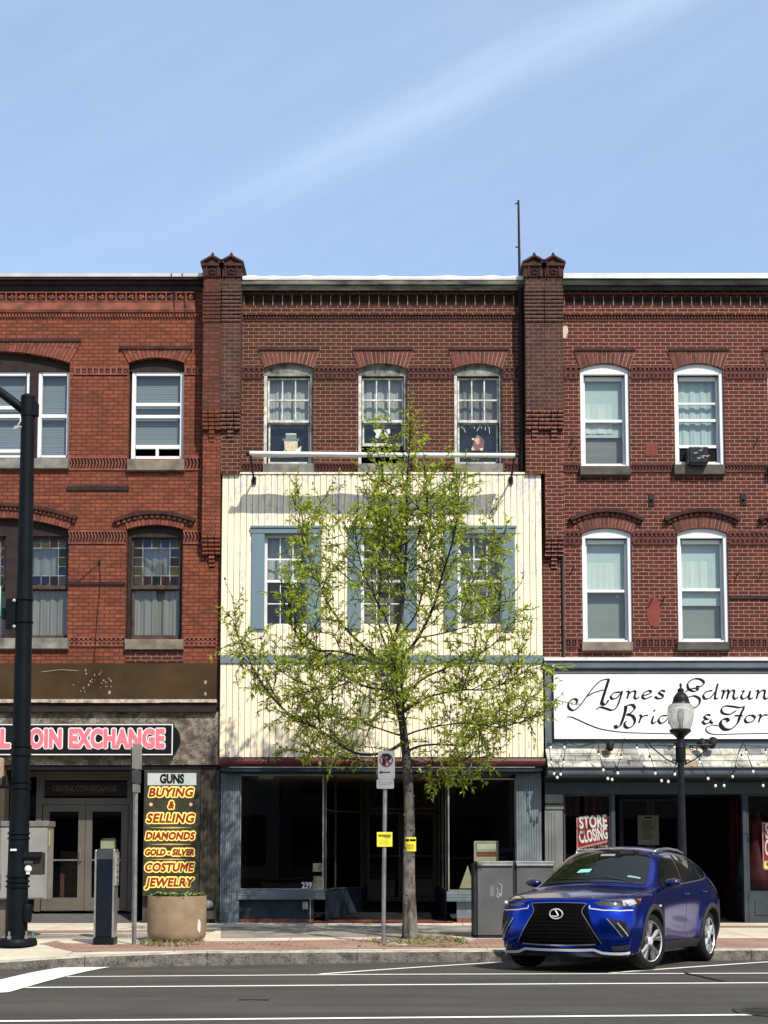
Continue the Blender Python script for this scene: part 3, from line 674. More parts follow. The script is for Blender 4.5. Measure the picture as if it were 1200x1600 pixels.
def courses(root, a, c, mat, mat2):
    """projecting brick courses over and under the frieze, with a row of small dentils"""
    xa, xb = xz(a, 480)[0], xz(c, 480)[0]
    mb = MB(); mb.box(xa, xb, D0 - 0.040, D0, zt(461.5), zt(455)); mb.build('brick_cornice', mat, root)
    mb = MB(); mb.box(xa, xb, D0 - 0.036, D0, zt(490), zt(478.3)); mb.box(xa, xb, D0 - 0.055, D0, zt(493.3), zt(490)); mb.build('brick_cornice', mat, root)
    mb = MB(); n = int((xb - xa) / 0.062)
    for i in range(n): mb.box(xa + i * 0.062, xa + i * 0.062 + 0.033, D0 - 0.034, D0, zt(498.5), zt(493.5))
    mb.box(xa, xb, D0 - 0.012, D0, zt(502), zt(498.6)); mb.build('dentil_course', mat2, root)
M_latt = plain('lattice_tile', (0.030, 0.016, 0.014), 0.85, var=0.3)
pit_frieze(CB, 381, 818, 462, 478, 15.5, [M_latt, M_pit, M_mortar_pale]); courses(CB, 378.5, 818.5, M_brick_brown, M_band_brown)
for a_, c_ in ((378.5, 411), (490, 559), (637, 709), (786, 818)): band(CB, [M_band_brown, M_pit], a_, c_, 574, 592, 'dentil')
for a_, c_ in ((378.5, 410), (492, 558), (638, 708), (790, 818)): band(CB, [M_band_brown, M_pit], a_, c_, 723.5, 739, 'zigzag')
mats_w = [M_wood_grey, M_white_old]
for i, (o, (a, c)) in enumerate(zip(oW, ((412, 489), (560, 636), (710, 785)))):
    mb = MB(); filler(mb, o, D0 + 0.07, D0 + 0.16, zt(585.5)); mb.m = 1
    rect(mb, a, 585, a + 4.5, 724, D0 + 0.07, D0 + 0.15); mb.m = 0; rect(mb, c - 4.5, 585, c, 724, D0 + 0.07, D0 + 0.15)  # left jamb coloured as lit, right jamb and head as shaded
    filler2 = arc(o)
    mb.prism([(x, z - 0.035) for x, z in filler2] + [(x, z) for x, z in reversed(filler2)], D0 + 0.045, D0 + 0.07)
    win = mb.build('window', mats_w, CB)
    l, r = a + 5.5, c - 5
    mb = MB(); frame4(mb, l, 587.5, r, 657, 2.6, YW - 0.02, YW + 0.04, tt=2.2, tb=4.0); w3 = (r - l - 5.2) / 3
    for k in (1, 2): rect(mb, l + 2.6 + w3 * k - 1, 589.7, l + 2.6 + w3 * k + 1, 653, YW - 0.015, YW + 0.03)
    rect(mb, l + 2.6, 620.5, r - 2.6, 623, YW - 0.013, YW + 0.03); mb.build('sash', M_white_old, win)
    mb = MB(); sheet(mb, l + 2, 589, r - 2, 654, YW + 0.02); mb.build('pane', M_glass, win)
    bot = 692.5 if i == 1 else 722
    mb = MB(); frame4(mb, l + 0.6, 657, r - 0.6, bot, 2.6, YW + 0.05, YW + 0.10, tt=1.5, tb=4.5); mb.build('sash', M_white_old, win)
    mb = MB(); sheet(mb, l + 2, 658, r - 2, bot - 2, YW + 0.075); mb.build('pane', M_glass_dark, win)
    mb = MB(); folds(mb, l + 1, 588, r - 1, 657, YW + 0.14, 0.012, 50, 4.0, i + 20); mb.build('curtain', M_curtain_pale if i < 2 else M_shade_dim, win)
    mb = MB(); rect(mb, l + 1, 657, r - 1, bot - 2, YW + 0.16, YW + 0.18); mb.build('backing_board', M_navy_board, win)
    w_sill(win, a - 1, 724, c + 1.5, 738.5, M_stone, 0.10)
    arch_shape(o, zt(546.5) - o['z1'], 0.13, win, MO_C); mb = MB(); fb(mb, a - 8, 543, c + 10, 546.5, 0.05); mb.build('hood_mould', M_orn_dark, win)
pier(CB, 348.5, 378, M_brick_sooty, M_brick_brown, 740, M_orn_dark, second=740)
pier(CB, 818.5, 847.5, M_brick_sooty, M_brick_maroon, 1025, M_orn_dark, second=740)
# black drainpipe in the corner of the right pier
mb = MB(); xp = xz(816, 640, .1)[0]; mb.tube([(xp, D0 - 0.08, zt(739)), (xp, D0 - 0.08, zt(560)), (xp, D0 - 0.08, zt(505)), (xp - .02, D0 - 0.16, zt(470)), (xp - .02, D0 - 0.2, zt(455))], 0.048, 10)
for q in (600, 660, 720): mb.box(xp - 0.07, xp + 0.07, D0 - 0.05, D0, zt(q) - 0.02, zt(q) + 0.02)
mb.build('drainpipe', M_iron, CB)

# ---- cream boarding
PF = 0.17
def peel_paint(name, paint, under, amount, top=None):
    m, t = new(name); v = t.obj()
    n1 = t.noise(t.scale(v, 14, 14, 3.2), 1.0, 8, 0.66); n2 = t.noise(v, 0.75, 3); n3 = t.noise(t.scale(v, 6, 6, 0.8), 1.0, 3)
    th = t.math('ADD', n1, t.math('MULTIPLY', t.ramp(n2, 0.35, 0.75), 0.16))
    if top is not None:                              # weather has taken more paint off near the top edge
        q = t.n('ShaderNodeSeparateXYZ'); t.l(v, q.inputs[0]); th = t.math('ADD', th, t.math('MULTIPLY', t.ramp(q.outputs[2], top - 1.0, top), 0.085))
    f = t.ramp(th, amount, amount + 0.03)
    base = t.mix(t.ramp(n3, 0.3, 0.7), tuple(c * 0.90 for c in paint), paint)
    un = t.mix(t.ramp(t.noise(v, 30, 3), 0.35, 0.65), under, (0.62, 0.60, 0.56))
    if top is not None:                              # boards were painted and have faded one by one
        cell = t.n('ShaderNodeTexWhiteNoise', noise_dimensions='1D'); qx = t.n('ShaderNodeSeparateXYZ'); t.l(v, qx.inputs[0]); t.l(t.math('FLOOR', t.math('DIVIDE', t.math('SUBTRACT', qx.outputs[0], xz(345.5, 900, PF)[0] - CB.location.x), (xz(847, 900, PF)[0] - xz(345.5, 900, PF)[0]) / 52)), cell.inputs['W'])
        base = t.mix(t.math('MULTIPLY', cell.outputs['Value'], .42), base, tuple(c * k for c, k in zip(paint, (.80, .80, .84)))); base = t.mix(t.math('MULTIPLY', t.ramp(t.noise(t.scale(v, 3.5, 3.5, .22), 1.0, 6, .65), .52, .78), .40), base, (.42, .38, .30))
    t.l(t.mix(f, base, un), t.b.inputs['Base Color']); t.b.inputs['Roughness'].default_value = 0.75
    t.bump(t.math('SUBTRACT', t.math('MULTIPLY', n1, 0.3), f), 0.25, 0.004); return m
M_cream = peel_paint('cream_board_paint', (0.80, 0.70, 0.495), (0.40, 0.36, 0.35), 0.645, top=zt(740) - GZ)
M_gap = plain('board_gap', (0.05, 0.045, 0.035), 0.95)
M_blue = peel_paint('slate_blue_paint', (0.105, 0.162, 0.200), (0.07, 0.115, 0.145), 0.75)
z_top, z_bot = zt(741, PF), zt(1183, PF); xl, xr = xz(345.5, 900, PF)[0], xz(847, 900, PF)[0]
holes = [op(a - 4, 826, c + 4, 978) for a, c in TX]
mb = MB(); rr = random.Random(4); x = xl; bwd = (xr - xl) / 52
for i in range(52):
    xa, xb = xl + i * bwd + 0.004, xl + (i + 1) * bwd - 0.004
    segs = [(z_bot, z_top - rr.random() * 0.015)]
    for h in holes:
        if xb > h['x0'] and xa < h['x1']: segs = [(segs[0][0], h['z0']), (h['z1'], segs[0][1])]
    yj = D0 - PF - rr.random() * 0.006
    for za, zb in segs:
        e = 0.007
        mb.add([(xa, yj + e, za), (xa + e, yj, za), (xb - e, yj, za), (xb, yj + e, za), (xa, yj + e, zb), (xa + e, yj, zb), (xb - e, yj, zb), (xb, yj + e, zb), (xa, yj + 0.03, za), (xb, yj + 0.03, za), (xa, yj + 0.03, zb), (xb, yj + 0.03, zb)],
               [(0, 1, 5, 4), (1, 2, 6, 5), (2, 3, 7, 6), (8, 0, 4, 10), (3, 9, 11, 7), (4, 5, 6, 7, 11, 10), (8, 9, 3, 2, 1, 0)])
mb.build('boarded_front', M_cream, CB)
mb = MB(); wall(mb, xl, xr, z_bot, z_top - 0.03, holes, D0 - PF + 0.032, 0.03)
mb.quad((xl, D0 - PF + .03, z_bot), (xl, D0, z_bot), (xl, D0, z_top - .03), (xl, D0 - PF + .03, z_top - .03)); mb.quad((xr, D0 - PF + .03, z_bot), (xr, D0, z_bot), (xr, D0, z_top - .03), (xr, D0 - PF + .03, z_top - .03))
mb.build('boarding_frame', M_gap, CB)
mb = MB(); mb.box(xl - .02, xr + .02, D0 - PF - 0.025, D0, z_top, z_top + 0.035); mb.build('capping_board', M_cream, CB)
mb = MB(); x0, x1 = xl + .005, xr - .005; mb.box(x0, x1, D0 - PF - 0.035, D0 - PF - .007, zt(1036, .2), zt(1023.5, .2)); mb.build('band_board', M_blue, CB, bevel=.004)
for i, (a, c) in enumerate(TX):
    mb = MB(); pf = 0.215
    fb(mb, a - 20, 833, a, 981, pf, PF); fb(mb, c, 833, c + 21, 981, pf, PF)
    fb(mb, a - 21, 824.5, c + 22, 833, pf + .008, PF); fb(mb, a - 22, 821, c + 23, 824.5, pf + 0.03, PF); fb(mb, a - 20, 979, a, 982.5, pf + .012, PF); fb(mb, c, 979, c + 21, 982.5, pf + .012, PF)
    win = mb.build('window', M_blue, CB, bevel=.003)
    y0 = D0 - 0.06
    mb = MB(); rect(mb, a - 0.5, 832, a + 5, 980, y0 - 0.02, y0 + 0.08); rect(mb, c - 3, 832, c + .5, 980, y0 - 0.02, y0 + 0.08); rect(mb, a + 5, 832, c - 3, 841, y0 - 0.01, y0 + 0.08); rect(mb, a + 5, 976, c - 3, 980, y0 - 0.05, y0 + 0.08)
    rect(mb, a + 5, 907, c - 3, 911, y0, y0 + 0.06)
    l, r = a + 5, c - 3
    for k in (1, 2): rect(mb, l + (r - l) * k / 3 - .8, 841, l + (r - l) * k / 3 + .8, 907, y0 + 0.015, y0 + 0.04); rect(mb, l + (r - l) * k / 3 - .6, 911, l + (r - l) * k / 3 + .6, 976, y0 + 0.045, y0 + 0.06)
    rect(mb, l, 873.5, r, 876, y0 + 0.017, y0 + 0.04); rect(mb, l, 942.8, r, 944.4, y0 + 0.047, y0 + 0.06)
    mb.build('sash', M_white, win)
    mb = MB(); sheet(mb, l, 841, r, 907, y0 + 0.03); sheet(mb, l, 911, r, 976, y0 + 0.055); mb.build('pane', M_glass, win)
    mb = MB()
    if i == 0: folds(mb, l, 841, r, 906, y0 + 0.20, 0.012, 50, 4, 33)
    else: sheet(mb, l - 1, 841, r + 1, 976, y0 + 0.22)
    mb.build('blind', M_curtain_pale if i == 0 else M_shade_dim, win)

# ---- shop front of the centre building
M_slate = plain('blue_black_paint', (0.022, 0.035, 0.047), 0.5, var=0.2, nscale=3)
M_shop_blue = plain('faded_blue_metal', (0.145, 0.180, 0.205), 0.55, var=0.22, nscale=2.5, bump=0.1)
M_red_trim = plain('dark_red_trim', (0.085, 0.014, 0.016), 0.45, var=0.2)
M_alu = plain('dull_aluminium', (0.42, 0.40, 0.37), 0.4, metal=0.7, var=0.15, nscale=3, bump=0.05)
M_tile_red = plain('red_quarry_tile', (0.20, 0.055, 0.035), 0.6, var=0.35, nscale=8)
M_soffit = plain('tan_soffit', (0.36, 0.29, 0.20), 0.8, var=0.1)
xs0, xs1 = xz(341, 1190, .45)[0], xz(852.5, 1190, .45)[0]
zs_ = lambda py, o=0.42: zt(py, o)
mb = MB(); mb.profile(xs0, xs1, [(D0, zs_(1196.5)), (D0 - 0.40, zs_(1196.5)), (D0 - 0.44, zs_(1193)), (D0 - 0.44, zs_(1189)), (D0 - 0.42, zs_(1185)), (D0, zs_(1183.5, PF))]); mb.build('canopy', M_red_trim, CB, bevel=.004)
mb = MB(); mb.box(xs0 + .06, xs1 - .06, D0 - 0.36, D0 + .02, zs_(1205), zs_(1197)); mb.box(xs0 + .12, xs1 - .12, D0 - 0.26, D0 + .02, zs_(1209, .26), zs_(1205.3)); mb.build('fascia', M_slate, CB)
mb = MB(); mb.box(xs0 + .2, xs1 - .2, D0 - 0.385, D0 - 0.362, zs_(1199.5), zs_(1197.6)); mb.build('awning_rail', M_alu, CB)
def fluted(root, a, c, b, d, mat, name='pilaster', off=0.06, pitch=0.045):
    mb = MB(); x0, x1 = xz(a, d, off)[0], xz(c, d, off)[0]; z1, z0 = zt(b, off), zt(d, off); n = int((x1 - x0) / pitch); st = (x1 - x0) / n
    pts = []
    for i in range(n):
        xa = x0 + i * st; pts += [(xa, D0 - off), (xa + st * .62, D0 - off), (xa + st * .70, D0 - off + .012), (xa + st * .92, D0 - off + .012)]
    pts += [(x1, D0 - off), (x1, D0 + 0.25), (x0, D0 + 0.25)]
    mb.slab(pts, z0, z1); return mb.build(name, mat, root)
fluted(CB, 343, 373, 1208, 1448, M_shop_blue); fluted(CB, 808.5, 848, 1208, 1448, M_shop_blue)
for a_, c_ in ((349, 357), (843, 850)):
    pass
DR = 31.2                                            # back of the entry
def X_(px, D): return P(px, 1330, D).x
zsof = zt(1209)
xg0, xg1, xg2, xg3 = xz(374, 1300)[0], xz(506, 1300)[0], xz(700, 1300)[0], xz(807, 1300)[0]
zb_ = lambda py: zt(py)
# lobby soffit, floor ramp, rooms behind glass
zfl0 = GZ + .012; zfl1 = CAMZ - (1410 - 1324) * DR / F + .0
mb = MB(); mb.quad((xg0, D0 + .02, zsof + .015), (xg0, DR + 3, zsof + .015), (xg3, DR + 3, zsof + .015), (xg3, D0 + .02, zsof + .015)); mb.build('soffit', M_soffit, CB)
mb = MB(); mb.quad((xg1 - .3, D0 - .10, zfl0), (xg2 + .1, D0 - .10, zfl0), (xg2 + .1, D0 + .55, zfl0 + .02), (xg1 - .3, D0 + .55, zfl0 + .02)); mb.build('tile_threshold', M_tile_red, CB)
mb = MB(); mb.quad((xg1 - .3, D0 + .55, zfl0 + .02), (xg2 + .1, D0 + .55, zfl0 + .02), (xg2 + .1, DR + .3, zfl1), (xg1 - .3, DR + .3, zfl1)); mb.quad((xg1 - .3, DR + .3, zfl1), (xg2 + .1, DR + .3, zfl1), (xg2 + .1, DR + 3, zfl1), (xg1 - .3, DR + 3, zfl1)); mb.build('lobby_floor', M_dark, CB)
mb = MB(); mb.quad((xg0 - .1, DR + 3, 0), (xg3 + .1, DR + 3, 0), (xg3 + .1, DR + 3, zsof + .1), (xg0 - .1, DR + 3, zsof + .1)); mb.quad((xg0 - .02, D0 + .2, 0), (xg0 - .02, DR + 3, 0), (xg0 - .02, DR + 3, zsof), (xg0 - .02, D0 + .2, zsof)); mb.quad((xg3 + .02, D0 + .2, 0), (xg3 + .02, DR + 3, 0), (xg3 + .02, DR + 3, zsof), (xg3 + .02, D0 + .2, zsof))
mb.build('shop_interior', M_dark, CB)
def display(gx0, gx1, b, d, sill_b, sill_d, sx0, sx1, px_l, px_r, side):
    """a display window on the street line: thin metal frame, boxed sill, recessed bulkhead and tiled plinth"""
    mb = MB(); t = .028; z1, z0 = zb_(b), zb_(d); y0, y1 = D0 + .01, D0 + .07
    mb.box(gx0, gx0 + t, y0, y1, z0, z1); mb.box(gx1 - t, gx1, y0, y1, z0, z1); mb.box(gx0 + t, gx1 - t, y0, y1, z0, z0 + t); mb.box(gx0 + t, gx1 - t, y0, y1, z1 - t, z1)
    w = mb.build('display_window', M_alu, CB)
    mb = MB(); mb.quad((gx0 + t, D0 + .04, z0 + t), (gx1 - t, D0 + .04, z0 + t), (gx1 - t, D0 + .04, z1 - t), (gx0 + t, D0 + .04, z1 - t)); mb.build('pane', M_shop_glass, w)
    mb = MB(); mb.box(sx0, sx1, D0 - .09, D0 + .12, zb_(sill_d), zb_(sill_b))
    for k in range(3): mb.box(sx0, sx1, D0 - .098, D0 - .09, zb_(sill_d) + .03 + k * .05, zb_(sill_d) + .055 + k * .05)
    mb.build('sill', M_shop_blue, w)
    mb = MB(); mb.box(px_l, px_r, D0 + .05, D0 + .12, zb_(1435.5), zb_(sill_d) - .001); mb.build('bulkhead', M_slate if side < 0 else M_shop_blue, w)
    mb = MB(); n = int((px_r - px_l) / .105)
    for k in range(n): mb.box(px_l + k * (px_r - px_l) / n + .003, px_l + (k + 1) * (px_r - px_l) / n - .003, D0 + .015, D0 + .13, GZ - .03, zb_(1436))
    mb.build('plinth_tiles', M_tile_red, w)
    mb = MB(); mb.box(gx0, gx1 - .02, D0 + .13, D0 + 1.3, zb_(sill_b) - .06, zb_(sill_b) - .02); mb.build('display_floor', M_brown_wood, w)
    return w
dwL = display(xg0, xg1, 1210, 1390.5, 1391, 1405, xz(371, 1395, .09)[0], xz(507.5, 1395, .09)[0], xz(374, 1420)[0], xz(490, 1420)[0], -1)
dwR = display(xg2, xg3, 1216, 1392.5, 1393, 1408, xz(698, 1400, .09)[0], xg3 + .02, xz(714, 1420)[0], xg3, 1)
# glazed sides of the lobby, then a pair of doors at its back
def side_glass(xa, ya, xb, yb, nmul, name='lobby_window'):
    mb = MB(); z0, z1 = zb_(1391), zsof; dx, dy = xb - xa, yb - ya; L = math.hypot(dx, dy); ux, uy = dx / L, dy / L; t = .022
    for k in range(nmul + 1):
        cx, cy = xa + dx * k / nmul, ya + dy * k / nmul
        mb.tube([(cx, cy, z0 - .02), (cx, cy, z1)], t, 6)
    for z in (z0, zb_(1265)): mb.tube([(xa, ya, z), (xb, yb, z)], t * .8, 6)
    w = mb.build(name, M_alu_dk, CB)
    mb = MB(); mb.quad((xa, ya, z0), (xb, yb, z0), (xb, yb, z1), (xa, ya, z1)); mb.build('pane', M_shop_glass, w)
    mb = MB(); mb.quad((xa, ya, GZ - .1), (xb, yb, GZ - .1), (xb, yb, z0), (xa, ya, z0)); mb.build('bulkhead', M_slate, w)
M_alu_dk = plain('dark_bronze_frame', (0.085, 0.075, 0.062), 0.45, metal=0.3, var=0.15)
XD0, XD1 = P(572, 1330, DR).x, P(682, 1330, DR).x
side_glass(xg1 + .03, D0 + .1, P(524, 1330, 28.6).x, 28.6, 1); side_glass(P(524, 1330, 28.6).x, 28.6, P(564, 1330, 29.6).x, 29.6, 1); side_glass(P(564, 1330, 29.6).x, 29.6, XD0, DR, 1); side_glass(xg2 - .03, D0 + .1, XD1, DR, 3)
def shop_doors(root, a, c, b, d, D, mat, mid, glassm, name='door', t=0.075, dirt=None):
    """a pair of narrow metal framed glass doors"""
    out = []
    for k in range(2):
        x0 = P(a + (c - a) * k / 2, (b + d) / 2, D).x + .004; x1 = P(a + (c - a) * (k + 1) / 2, (b + d) / 2, D).x - .004; z1, z0 = P(600, b, D).z, P(600, d, D).z
        mb = MB(); mb.box(x0, x0 + t, D, D + .05, z0, z1); mb.box(x1 - t, x1, D, D + .05, z0, z1); mb.box(x0 + t, x1 - t, D, D + .05, z1 - t, z1); mb.box(x0 + t, x1 - t, D, D + .05, z0, z0 + t * mid)
        dr = mb.build(name, mat, root, bevel=.004)
        mb = MB(); mb.quad((x0 + t, D + .025, z0 + t * mid), (x1 - t, D + .025, z0 + t * mid), (x1 - t, D + .025, z1 - t), (x0 + t, D + .025, z1 - t)); mb.build('pane', glassm, dr)
        zm = z0 + 1.0; mb = MB(); mb.tube([(x0 + t, D + .045, zm), (x1 - t, D + .045, zm)], .018, 6)
        xh = x1 - t / 2 if k == 0 else x0 + t / 2
        if k == 0: mb.tube([(xh, D - .002, zm - .02), (xh - .01, D - .06, zm - .01), (xh - .01, D - .06, zm + .22), (xh, D - .002, zm + .23)], .012, 8)
        mb.build('handle', M_alu, dr); out.append(dr)
    return out
dd = shop_doors(CB, 573, 681, 1268, 1409, DR, M_alu_dk, 1.6, M_shop_glass, t=.06)
mb = MB(); za = P(600, 1266, DR).z; mb.box(XD0, XD1, DR, DR + .06, za, za + .05); mb.box(XD0, XD0 + .05, DR, DR + .06, za + .05, zsof); mb.box(XD1 - .05, XD1, DR, DR + .06, za + .05, zsof)
tr = mb.build('door_frame', M_alu_dk, CB); mb = MB(); mb.quad((XD0, DR + .03, za + .05), (XD1, DR + .03, za + .05), (XD1, DR + .03, zsof), (XD0, DR + .03, zsof)); mb.build('pane', M_shop_glass, tr)
M_num = plain('white_decal', (0.75, 0.75, 0.73), 0.5, var=0.05)
p = P(479, 1384, D0 - .005); n_ = letters('239', .17, M_num, CB, 'house_number', (p.x, D0 + .032, p.z), .002, .006, width=.20)
# electrical box and conduit on the bulkhead
mb = MB(); fb(mb, 472.5, 1409, 481, 1421, 0.03, -.05); p = P(484.5, 1420, D0 - .02)
mb.tube([(p.x, D0 + .02, zt(1404)), (p.x, D0 + .02, zt(1444))], .014, 8); mb.tube([(p.x, D0 + .02, zt(1444)), (p.x + .16, D0 + .0, zt(1444.5))], .014, 8); mb.build('meter_box', plain('grey_box_metal', (.33, .33, .32), .5, metal=.3), CB, bevel=.004)
# things left in the display windows
t_ = thing('framed_sign', 'tan framed board leaning inside the right display window behind the grey bins', 'framed sign', (P(755, 1385, D0 + .7).x, D0 + .7, zb_(1393)))
def fd(mb, a, c, b, d, y0, y1): rect2(mb, a, b, c, d, y0, y1)
def rect2(mb, a, b, c, d, y0, y1):
    p, q = P(a, d, y0), P(c, b, y0); mb.box(p.x, q.x, y0, y1, p.z, q.z)
ya = D0 + .6; M_tan = plain('tan_card', (.42, .36, .24), .8, var=.12); M_card_red = plain('rust_card', (.25, .07, .04), .8, var=.2)
mb = MB(); rect2(mb, 741, 1314, 779, 1317, ya, ya + .04); rect2(mb, 741, 1317, 744, 1388, ya, ya + .04); rect2(mb, 776, 1317, 779, 1388, ya, ya + .04); rect2(mb, 744, 1328, 776, 1331, ya, ya + .04); mb.build('frame', M_tan, t_)
mb = MB(); rect2(mb, 745, 1317.5, 775, 1327.5, ya + .01, ya + .03); mb.build('card', plain('pale_card', (.55, .53, .42), .8), t_); mb = MB(); rect2(mb, 744, 1331.5, 776, 1338, ya + .01, ya + .03); mb.build('card', M_card_red, t_); mb = MB(); rect2(mb, 744, 1338.5, 776, 1388, ya + .01, ya + .03); mb.build('card', M_tan, t_)
mb = MB(); pa, pb, pc = P(718, 1388, D0 + .5), P(741, 1388, D0 + .5), P(731, 1352, D0 + .5); mb.prism([(pa.x, pa.z), (pb.x, pb.z), (pc.x, pc.z)], D0 + .5, D0 + .53)
mb.build('card_easel', M_tan, None, cat='card', label='tan pointed card standing on the display window floor left of the bins', origin=(pa.x, D0 + .5, pa.z))
mb = MB(); rect2(mb, 489, 1349, 505, 1360, D0 + .9, D0 + 1.2); rect2(mb, 490, 1369, 505, 1377, D0 + .9, D0 + 1.2); rect2(mb, 488, 1360, 505, 1362, D0 + .88, D0 + 1.3); rect2(mb, 488, 1377, 505, 1391, D0 + .88, D0 + 1.3); mb.build('shelf_unit', plain('dim_box', (.16, .15, .12), .8), None, cat='shelf', label='low shelf of boxes behind the glass above the house number', origin=(P(497, 1390, D0 + 1).x, D0 + 1, zb_(1391)))
mb = MB(); fb(mb, 404.5, 1207.5, 427, 1217, -.3, -.5); mb.build('ceiling_vent', plain('vent_grey', (.4, .38, .34), .6), CB)
for px in (398, 415, 440, 470): pass
# ================================================================ right building
RB = root_at('brick_building', 'maroon brick row building with white framed windows over a slate blue bridal shop front', 1040)
MO_R = [M_vous_mar, M_mortar_pale, M_vous_mar2]
xr0, xr1 = XC1, xz(1340, 700)[0]
UX = [(907, 984), (1054, 1131.5), (1201, 1279)]; LX = [(910, 988), (1059, 1138.5), (1207, 1286)]
oU = [op(a, 577, c, 728, 567.5) for a, c in UX]; oL = [op(a, 833, c, 1003, 824.5) for a, c in LX]
mb = MB(); wall(mb, xr0, xr1, xz(0, 1225)[1], xz(0, 436)[1], oU + oL, D0, .30); mb.build('wall', M_brick_maroon, RB)
shell(RB, xr0 + .02, xr1, xz(0, 438)[1], M_brick_maroon)
for q in ((550, 745), (805, 1020)): lining(RB, 885, 1335, q[0], q[1], D0 + .32, D0 + 1.8)
pier(RB, 848, 876.5, M_brick_sooty, M_brick_maroon, 1025, M_orn_dark, second=838)
xa_, xb_ = xz(877, 450)[0], xr1
mb = MB(); mb.profile(xa_, xb_, [(D0 - .29, zt(434.5, .29)), (D0 - .30, zt(426.5, .30)), (D0 + .4, zt(425.5, .3)), (D0 + .4, zt(434.5, .29))]); mb.build('flashing', M_flash, RB)
mb = MB(); mb.profile(xa_, xb_, [(D0, zt(455)), (D0 - .16, zt(453, .16)), (D0 - .18, zt(447, .18)), (D0 - .24, zt(445, .24)), (D0 - .27, zt(434.5, .27)), (D0, zt(434.5))]); mb.build('cornice', M_cornice_slate, RB)
pit_frieze(RB, 881, 1338, 464.5, 479, 15.75, [M_latt, M_pit, M_mortar_pale]); courses(RB, 877, 1338, M_brick_maroon, M_band_mar)
for a_, c_ in ((881, 906), (985, 1053), (1132.5, 1200)): band(RB, [M_band_mar, M_pit], a_, c_, 573, 592, 'dentil')
for a_, c_ in ((881, 906), (987, 1052), (1134, 1200)): band(RB, [M_band_mar, M_pit], a_, c_, 724.5, 738, 'zigzag')
for a_, c_ in ((881, 909.5), (988.5, 1058.5), (1139, 1206)): band(RB, [M_band_mar, M_pit], a_, c_, 831, 851, 'dentil')
for a_, c_ in ((881, 909.5), (990, 1058.5), (1141, 1206)): band(RB, [M_band_mar, M_pit], a_, c_, 997, 1012, 'pits')
M_patch_red = plain('red_repair_mortar', (.20, .045, .032), .9, var=.15)
def blob(mb, cx, cy, rx, ry, seed, off=.008, n=18, jag=.18):
    rnd = random.Random(seed); pts = []
    for k in range(n):
        w = 2 * math.pi * k / n; j = 1 + (rnd.random() - .5) * 2 * jag; c_, s_ = math.cos(w), math.sin(w)
        sq = 1 / max(abs(c_), abs(s_)) ** .55
        x, z = xz(cx + rx * c_ * sq * j, cy - ry * s_ * sq * j); pts.append((x, z))
    mb.prism(pts, D0 - off, D0 + .002)
for q in ((1017.5, 703, 10, 10, 1), (1021, 955, 10, 24, 2)): mb = MB(); blob(mb, *q, jag=.14); mb.build('repair_patch', M_patch_red, RB)
mb = MB(); blob(mb, 881.5, 520, 5.5, 9, 5, jag=.3); mb.build('plaster_patch', plain('cream_plaster', (.62, .52, .42), .9), RB)
mb = MB(); xp = xz(879, 780, .06)[0]; mb.tube([(xp, D0 - .05, zt(528)), (xp, D0 - .05, zt(1026))], .026, 8)
for q in (600, 700, 800, 900, 1000): mb.box(xp - .045, xp + .045, D0 - .03, D0, zt(q) - .015, zt(q) + .015)
mb.build('drainpipe', plain('brown_pipe', (.085, .06, .055), .6, var=.2), RB)
for px, py in ((1018, 781), (1162, 780)):
    mb = MB(); fb(mb, px - 4.5, py - 9, px + 4.5, py + 9, .025); p = P(px, py, D0 - .03); mb.lathe([(.035, 0), (.030, -.03), (.012, -.045)], (p.x, D0 - .025, p.z), 8, 'y')
    mb.build('anchor_plate', M_cornice_brown, RB)
for px, py in ((895, 685), (1183, 686), (1018, 937), (1037, 935), (1152, 897), (1189, 896), (895, 888), (897, 700)):
    p = P(px, py, D0); mb = MB(); mb.tube([(p.x, D0, p.z), (p.x + .01, D0 - .09, p.z + .02), (p.x - .03, D0 - .10, p.z - .05)], .014, 6); mb.build('iron_hook', M_iron, RB)
mb = MB(); fb(mb, 1141, 931, 1340, 936, .03); mb.build('iron_strap', M_cornice_brown, RB)
M_pane_reflection = curtain_mat('pale_pane_reflection', (.54, .62, .57), dark=.08)  # pale colour standing in for a reflection on the panes
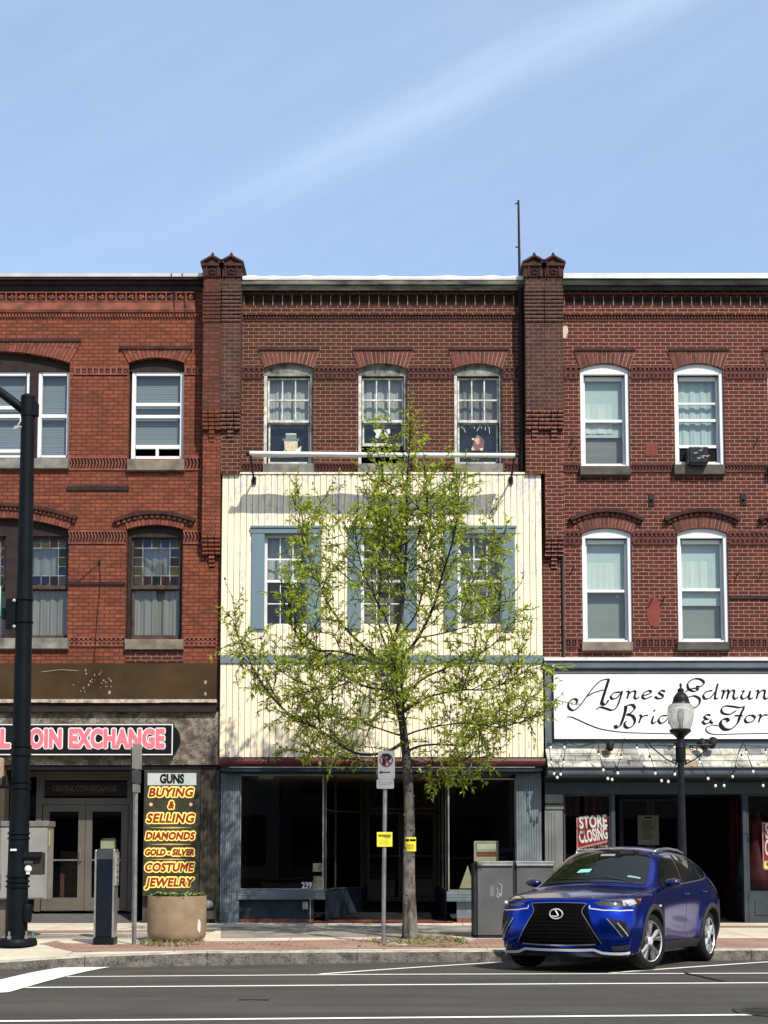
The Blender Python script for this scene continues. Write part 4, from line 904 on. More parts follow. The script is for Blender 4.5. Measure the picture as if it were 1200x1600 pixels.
def rwindow(o, a, c, spring, bot, sash_mid, sill, lower, k):
    mb = MB(); filler(mb, o, D0 + .05, D0 + .14, zt(spring + 7)); rect(mb, a, spring + 7, a + 6, bot, D0 + .05, D0 + .16); rect(mb, c - 6, spring + 7, c, bot, D0 + .05, D0 + .16)
    rect(mb, a + 6, bot - 3, c - 6, bot, D0 + .05, D0 + .16); win = mb.build('window', M_white, RB, bevel=.006)
    y = D0 + .17; l, r = a + 6, c - 6
    mb = MB(); frame4(mb, l, spring + 8, r, bot - 3, 3.2, y, y + .06, tt=6, tb=4); rect(mb, l + 3.2, sash_mid - 2, r - 3.2, sash_mid + 2.2, y - .006, y + .06)
    if k == 'ac': rect(mb, l + 3.2, 625, r - 3.2, 628, y + .002, y + .05); rect(mb, l + 3.2, 692, r - 3.2, 696.5, y - .008, y + .05)
    mb.build('sash', M_white, win)
    mb = MB(); sheet(mb, l + 3, spring + 13, r - 3, sash_mid - 1, y + .02); sheet(mb, l + 3, sash_mid + 1.5, r - 3, (694 if k == 'ac' else bot - 6), y + .035); mb.build('pane', M_glass, win)
    mid = sash_mid + (30 if lower else 22)
    mb = MB()
    if k == 'ac': folds(mb, l + 2, spring + 12, r - 2, 694, y + .12, .012, 40, 4, 55); mb.build('curtain', M_shade_teal, win)
    else:
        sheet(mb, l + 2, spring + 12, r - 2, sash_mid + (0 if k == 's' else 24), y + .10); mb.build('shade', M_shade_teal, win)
        mb = MB(); k2 = .72 if k == 'd' else .80 if k == 's' else .66; folds(mb, l + 2, sash_mid - (29 if not lower else 46), l + (r - l) * k2, sash_mid + (18 if not lower else 2), y + .085, .006, 30, 2.0, int(a)); mb.build('curtain', M_pane_reflection, win)  # pale sheet added behind the glass as a painted reflection
        mb = MB(); sheet(mb, l + 2, sash_mid - 4, r - 2, bot - 6, y + .16); mb.build('shade', M_shade_grey if k != 'd' else M_shade_dim, win)
    w_sill(win, a, bot + .5, c + 2, sill, M_stone_br if lower and k == 's' else M_stone_dk, .11)
    if lower: arch_shape(o, .30, 0.0, win, MO_R, curved=True, bw=.068); hood_curve(o, .30, .07, 1.16, win, [M_orn_dark, M_band_mar], proud=.11)
    else: arch_shape(o, zt(547.5) - o['z1'], .13, win, MO_R); mb = MB(); fb(mb, a - 9, 544, c + 9, 547.5, .05); mb.build('hood_mould', M_orn_dark, win)
    return win
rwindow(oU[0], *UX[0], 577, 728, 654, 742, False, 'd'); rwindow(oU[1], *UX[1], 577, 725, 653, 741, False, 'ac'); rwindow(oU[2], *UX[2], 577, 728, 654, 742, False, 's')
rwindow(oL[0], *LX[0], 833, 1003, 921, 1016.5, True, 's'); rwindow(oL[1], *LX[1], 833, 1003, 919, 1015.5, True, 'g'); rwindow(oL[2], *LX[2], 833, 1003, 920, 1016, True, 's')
# window air conditioner with a torn plastic wrap
p = P(1091, 722, D0 - .2); ac = thing('air_conditioner', 'small black wrapped air conditioner sticking out under the raised sash of the white framed window', 'air conditioner', (p.x, D0, zt(725)))
mb = MB(); x0, x1 = xz(1077, 708, .25)[0], xz(1107, 708, .25)[0]; mb.box(x0, x1, D0 - .25, D0 + .3, zt(723.5, .25), zt(697.5, .25)); M_plast = plain('black_plastic_wrap', (.016, .016, .017), .28, var=.3, nscale=14, bump=.9, spec=.6); mb.build('casing', M_plast, ac, bevel=.02)
mb = MB(); x0, x1 = xz(1062, 708, -.18)[0], xz(1125, 708, -.18)[0]; mb.box(x0, x1, D0 + .19, D0 + .21, zt(722, -.2), zt(696, -.2)); mb.build('side_panel', M_dark, ac)
mb = MB(); x0 = xz(1078, 710, .25)[0]; mb.box(x0, x0 + .34, D0 - .24, D0 - .235, zt(725.8, .25), zt(724, .25)); mb.build('bracket', M_iron, ac)
rnd = random.Random(5); mb = MB()
for k in range(7):
    xx = xz(1082 + rnd.random() * 20, 700, .26)[0]; zz = zt(699 + rnd.random() * 18, .26); mb.poly([(xx, D0 - .258, zz), (xx + .05 + .06 * rnd.random(), D0 - .268, zz + .015), (xx + .06, D0 - .262, zz - .02)])
mb.build('torn_wrap', plain('silver_wrap', (.5, .5, .5), .25, metal=.6), ac)

# ---- bridal shop front
M_fascia = plain('slate_blue_boards', (.105, .130, .150), .55, var=.18, nscale=2, bump=.08)
M_fascia_dk = plain('dark_slate_boards', (.040, .052, .062), .55, var=.18, nscale=2, bump=.08)
M_shop_grey = plain('grey_shop_paint', (.155, .160, .155), .6, var=.15, nscale=2)
xs0, xs1 = xz(851.5, 1100, .2)[0], xr1; OF = .20
def rb(mb, b, d, off, back=0.0, x0=None, x1=None): mb.box(xs0 if x0 is None else x0, xs1 if x1 is None else x1, D0 - off, D0 - back, zt(d, off), zt(b, off))
mb = MB(); mb.profile(xs0 - .01, xs1, [(D0 - .30, zt(1032, .3)), (D0 - .30, zt(1028.5, .3)), (D0, zt(1027)), (D0, zt(1032.5))]); rr = random.Random(2)
for k in range(9): 
    xx = xz(872 + k * 40 + rr.random() * 20, 1030)[0]; mb.box(xx, xx + .1 + .2 * rr.random(), D0 - .303, D0 - .25, zt(1028.5, .3), zt(1028.5, .3) + .02)
mb.build('capping', M_flash, RB)
mb = MB(); rb(mb, 1032.3, 1043, .26); rb(mb, 1043, 1170.5, OF); rb(mb, 1049.5, 1052, .235, OF); mb.m = 1; rb(mb, 1043.2, 1044.5, .255, OF)
mb.build('fascia', [M_fascia, M_fascia_dk], RB)
# pent roof of grey slates
M_slates = []
for nm, c_ in (('grey', (.30, .30, .28)), ('pale', (.52, .52, .45)), ('cream', (.60, .58, .48)), ('dark', (.20, .205, .20)), ('rust', (.42, .30, .19))): M_slates.append(plain('roof_slate_' + nm, c_, .8, var=.38, nscale=3.5, bump=.3))
mb = MB(); rr = random.Random(12); y_t, y_b = D0 - .20, D0 - .62; z_t, z_b = zt(1170, .2), zt(1198, .62)
for row in range(3):
    f0, f1 = row / 3, (row + 1) / 3; x = xs0 - .2 * (row % 2) - .05
    while x < xs1:
        w = .24 + .05 * rr.random(); xa, xb = max(x + .004, xs0), min(x + w - .004, xs1)
        if xb - xa > .02:
            mb.m = rr.choice((0, 0, 1, 1, 1, 2, 2, 2, 3, 4 if rr.random() < .5 else 1)); lift = .014 + rr.random() * .006
            ya, za, yb, zb = y_t + (y_b - y_t) * f0, z_t + (z_b - z_t) * f0, y_t + (y_b - y_t) * min(f1 + .05, 1.02), z_t + (z_b - z_t) * min(f1 + .05, 1.02)
            mb.add([(xa, ya, za + .002), (xb, ya, za + .002), (xb, yb - .006, zb + lift), (xa, yb - .006, zb + lift), (xa, yb - .004, zb + lift - .012), (xb, yb - .004, zb + lift - .012)], [(0, 3, 2, 1), (3, 4, 5, 2)])
        x += w
mb.build('pent_roof', M_slates, RB)
mb = MB(); mb.profile(xs0, xs1, [(D0, zt(1215)), (D0 - .56, zt(1211, .56)), (D0 - .60, zt(1210, .6)), (D0 - .62, zt(1206.5, .62)), (D0 - .58, zt(1206, .58)), (D0 - .58, zt(1200, .58)), (D0 - .63, zt(1199.3, .63)), (D0 - .62, zt(1198, .62)), (D0 - .2, zt(1171, .2) - .01), (D0, zt(1171))]); mb.build('gutter', M_fascia, RB)
mb = MB(); rb(mb, 1222, 1240.5, .06, -.2, x1=xs1); rb(mb, 1214, 1222, .02, -.2); mb.build('beam', M_fascia_dk, RB)
# pilaster with three sunk flutes, dark display windows and a deep entry
mb = MB(); fb(mb, 852, 1241, 880, 1255.5, .08, -.2); fb(mb, 852, 1257.5, 881, 1264, .10, -.2); fb(mb, 852, 1264, 880, 1447, .07, -.2)
for px in (858.5, 863.5, 868.5): fb(mb, px - .9, 1270, px + .9, 1440, .082, .07)
mb.build('pilaster', M_shop_grey, RB, bevel=.003)
xq = lambda px: xz(px, 1330)[0]
M_int_red = plain('dark_red_drape', (.05, .006, .008), .7, var=.5, nscale=3)
zc_ = zt(1240.5)
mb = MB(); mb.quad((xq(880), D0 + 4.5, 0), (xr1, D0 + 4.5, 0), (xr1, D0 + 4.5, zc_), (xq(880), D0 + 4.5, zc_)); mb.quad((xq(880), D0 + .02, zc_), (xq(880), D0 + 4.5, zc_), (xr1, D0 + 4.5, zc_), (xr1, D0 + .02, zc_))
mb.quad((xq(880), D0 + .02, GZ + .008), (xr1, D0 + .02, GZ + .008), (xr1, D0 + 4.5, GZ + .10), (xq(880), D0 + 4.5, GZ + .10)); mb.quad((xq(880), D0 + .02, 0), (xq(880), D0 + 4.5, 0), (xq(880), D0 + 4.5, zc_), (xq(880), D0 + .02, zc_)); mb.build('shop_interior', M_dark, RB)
def shop_window(a, c, b, d, name='display_window'):
    mb = MB(); t = .035; x0, x1, z1, z0 = xq(a), xq(c), zt(b), zt(d); y0, y1 = D0, D0 + .06
    mb.box(x0, x0 + t, y0, y1, z0, z1); mb.box(x1 - t, x1, y0, y1, z0, z1); mb.box(x0 + t, x1 - t, y0, y1, z0, z0 + t); mb.box(x0 + t, x1 - t, y0, y1, z1 - t, z1); w = mb.build(name, M_fascia_dk, RB)
    mb = MB(); mb.quad((x0 + t, D0 + .03, z0 + t), (x1 - t, D0 + .03, z0 + t), (x1 - t, D0 + .03, z1 - t), (x0 + t, D0 + .03, z1 - t)); mb.build('pane', M_shop_glass, w)
    mb = MB(); mb.box(x0, x1, D0 - .02, D0 + .2, GZ - .05, z0 - .002); mb.box(x0 + .12, x1 - .12, D0 - .035, D0 - .02, GZ + .15, z0 - .12); mb.build('bulkhead', M_fascia_dk, w)
    return w
swL = shop_window(881, 956, 1241, 1395); swR = shop_window(1168, 1335, 1241, 1395)
for a, c in ((956, 962), (1162, 1168)):
    mb = MB(); fb(mb, a, 1241, c, 1447, .03, -.12); mb.build('mullion', M_fascia_dk, RB)
DE = D0 + 2.6
def rx(px): return P(px, 1330, DE).x
def rz(py): return P(600, py, DE).z
mb = MB(); mb.box(rx(990), rx(1096), DE, DE + .06, rz(1243.5), rz(1235)); M_pale_grey = plain('pale_grey_board', (.30, .30, .28), .7); mb.build('transom_board', M_pale_grey, RB)
for a_, c_ in ((1015.5, 1031), (1038, 1047), (1058, 1066)):
    pass
mb = MB()
for a_, c_ in ((1015.5, 1031.5), (1037, 1047.5)): mb.box(rx(a_), rx(c_), DE - .004, DE, rz(1240.5), rz(1235.5))
mb.build('transom_slot', M_dark, RB)
ds = shop_doors(RB, 968, 1066, 1246, 1428, DE, M_fascia_dk, 2.2, M_shop_glass, t=.09)
mb = MB(); folds(mb, 1160, 1242, 1196, 1440, D0 + 1.0, .05, 40, 5, 77); mb.build('drape', M_int_red, RB); mb = MB(); folds(mb, 884, 1243, 950, 1275, D0 + .8, .05, 40, 5, 78); mb.build('drape', M_int_red, RB)
# dim gowns on stands inside the right window
M_gown = plain('deep_red_gown', (.07, .006, .007), .6, var=.4); M_gown2 = plain('green_gown', (.010, .022, .022), .6, var=.4)
for k, (px, mt, lb) in enumerate(((1186, M_gown, 'deep red gown on a dress form inside the dark bridal window'), (1172, M_gown2, 'dark green gown on a dress form inside the dark bridal window'))):
    c = P(px, 1400, D0 + .55 + .25 * k); mb = MB(); mb.lathe([(.30, .0), (.27, .35), (.17, .85), (.12, 1.0), (.16, 1.22), (.17, 1.35), (.06, 1.43), (.055, 1.55)], (c.x, c.y, GZ + .62), 20)
    g = mb.build('gown', mt, None, smooth=True, cat='gown', label=lb, origin=(c.x, c.y, GZ + .62))
# stage floors of the display windows
for q in ((xq(1168), xr1 - .05), (xq(881), xq(950))): mb = MB(); mb.box(*q, D0 + .2, D0 + 2.2, GZ + .02, GZ + .6); mb.build('display_floor', M_brown_wood, RB)

# ================================================================ coin shop front on the left building
M_fas_brown = plain('brown_metal_fascia', (.060, .038, .019), .7, var=.25, nscale=1.4, bump=.06, spec=.15)
M_stucco, t = new('stained_stucco'); v = t.obj(); n1 = t.noise(v, 2.2, 8, .68); n2 = t.noise(v, 9, 6, .7); n3 = t.noise(v, 55, 3)
c = t.mix(t.ramp(n1, .42, .60), (.070, .048, .036), (.28, .245, .19)); c = t.mix(t.math('MULTIPLY', t.ramp(n2, .46, .60), .8), c, (.035, .024, .018)); c = t.mix(t.math('MULTIPLY', t.ramp(n3, .5, .7), .3), c, (.42, .36, .28))
t.l(c, t.b.inputs['Base Color']); t.b.inputs['Roughness'].default_value = .95; t.bump(t.math('ADD', t.math('MULTIPLY', n2, .7), n3), .7, .02)
M_bronze = plain('brown_corrugated_siding', (.062, .052, .038), .5, var=.2, nscale=2)
M_taupe = plain('taupe_door_frame', (.115, .104, .085), .5, var=.1, nscale=2)
M_pinktrim = plain('peeling_trim', (.50, .40, .33), .8, var=.4, nscale=9, bump=.3)
xl0, xl1 = xz(-330, 1100)[0], xz(338.5, 1100, .1)[0]
def lb_(mb, b, d, off, back=0.0, x0=None, x1=None): mb.box(xl0 if x0 is None else x0, xl1 if x1 is None else x1, D0 - off, D0 - back, zt(d, off), zt(b, off))
M_torn = plain('torn_paper', (.42, .35, .27), .9)
mb = MB(); lb_(mb, 1036, 1092.5, .10); mb.build('fascia', M_fas_brown, LB)
rr = random.Random(6)
for k in range(26):                                  # torn paper scraps left on the fascia
    px, py = 150 + rr.gauss(0, 16), 1064 + rr.gauss(0, 9)
    if not 1040 < py < 1088: continue
    x, z = xz(px, py, .1); a = rr.random() * 3; s_ = .008 + .013 * rr.random()
    mb = MB(); mb.poly([(x + s_ * math.cos(a), D0 - .104, z + s_ * math.sin(a) * 2), (x + s_ * math.cos(a + 2), D0 - .104, z + s_ * math.sin(a + 2)), (x + s_ * math.cos(a + 4), D0 - .104, z + s_ * 1.6 * math.sin(a + 4))]); mb.build('paper_scrap', M_torn, LB)
mb = MB(); mb.tube([(xz(64, 1050, .11)[0], D0 - .105, zt(1050, .1)), (xz(95, 1046.5, .11)[0], D0 - .106, zt(1046.5, .1)), (xz(122, 1048, .11)[0], D0 - .105, zt(1048, .1))], .006, 5); mb.build('fascia_scratch', M_torn, LB)
for px, py in ((171, 1082), (321, 1066), (321, 1084)): mb = MB(); fb(mb, px - 1.5, py - 2.5, px + 1.5, py + 2.5, .105, .09); mb.build('paper_scrap', M_torn, LB)
mb = MB(); rr = random.Random(9); x = xl0
while x < xl1 - .05:
    w = min(.3 + rr.random() * .9, xl1 - x); mb.box(x, x + w, D0 - .115 - rr.random() * .008, D0, zt(1097.5 + rr.random(), .1), zt(1092.7, .1)); x += w + .001
mb.build('fascia_trim', M_pinktrim, LB)
mb = MB(); lb_(mb, 1098.6, 1106, .07); lb_(mb, 1106, 1112, .16); mb.build('cornice', M_cornice_brown, LB)
mb = MB(); lb_(mb, 1112.2, 1195, .06, -.12, x1=xz(342.5, 1150, .06)[0]); mb.build('stucco_band', M_stucco, LB)
mb = MB(); lb_(mb, 1195.2, 1203, .03, -.2, x1=xz(342, 1200)[0]); mb.build('lintel', M_dark, LB)
# corrugated siding right of the doors
fluted(LB, 222, 342, 1203, 1447, M_bronze, 'siding', .05, .075)
fluted(LB, -330, 3, 1203, 1447, M_bronze, 'siding', .05, .075)
DL = D0 + 0.75
def dx(px, py=1330): return P(px, py, DL).x
def dz(py): return P(600, py, DL).z
mb = MB(); mb.box(dx(20), dx(206), DL - .02, DL + .08, dz(1214), dz(1205.5)); mb.box(dx(55), dx(64), DL, DL + .08, dz(1424), dz(1214.1)); mb.box(dx(200), dx(206.5), DL, DL + .08, dz(1424), dz(1214.1)); mb.box(dx(64), dx(200), DL, DL + .08, dz(1257), dz(1247)); mb.box(dx(64), dx(200), DL - .012, DL + .07, dz(1219), dz(1214.2))
mb.box(dx(64), dx(67), DL + .01, DL + .06, dz(1247), dz(1219)); mb.box(dx(197), dx(200), DL + .01, DL + .06, dz(1247), dz(1219)); df = mb.build('door_frame', M_taupe, LB)
mb = MB(); mb.box(dx(68), dx(196), DL + .02, DL + .04, dz(1243.5), dz(1221.5)); tp = mb.build('transom_sign', plain('dark_transom_board', (.022, .016, .012), .4, var=.3), df)
M_gilt = plain('dim_gilt', (.10, .072, .035), .5, var=.2)
pz = P(132, 1232.5, DL); letters('CENTRAL COIN EXCHANGE', .16, M_gilt, df, 'transom_lettering', (pz.x, DL + .016, pz.z), .002, .004, width=1.28)
shop_doors(LB, 65, 199.5, 1257.5, 1423, DL + .012, M_taupe, 1.9, M_shop_glass, t=.135)
mb = MB(); mb.quad((dx(20), DL + .03, dz(1424)), (dx(55), DL + .03, dz(1424)), (dx(55), DL + .03, dz(1214)), (dx(20), DL + .03, dz(1214))); mb.build('side_light', M_shop_glass, LB)
for a_, c_ in ((15, 21), (206.6, 214)): 
    mb = MB(); mb.box(dx(a_), dx(c_), DL, DL + .06, dz(1424), dz(1208)); mb.build('door_jamb', M_taupe, LB)
mb = MB(); mb.quad((dx(-5), D0 + .05, GZ - .05), (dx(-5), DL + .1, GZ - .05), (dx(-5), DL + .1, zt(1200)), (dx(-5), D0 + .05, zt(1200))); mb.quad((dx(216), D0 + .05, GZ - .05), (dx(216), DL + .1, GZ - .05), (dx(216), DL + .1, zt(1200)), (dx(216), D0 + .05, zt(1200))); mb.quad((dx(-8), D0 + .02, zt(1199)), (dx(-8), DL + .2, zt(1199)), (dx(220), DL + .2, zt(1199)), (dx(220), D0 + .02, zt(1199))); mb.build('entry_lining', M_bronze, LB)
zf = P(600, 1425, DL).z
mb = MB(); mb.quad((dx(-8), D0 - .02, GZ + .006), (dx(218), D0 - .02, GZ + .006), (dx(218), DL + .3, zf), (dx(-8), DL + .3, zf)); mb.build('entry_floor', plain('grey_entry_floor', (.10, .10, .095), .8), LB)
mb = MB(); mb.quad((dx(10), DL + 3, 0), (dx(215), DL + 3, 0), (dx(215), DL + 3, zt(1199)), (dx(10), DL + 3, zt(1199))); mb.quad((dx(10), DL + .1, zf), (dx(215), DL + .1, zf), (dx(215), DL + 3, zf), (dx(10), DL + 3, zf)); mb.quad((dx(10), DL + .1, dz(1208)), (dx(10), DL + 3, dz(1208)), (dx(215), DL + 3, dz(1208)), (dx(215), DL + .1, dz(1208))); mb.quad((dx(10), DL + .1, 0), (dx(10), DL + 3, 0), (dx(10), DL + 3, zt(1200)), (dx(10), DL + .1, zt(1200))); mb.quad((dx(216), DL + .1, 0), (dx(216), DL + 3, 0), (dx(216), DL + 3, zt(1200)), (dx(216), DL + .1, zt(1200))); mb.build('shop_interior', M_dark, LB)
mb = MB(); yy = DL + .9; p, q = P(93, 1402, yy), P(120, 1330, yy); mb.box(p.x, q.x, yy, yy + .4, zf, q.z)
mb.build('counter', plain('red_brown_counter', (.10, .035, .022), .6, var=.3), None, cat='counter', label='red brown wooden counter seen through the left glass door', origin=(p.x, yy, zf), bevel=.01)
mb = MB(); yy = DL + .35; p, q = P(157, 1332, yy), P(181, 1312, yy); mb.box(p.x, q.x, yy, yy + .1, p.z, q.z); mb.box(p.x + .02, q.x - .02, yy + .01, yy + .09, q.z, q.z + .03); mb.build('notice_box', plain('pale_yellow_card', (.50, .47, .30), .8), None, cat='box', label='pale yellow box on the ledge behind the right glass door', origin=(p.x, yy, p.z))
# ================================================================ signs, lights and other things fixed to the fronts
M_sign_black = plain('black_sign_face', (.012, .012, .012), .35, var=.15, bump=.03)
M_sign_white = plain('white_sign_paint', (.84, .85, .84), .5, var=.02, nscale=2, bump=.02)
M_pink = plain('faded_pink_letter', (.86, .19, .24), .5, var=.05, nscale=5, bump=.02)
M_ink = plain('black_sign_ink', (.010, .010, .011), .45, var=.1, bump=0)
# coin shop sign: long black board, white keyline, rounded end
SO = .20
p = P(0, 1180, D0 - SO); cs = thing('shop_sign', 'long black shop board with pink capital letters and white keyline over the glass doors', 'sign', (P(20, 1180, D0 - SO).x, D0 - .06, p.z))
X2 = lambda px, o=SO: P(px, 1155, D0 - o).x
mb = MB(); mb.box(X2(-330), X2(271), D0 - SO, D0 - .061, zt(1180.5, SO), zt(1130.5, SO)); cx, r_ = X2(262), (zt(1132, .14) - zt(1179, .14)) / 2; zc = (zt(1132, .14) + zt(1179, .14)) / 2
mb.prism([(X2(258, .14), zc - r_)] + [(X2(263, .14) + r_ * .78 * math.sin(math.pi * k / 14), zc - r_ * math.cos(math.pi * k / 14)) for k in range(15)] + [(X2(258, .14), zc + r_)], D0 - .14, D0 - .061)
mb.build('sign_board', M_sign_black, cs, bevel=.004)
mb = MB(); t_ = 1.2
for b_, d_ in ((1131.4, 1131.4 + t_ * 1.3), (1178.2, 1178.2 + t_ * 1.3)): mb.box(X2(-328), X2(270), D0 - SO - .004, D0 - SO - .0005, zt(d_, SO), zt(b_, SO))
mb.box(X2(268.4), X2(270), D0 - SO - .005, D0 - SO - .0005, zt(1178.2, SO), zt(1133, SO)); mb.build('keyline', M_sign_white, cs)
zl = zt(1155.4, SO)
for word, a, c in (('EXCHANGE', 107, 258.5), ('COIN', 25, 98), ('CENTRAL', -125, 17.5)):
    xm, w = (X2(a) + X2(c)) / 2, X2(c) - X2(a)
    letters(word, .485, M_sign_white, cs, 'letter_outline', (xm, D0 - SO - .008, zl), .001, .014, width=w - .05, spacing=1.06, edge=.032)
    letters(word, .485, M_pink, cs, 'lettering', (xm, D0 - SO - .014, zl), .002, .014, width=w - .05, spacing=1.06, edge=.011)
# tall panel of goods bought and sold
GO = .24; g1 = thing('shop_sign', 'tall narrow panel listing goods in red letters edged in yellow behind the round planter', 'sign', (P(268, 1397, D0 - GO).x, D0 - .05, zt(1397, GO)))
X3 = lambda px: P(px, 1300, D0 - GO).x
Z3 = lambda py: zt(py, GO)
mb = MB(); mb.box(X3(224), X3(311.5), D0 - GO, D0 - .051, Z3(1400), Z3(1203.5)); mb.build('sign_case', plain('dark_bronze_case', (.045, .042, .035), .45, var=.15), g1, bevel=.006)
mb = MB(); mb.box(X3(228), X3(307), D0 - GO - .004, D0 - GO, Z3(1396), Z3(1206.5)); mb.build('sign_face', plain('olive_sign_face', (.055, .050, .030), .4, var=.25, nscale=4), g1)
mb = MB(); mb.box(X3(229.5), X3(306), D0 - GO - .012, D0 - GO - .0045, Z3(1227), Z3(1208)); mb.build('name_plate', plain('grey_white_plate', (.50, .54, .56), .45, var=.08), g1)
letters('GUNS', .235, M_ink, g1, 'lettering', (X3(267.8), D0 - GO - .015, Z3(1217.6)), .002, .012, width=X3(287) - X3(249))
M_yel = plain('yellow_letter_edge', (1.10, .92, .20), .6, var=.05, bump=.02); M_redl = plain('dark_red_letter', (.30, .016, .010), .7, var=.1, bump=.02); M_org = plain('ochre_rule', (.62, .40, .14), .5, var=.2)
for word, a, c, y, h in (('BUYING', 230, 304, 1238.5, .225), ('&', 261, 273.5, 1258, .19), ('SELLING', 227, 306, 1279, .235), ('DIAMONDS', 226, 306.5, 1306.5, .190), ('GOLD - SILVER', 225.5, 305.5, 1332, .155), ('COSTUME', 226, 306, 1355.5, .215), ('JEWELRY', 226, 306, 1379, .22)):
    xm, w = X3((a + c) / 2), X3(c) - X3(a)
    letters(word, h, M_yel, g1, 'letter_edge', (xm, D0 - GO - .009, Z3(y)), .0012, .006, shear=.20, width=w - .055, spacing=1.06, edge=.030)
    letters(word, h, M_redl, g1, 'lettering', (xm, D0 - GO - .015, Z3(y)), .0010, .0, shear=.20, width=w - .055, spacing=1.06, edge=.0095)
mb = MB()
for y in (1293.3, 1319.3, 1342.8): mb.prism([(X3(231), Z3(y)), (X3(268), Z3(y + 1.4)), (X3(301), Z3(y)), (X3(268), Z3(y - 1.4))], D0 - GO - .010, D0 - GO - .0045)
mb.build('rule', M_org, g1)
mb = MB()
for px in (235.5, 298): mb.lathe([(.034, 0), (.034, -.006)], (X3(px), D0 - GO - .005, Z3(1257)), 12, 'y')
mb.build('lamp_dot', plain('pale_orange_dot', (.80, .52, .34), .5), g1)
mb = MB()
for y in range(1250, 1396, 13):
    for px in (227.6, 307.4): mb.lathe([(.008, 0), (.008, -.007)], (X3(px), D0 - GO, Z3(y)), 6, 'y')
mb.build('screw', M_alu, g1)
# gas meter beside the panel
mp = P(327, 1446, D0 - .12); gm = thing('gas_meter', 'small grey gas meter with pipes on the brown siding right of the round planter', 'gas meter', (mp.x, D0 - .12, GZ))
M_gm = plain('grey_meter_paint', (.32, .33, .31), .5, metal=.2)
mb = MB(); c = P(325.5, 1413, D0 - .16); mb.lathe([(.075, .08), (.085, .05), (.085, -.03), (.06, -.06), (.02, -.065)], (c.x, D0 - .16, c.z), 16, 'y'); mb.build('dial', M_gm, gm)
mb = MB(); mb.tube([(c.x, D0 - .13, GZ), (c.x, D0 - .13, c.z - .07)], .02, 8); mb.tube([(c.x + .07, D0 - .13, c.z - .02), (c.x + .13, D0 - .13, c.z - .05), (c.x + .13, D0 - .13, GZ)], .018, 8); mb.box(c.x - .08, c.x + .15, D0 - .2, D0 - .06, GZ + .08, GZ + .24); mb.build('pipework', plain('dark_pipe', (.06, .06, .055), .6), gm, bevel=.005)

# bridal sign: white board with brush lettering
BO = .245
bs = thing('shop_sign', 'wide white signboard with black script lettering above the slate pent roof', 'sign', (P(1090, 1155, D0 - BO).x, D0 - OF, zt(1155, BO)))
X4 = lambda px, py=1100: P(px, py, D0 - BO).x
Z4 = lambda py: zt(py, BO)
mb = MB(); mb.box(X4(865.5), X4(1318), D0 - BO, D0 - OF - .001, Z4(1154.5), Z4(1053.5)); mb.build('sign_board', M_sign_white, bs)
mb = MB(); mb.box(X4(864), X4(1319), D0 - BO - .006, D0 - OF - .001, Z4(1156.5), Z4(1154.7)); mb.box(X4(864), X4(865.3), D0 - BO - .006, D0 - OF - .001, Z4(1154.7), Z4(1053.5)); mb.build('sign_edge', M_ink, bs)
def spline(pts, k=7):
    out = []; n = len(pts)
    for i in range(n - 1):
        p0, p1, p2, p3 = pts[max(i - 1, 0)], pts[i], pts[i + 1], pts[min(i + 2, n - 1)]
        for j in range(k):
            t = j / k; out.append(tuple(.5 * ((2 * p1[m]) + (-p0[m] + p2[m]) * t + (2 * p0[m] - 5 * p1[m] + 4 * p2[m] - p3[m]) * t * t + (-p0[m] + 3 * p1[m] - 3 * p2[m] + p3[m]) * t ** 3) for m in (0, 1)))
    out.append(pts[-1]); return out
def pen(mb, pts, wide, thin, y, nib=35, k=7):
    """a broad pen stroke through photo points on the sign"""
    q = [(X4(a, b), Z4(b)) for a, b in spline(pts, k)]
    L = []; Rr = []
    for i, (x, z) in enumerate(q):
        a, b = q[max(i - 1, 0)], q[min(i + 1, len(q) - 1)]; dx_, dz_ = b[0] - a[0], b[1] - a[1]; l = math.hypot(dx_, dz_) or 1e-6; dx_ /= l; dz_ /= l
        w = math.atan2(dz_, dx_) - R(nib); h = max(thin, wide * abs(math.sin(w))) / 2
        if i in (0, len(q) - 1): h *= .55
        L.append((x - dz_ * h, z + dx_ * h)); Rr.append((x + dz_ * h, z - dx_ * h))
    for i in range(len(q) - 1): mb.quad((L[i][0], y, L[i][1]), (Rr[i][0], y, Rr[i][1]), (Rr[i + 1][0], y, Rr[i + 1][1]), (L[i + 1][0], y, L[i + 1][1]))
z7 = lambda *pts: [(840 + x / 5.4545, 1020 + y / 5.4545) for x, y in pts]
z8 = lambda *pts: [(1020 + x / 6.667, 1020 + y / 6.667) for x, y in pts]
sh = lambda st, dx_, dy_=0: [(x + dx_, y + dy_) for x, y in st]
mb = MB(); W1, T1 = .060, .015
A_ = [z7((325, 440), (335, 405), (302, 394), (264, 428), (268, 472), (310, 490), (360, 450), (420, 370), (480, 290), (540, 238), (612, 222)), z7((415, 375), (480, 340), (565, 315))]
strokes = A_[:]
thick = [z7((608, 222), (580, 310), (552, 400), (550, 432), (580, 437), (606, 402))]
g_ = [z7((708, 335), (655, 340), (624, 370), (640, 394), (680, 380), (718, 328)), z7((722, 322), (700, 400), (672, 465), (632, 489), (572, 472), (530, 464), (498, 486))]
n_ = [z7((752, 334), (776, 332), (762, 392)), z7((765, 368), (800, 332), (832, 332), (826, 380), (845, 391), (866, 374))]
e_ = [z7((895, 365), (948, 352), (966, 332), (938, 324), (902, 348), (894, 378), (920, 392), (975, 368))]
s_ = [z7((1088, 330), (1055, 322), (1034, 342), (1065, 364), (1060, 386), (1022, 389), (1000, 372))]
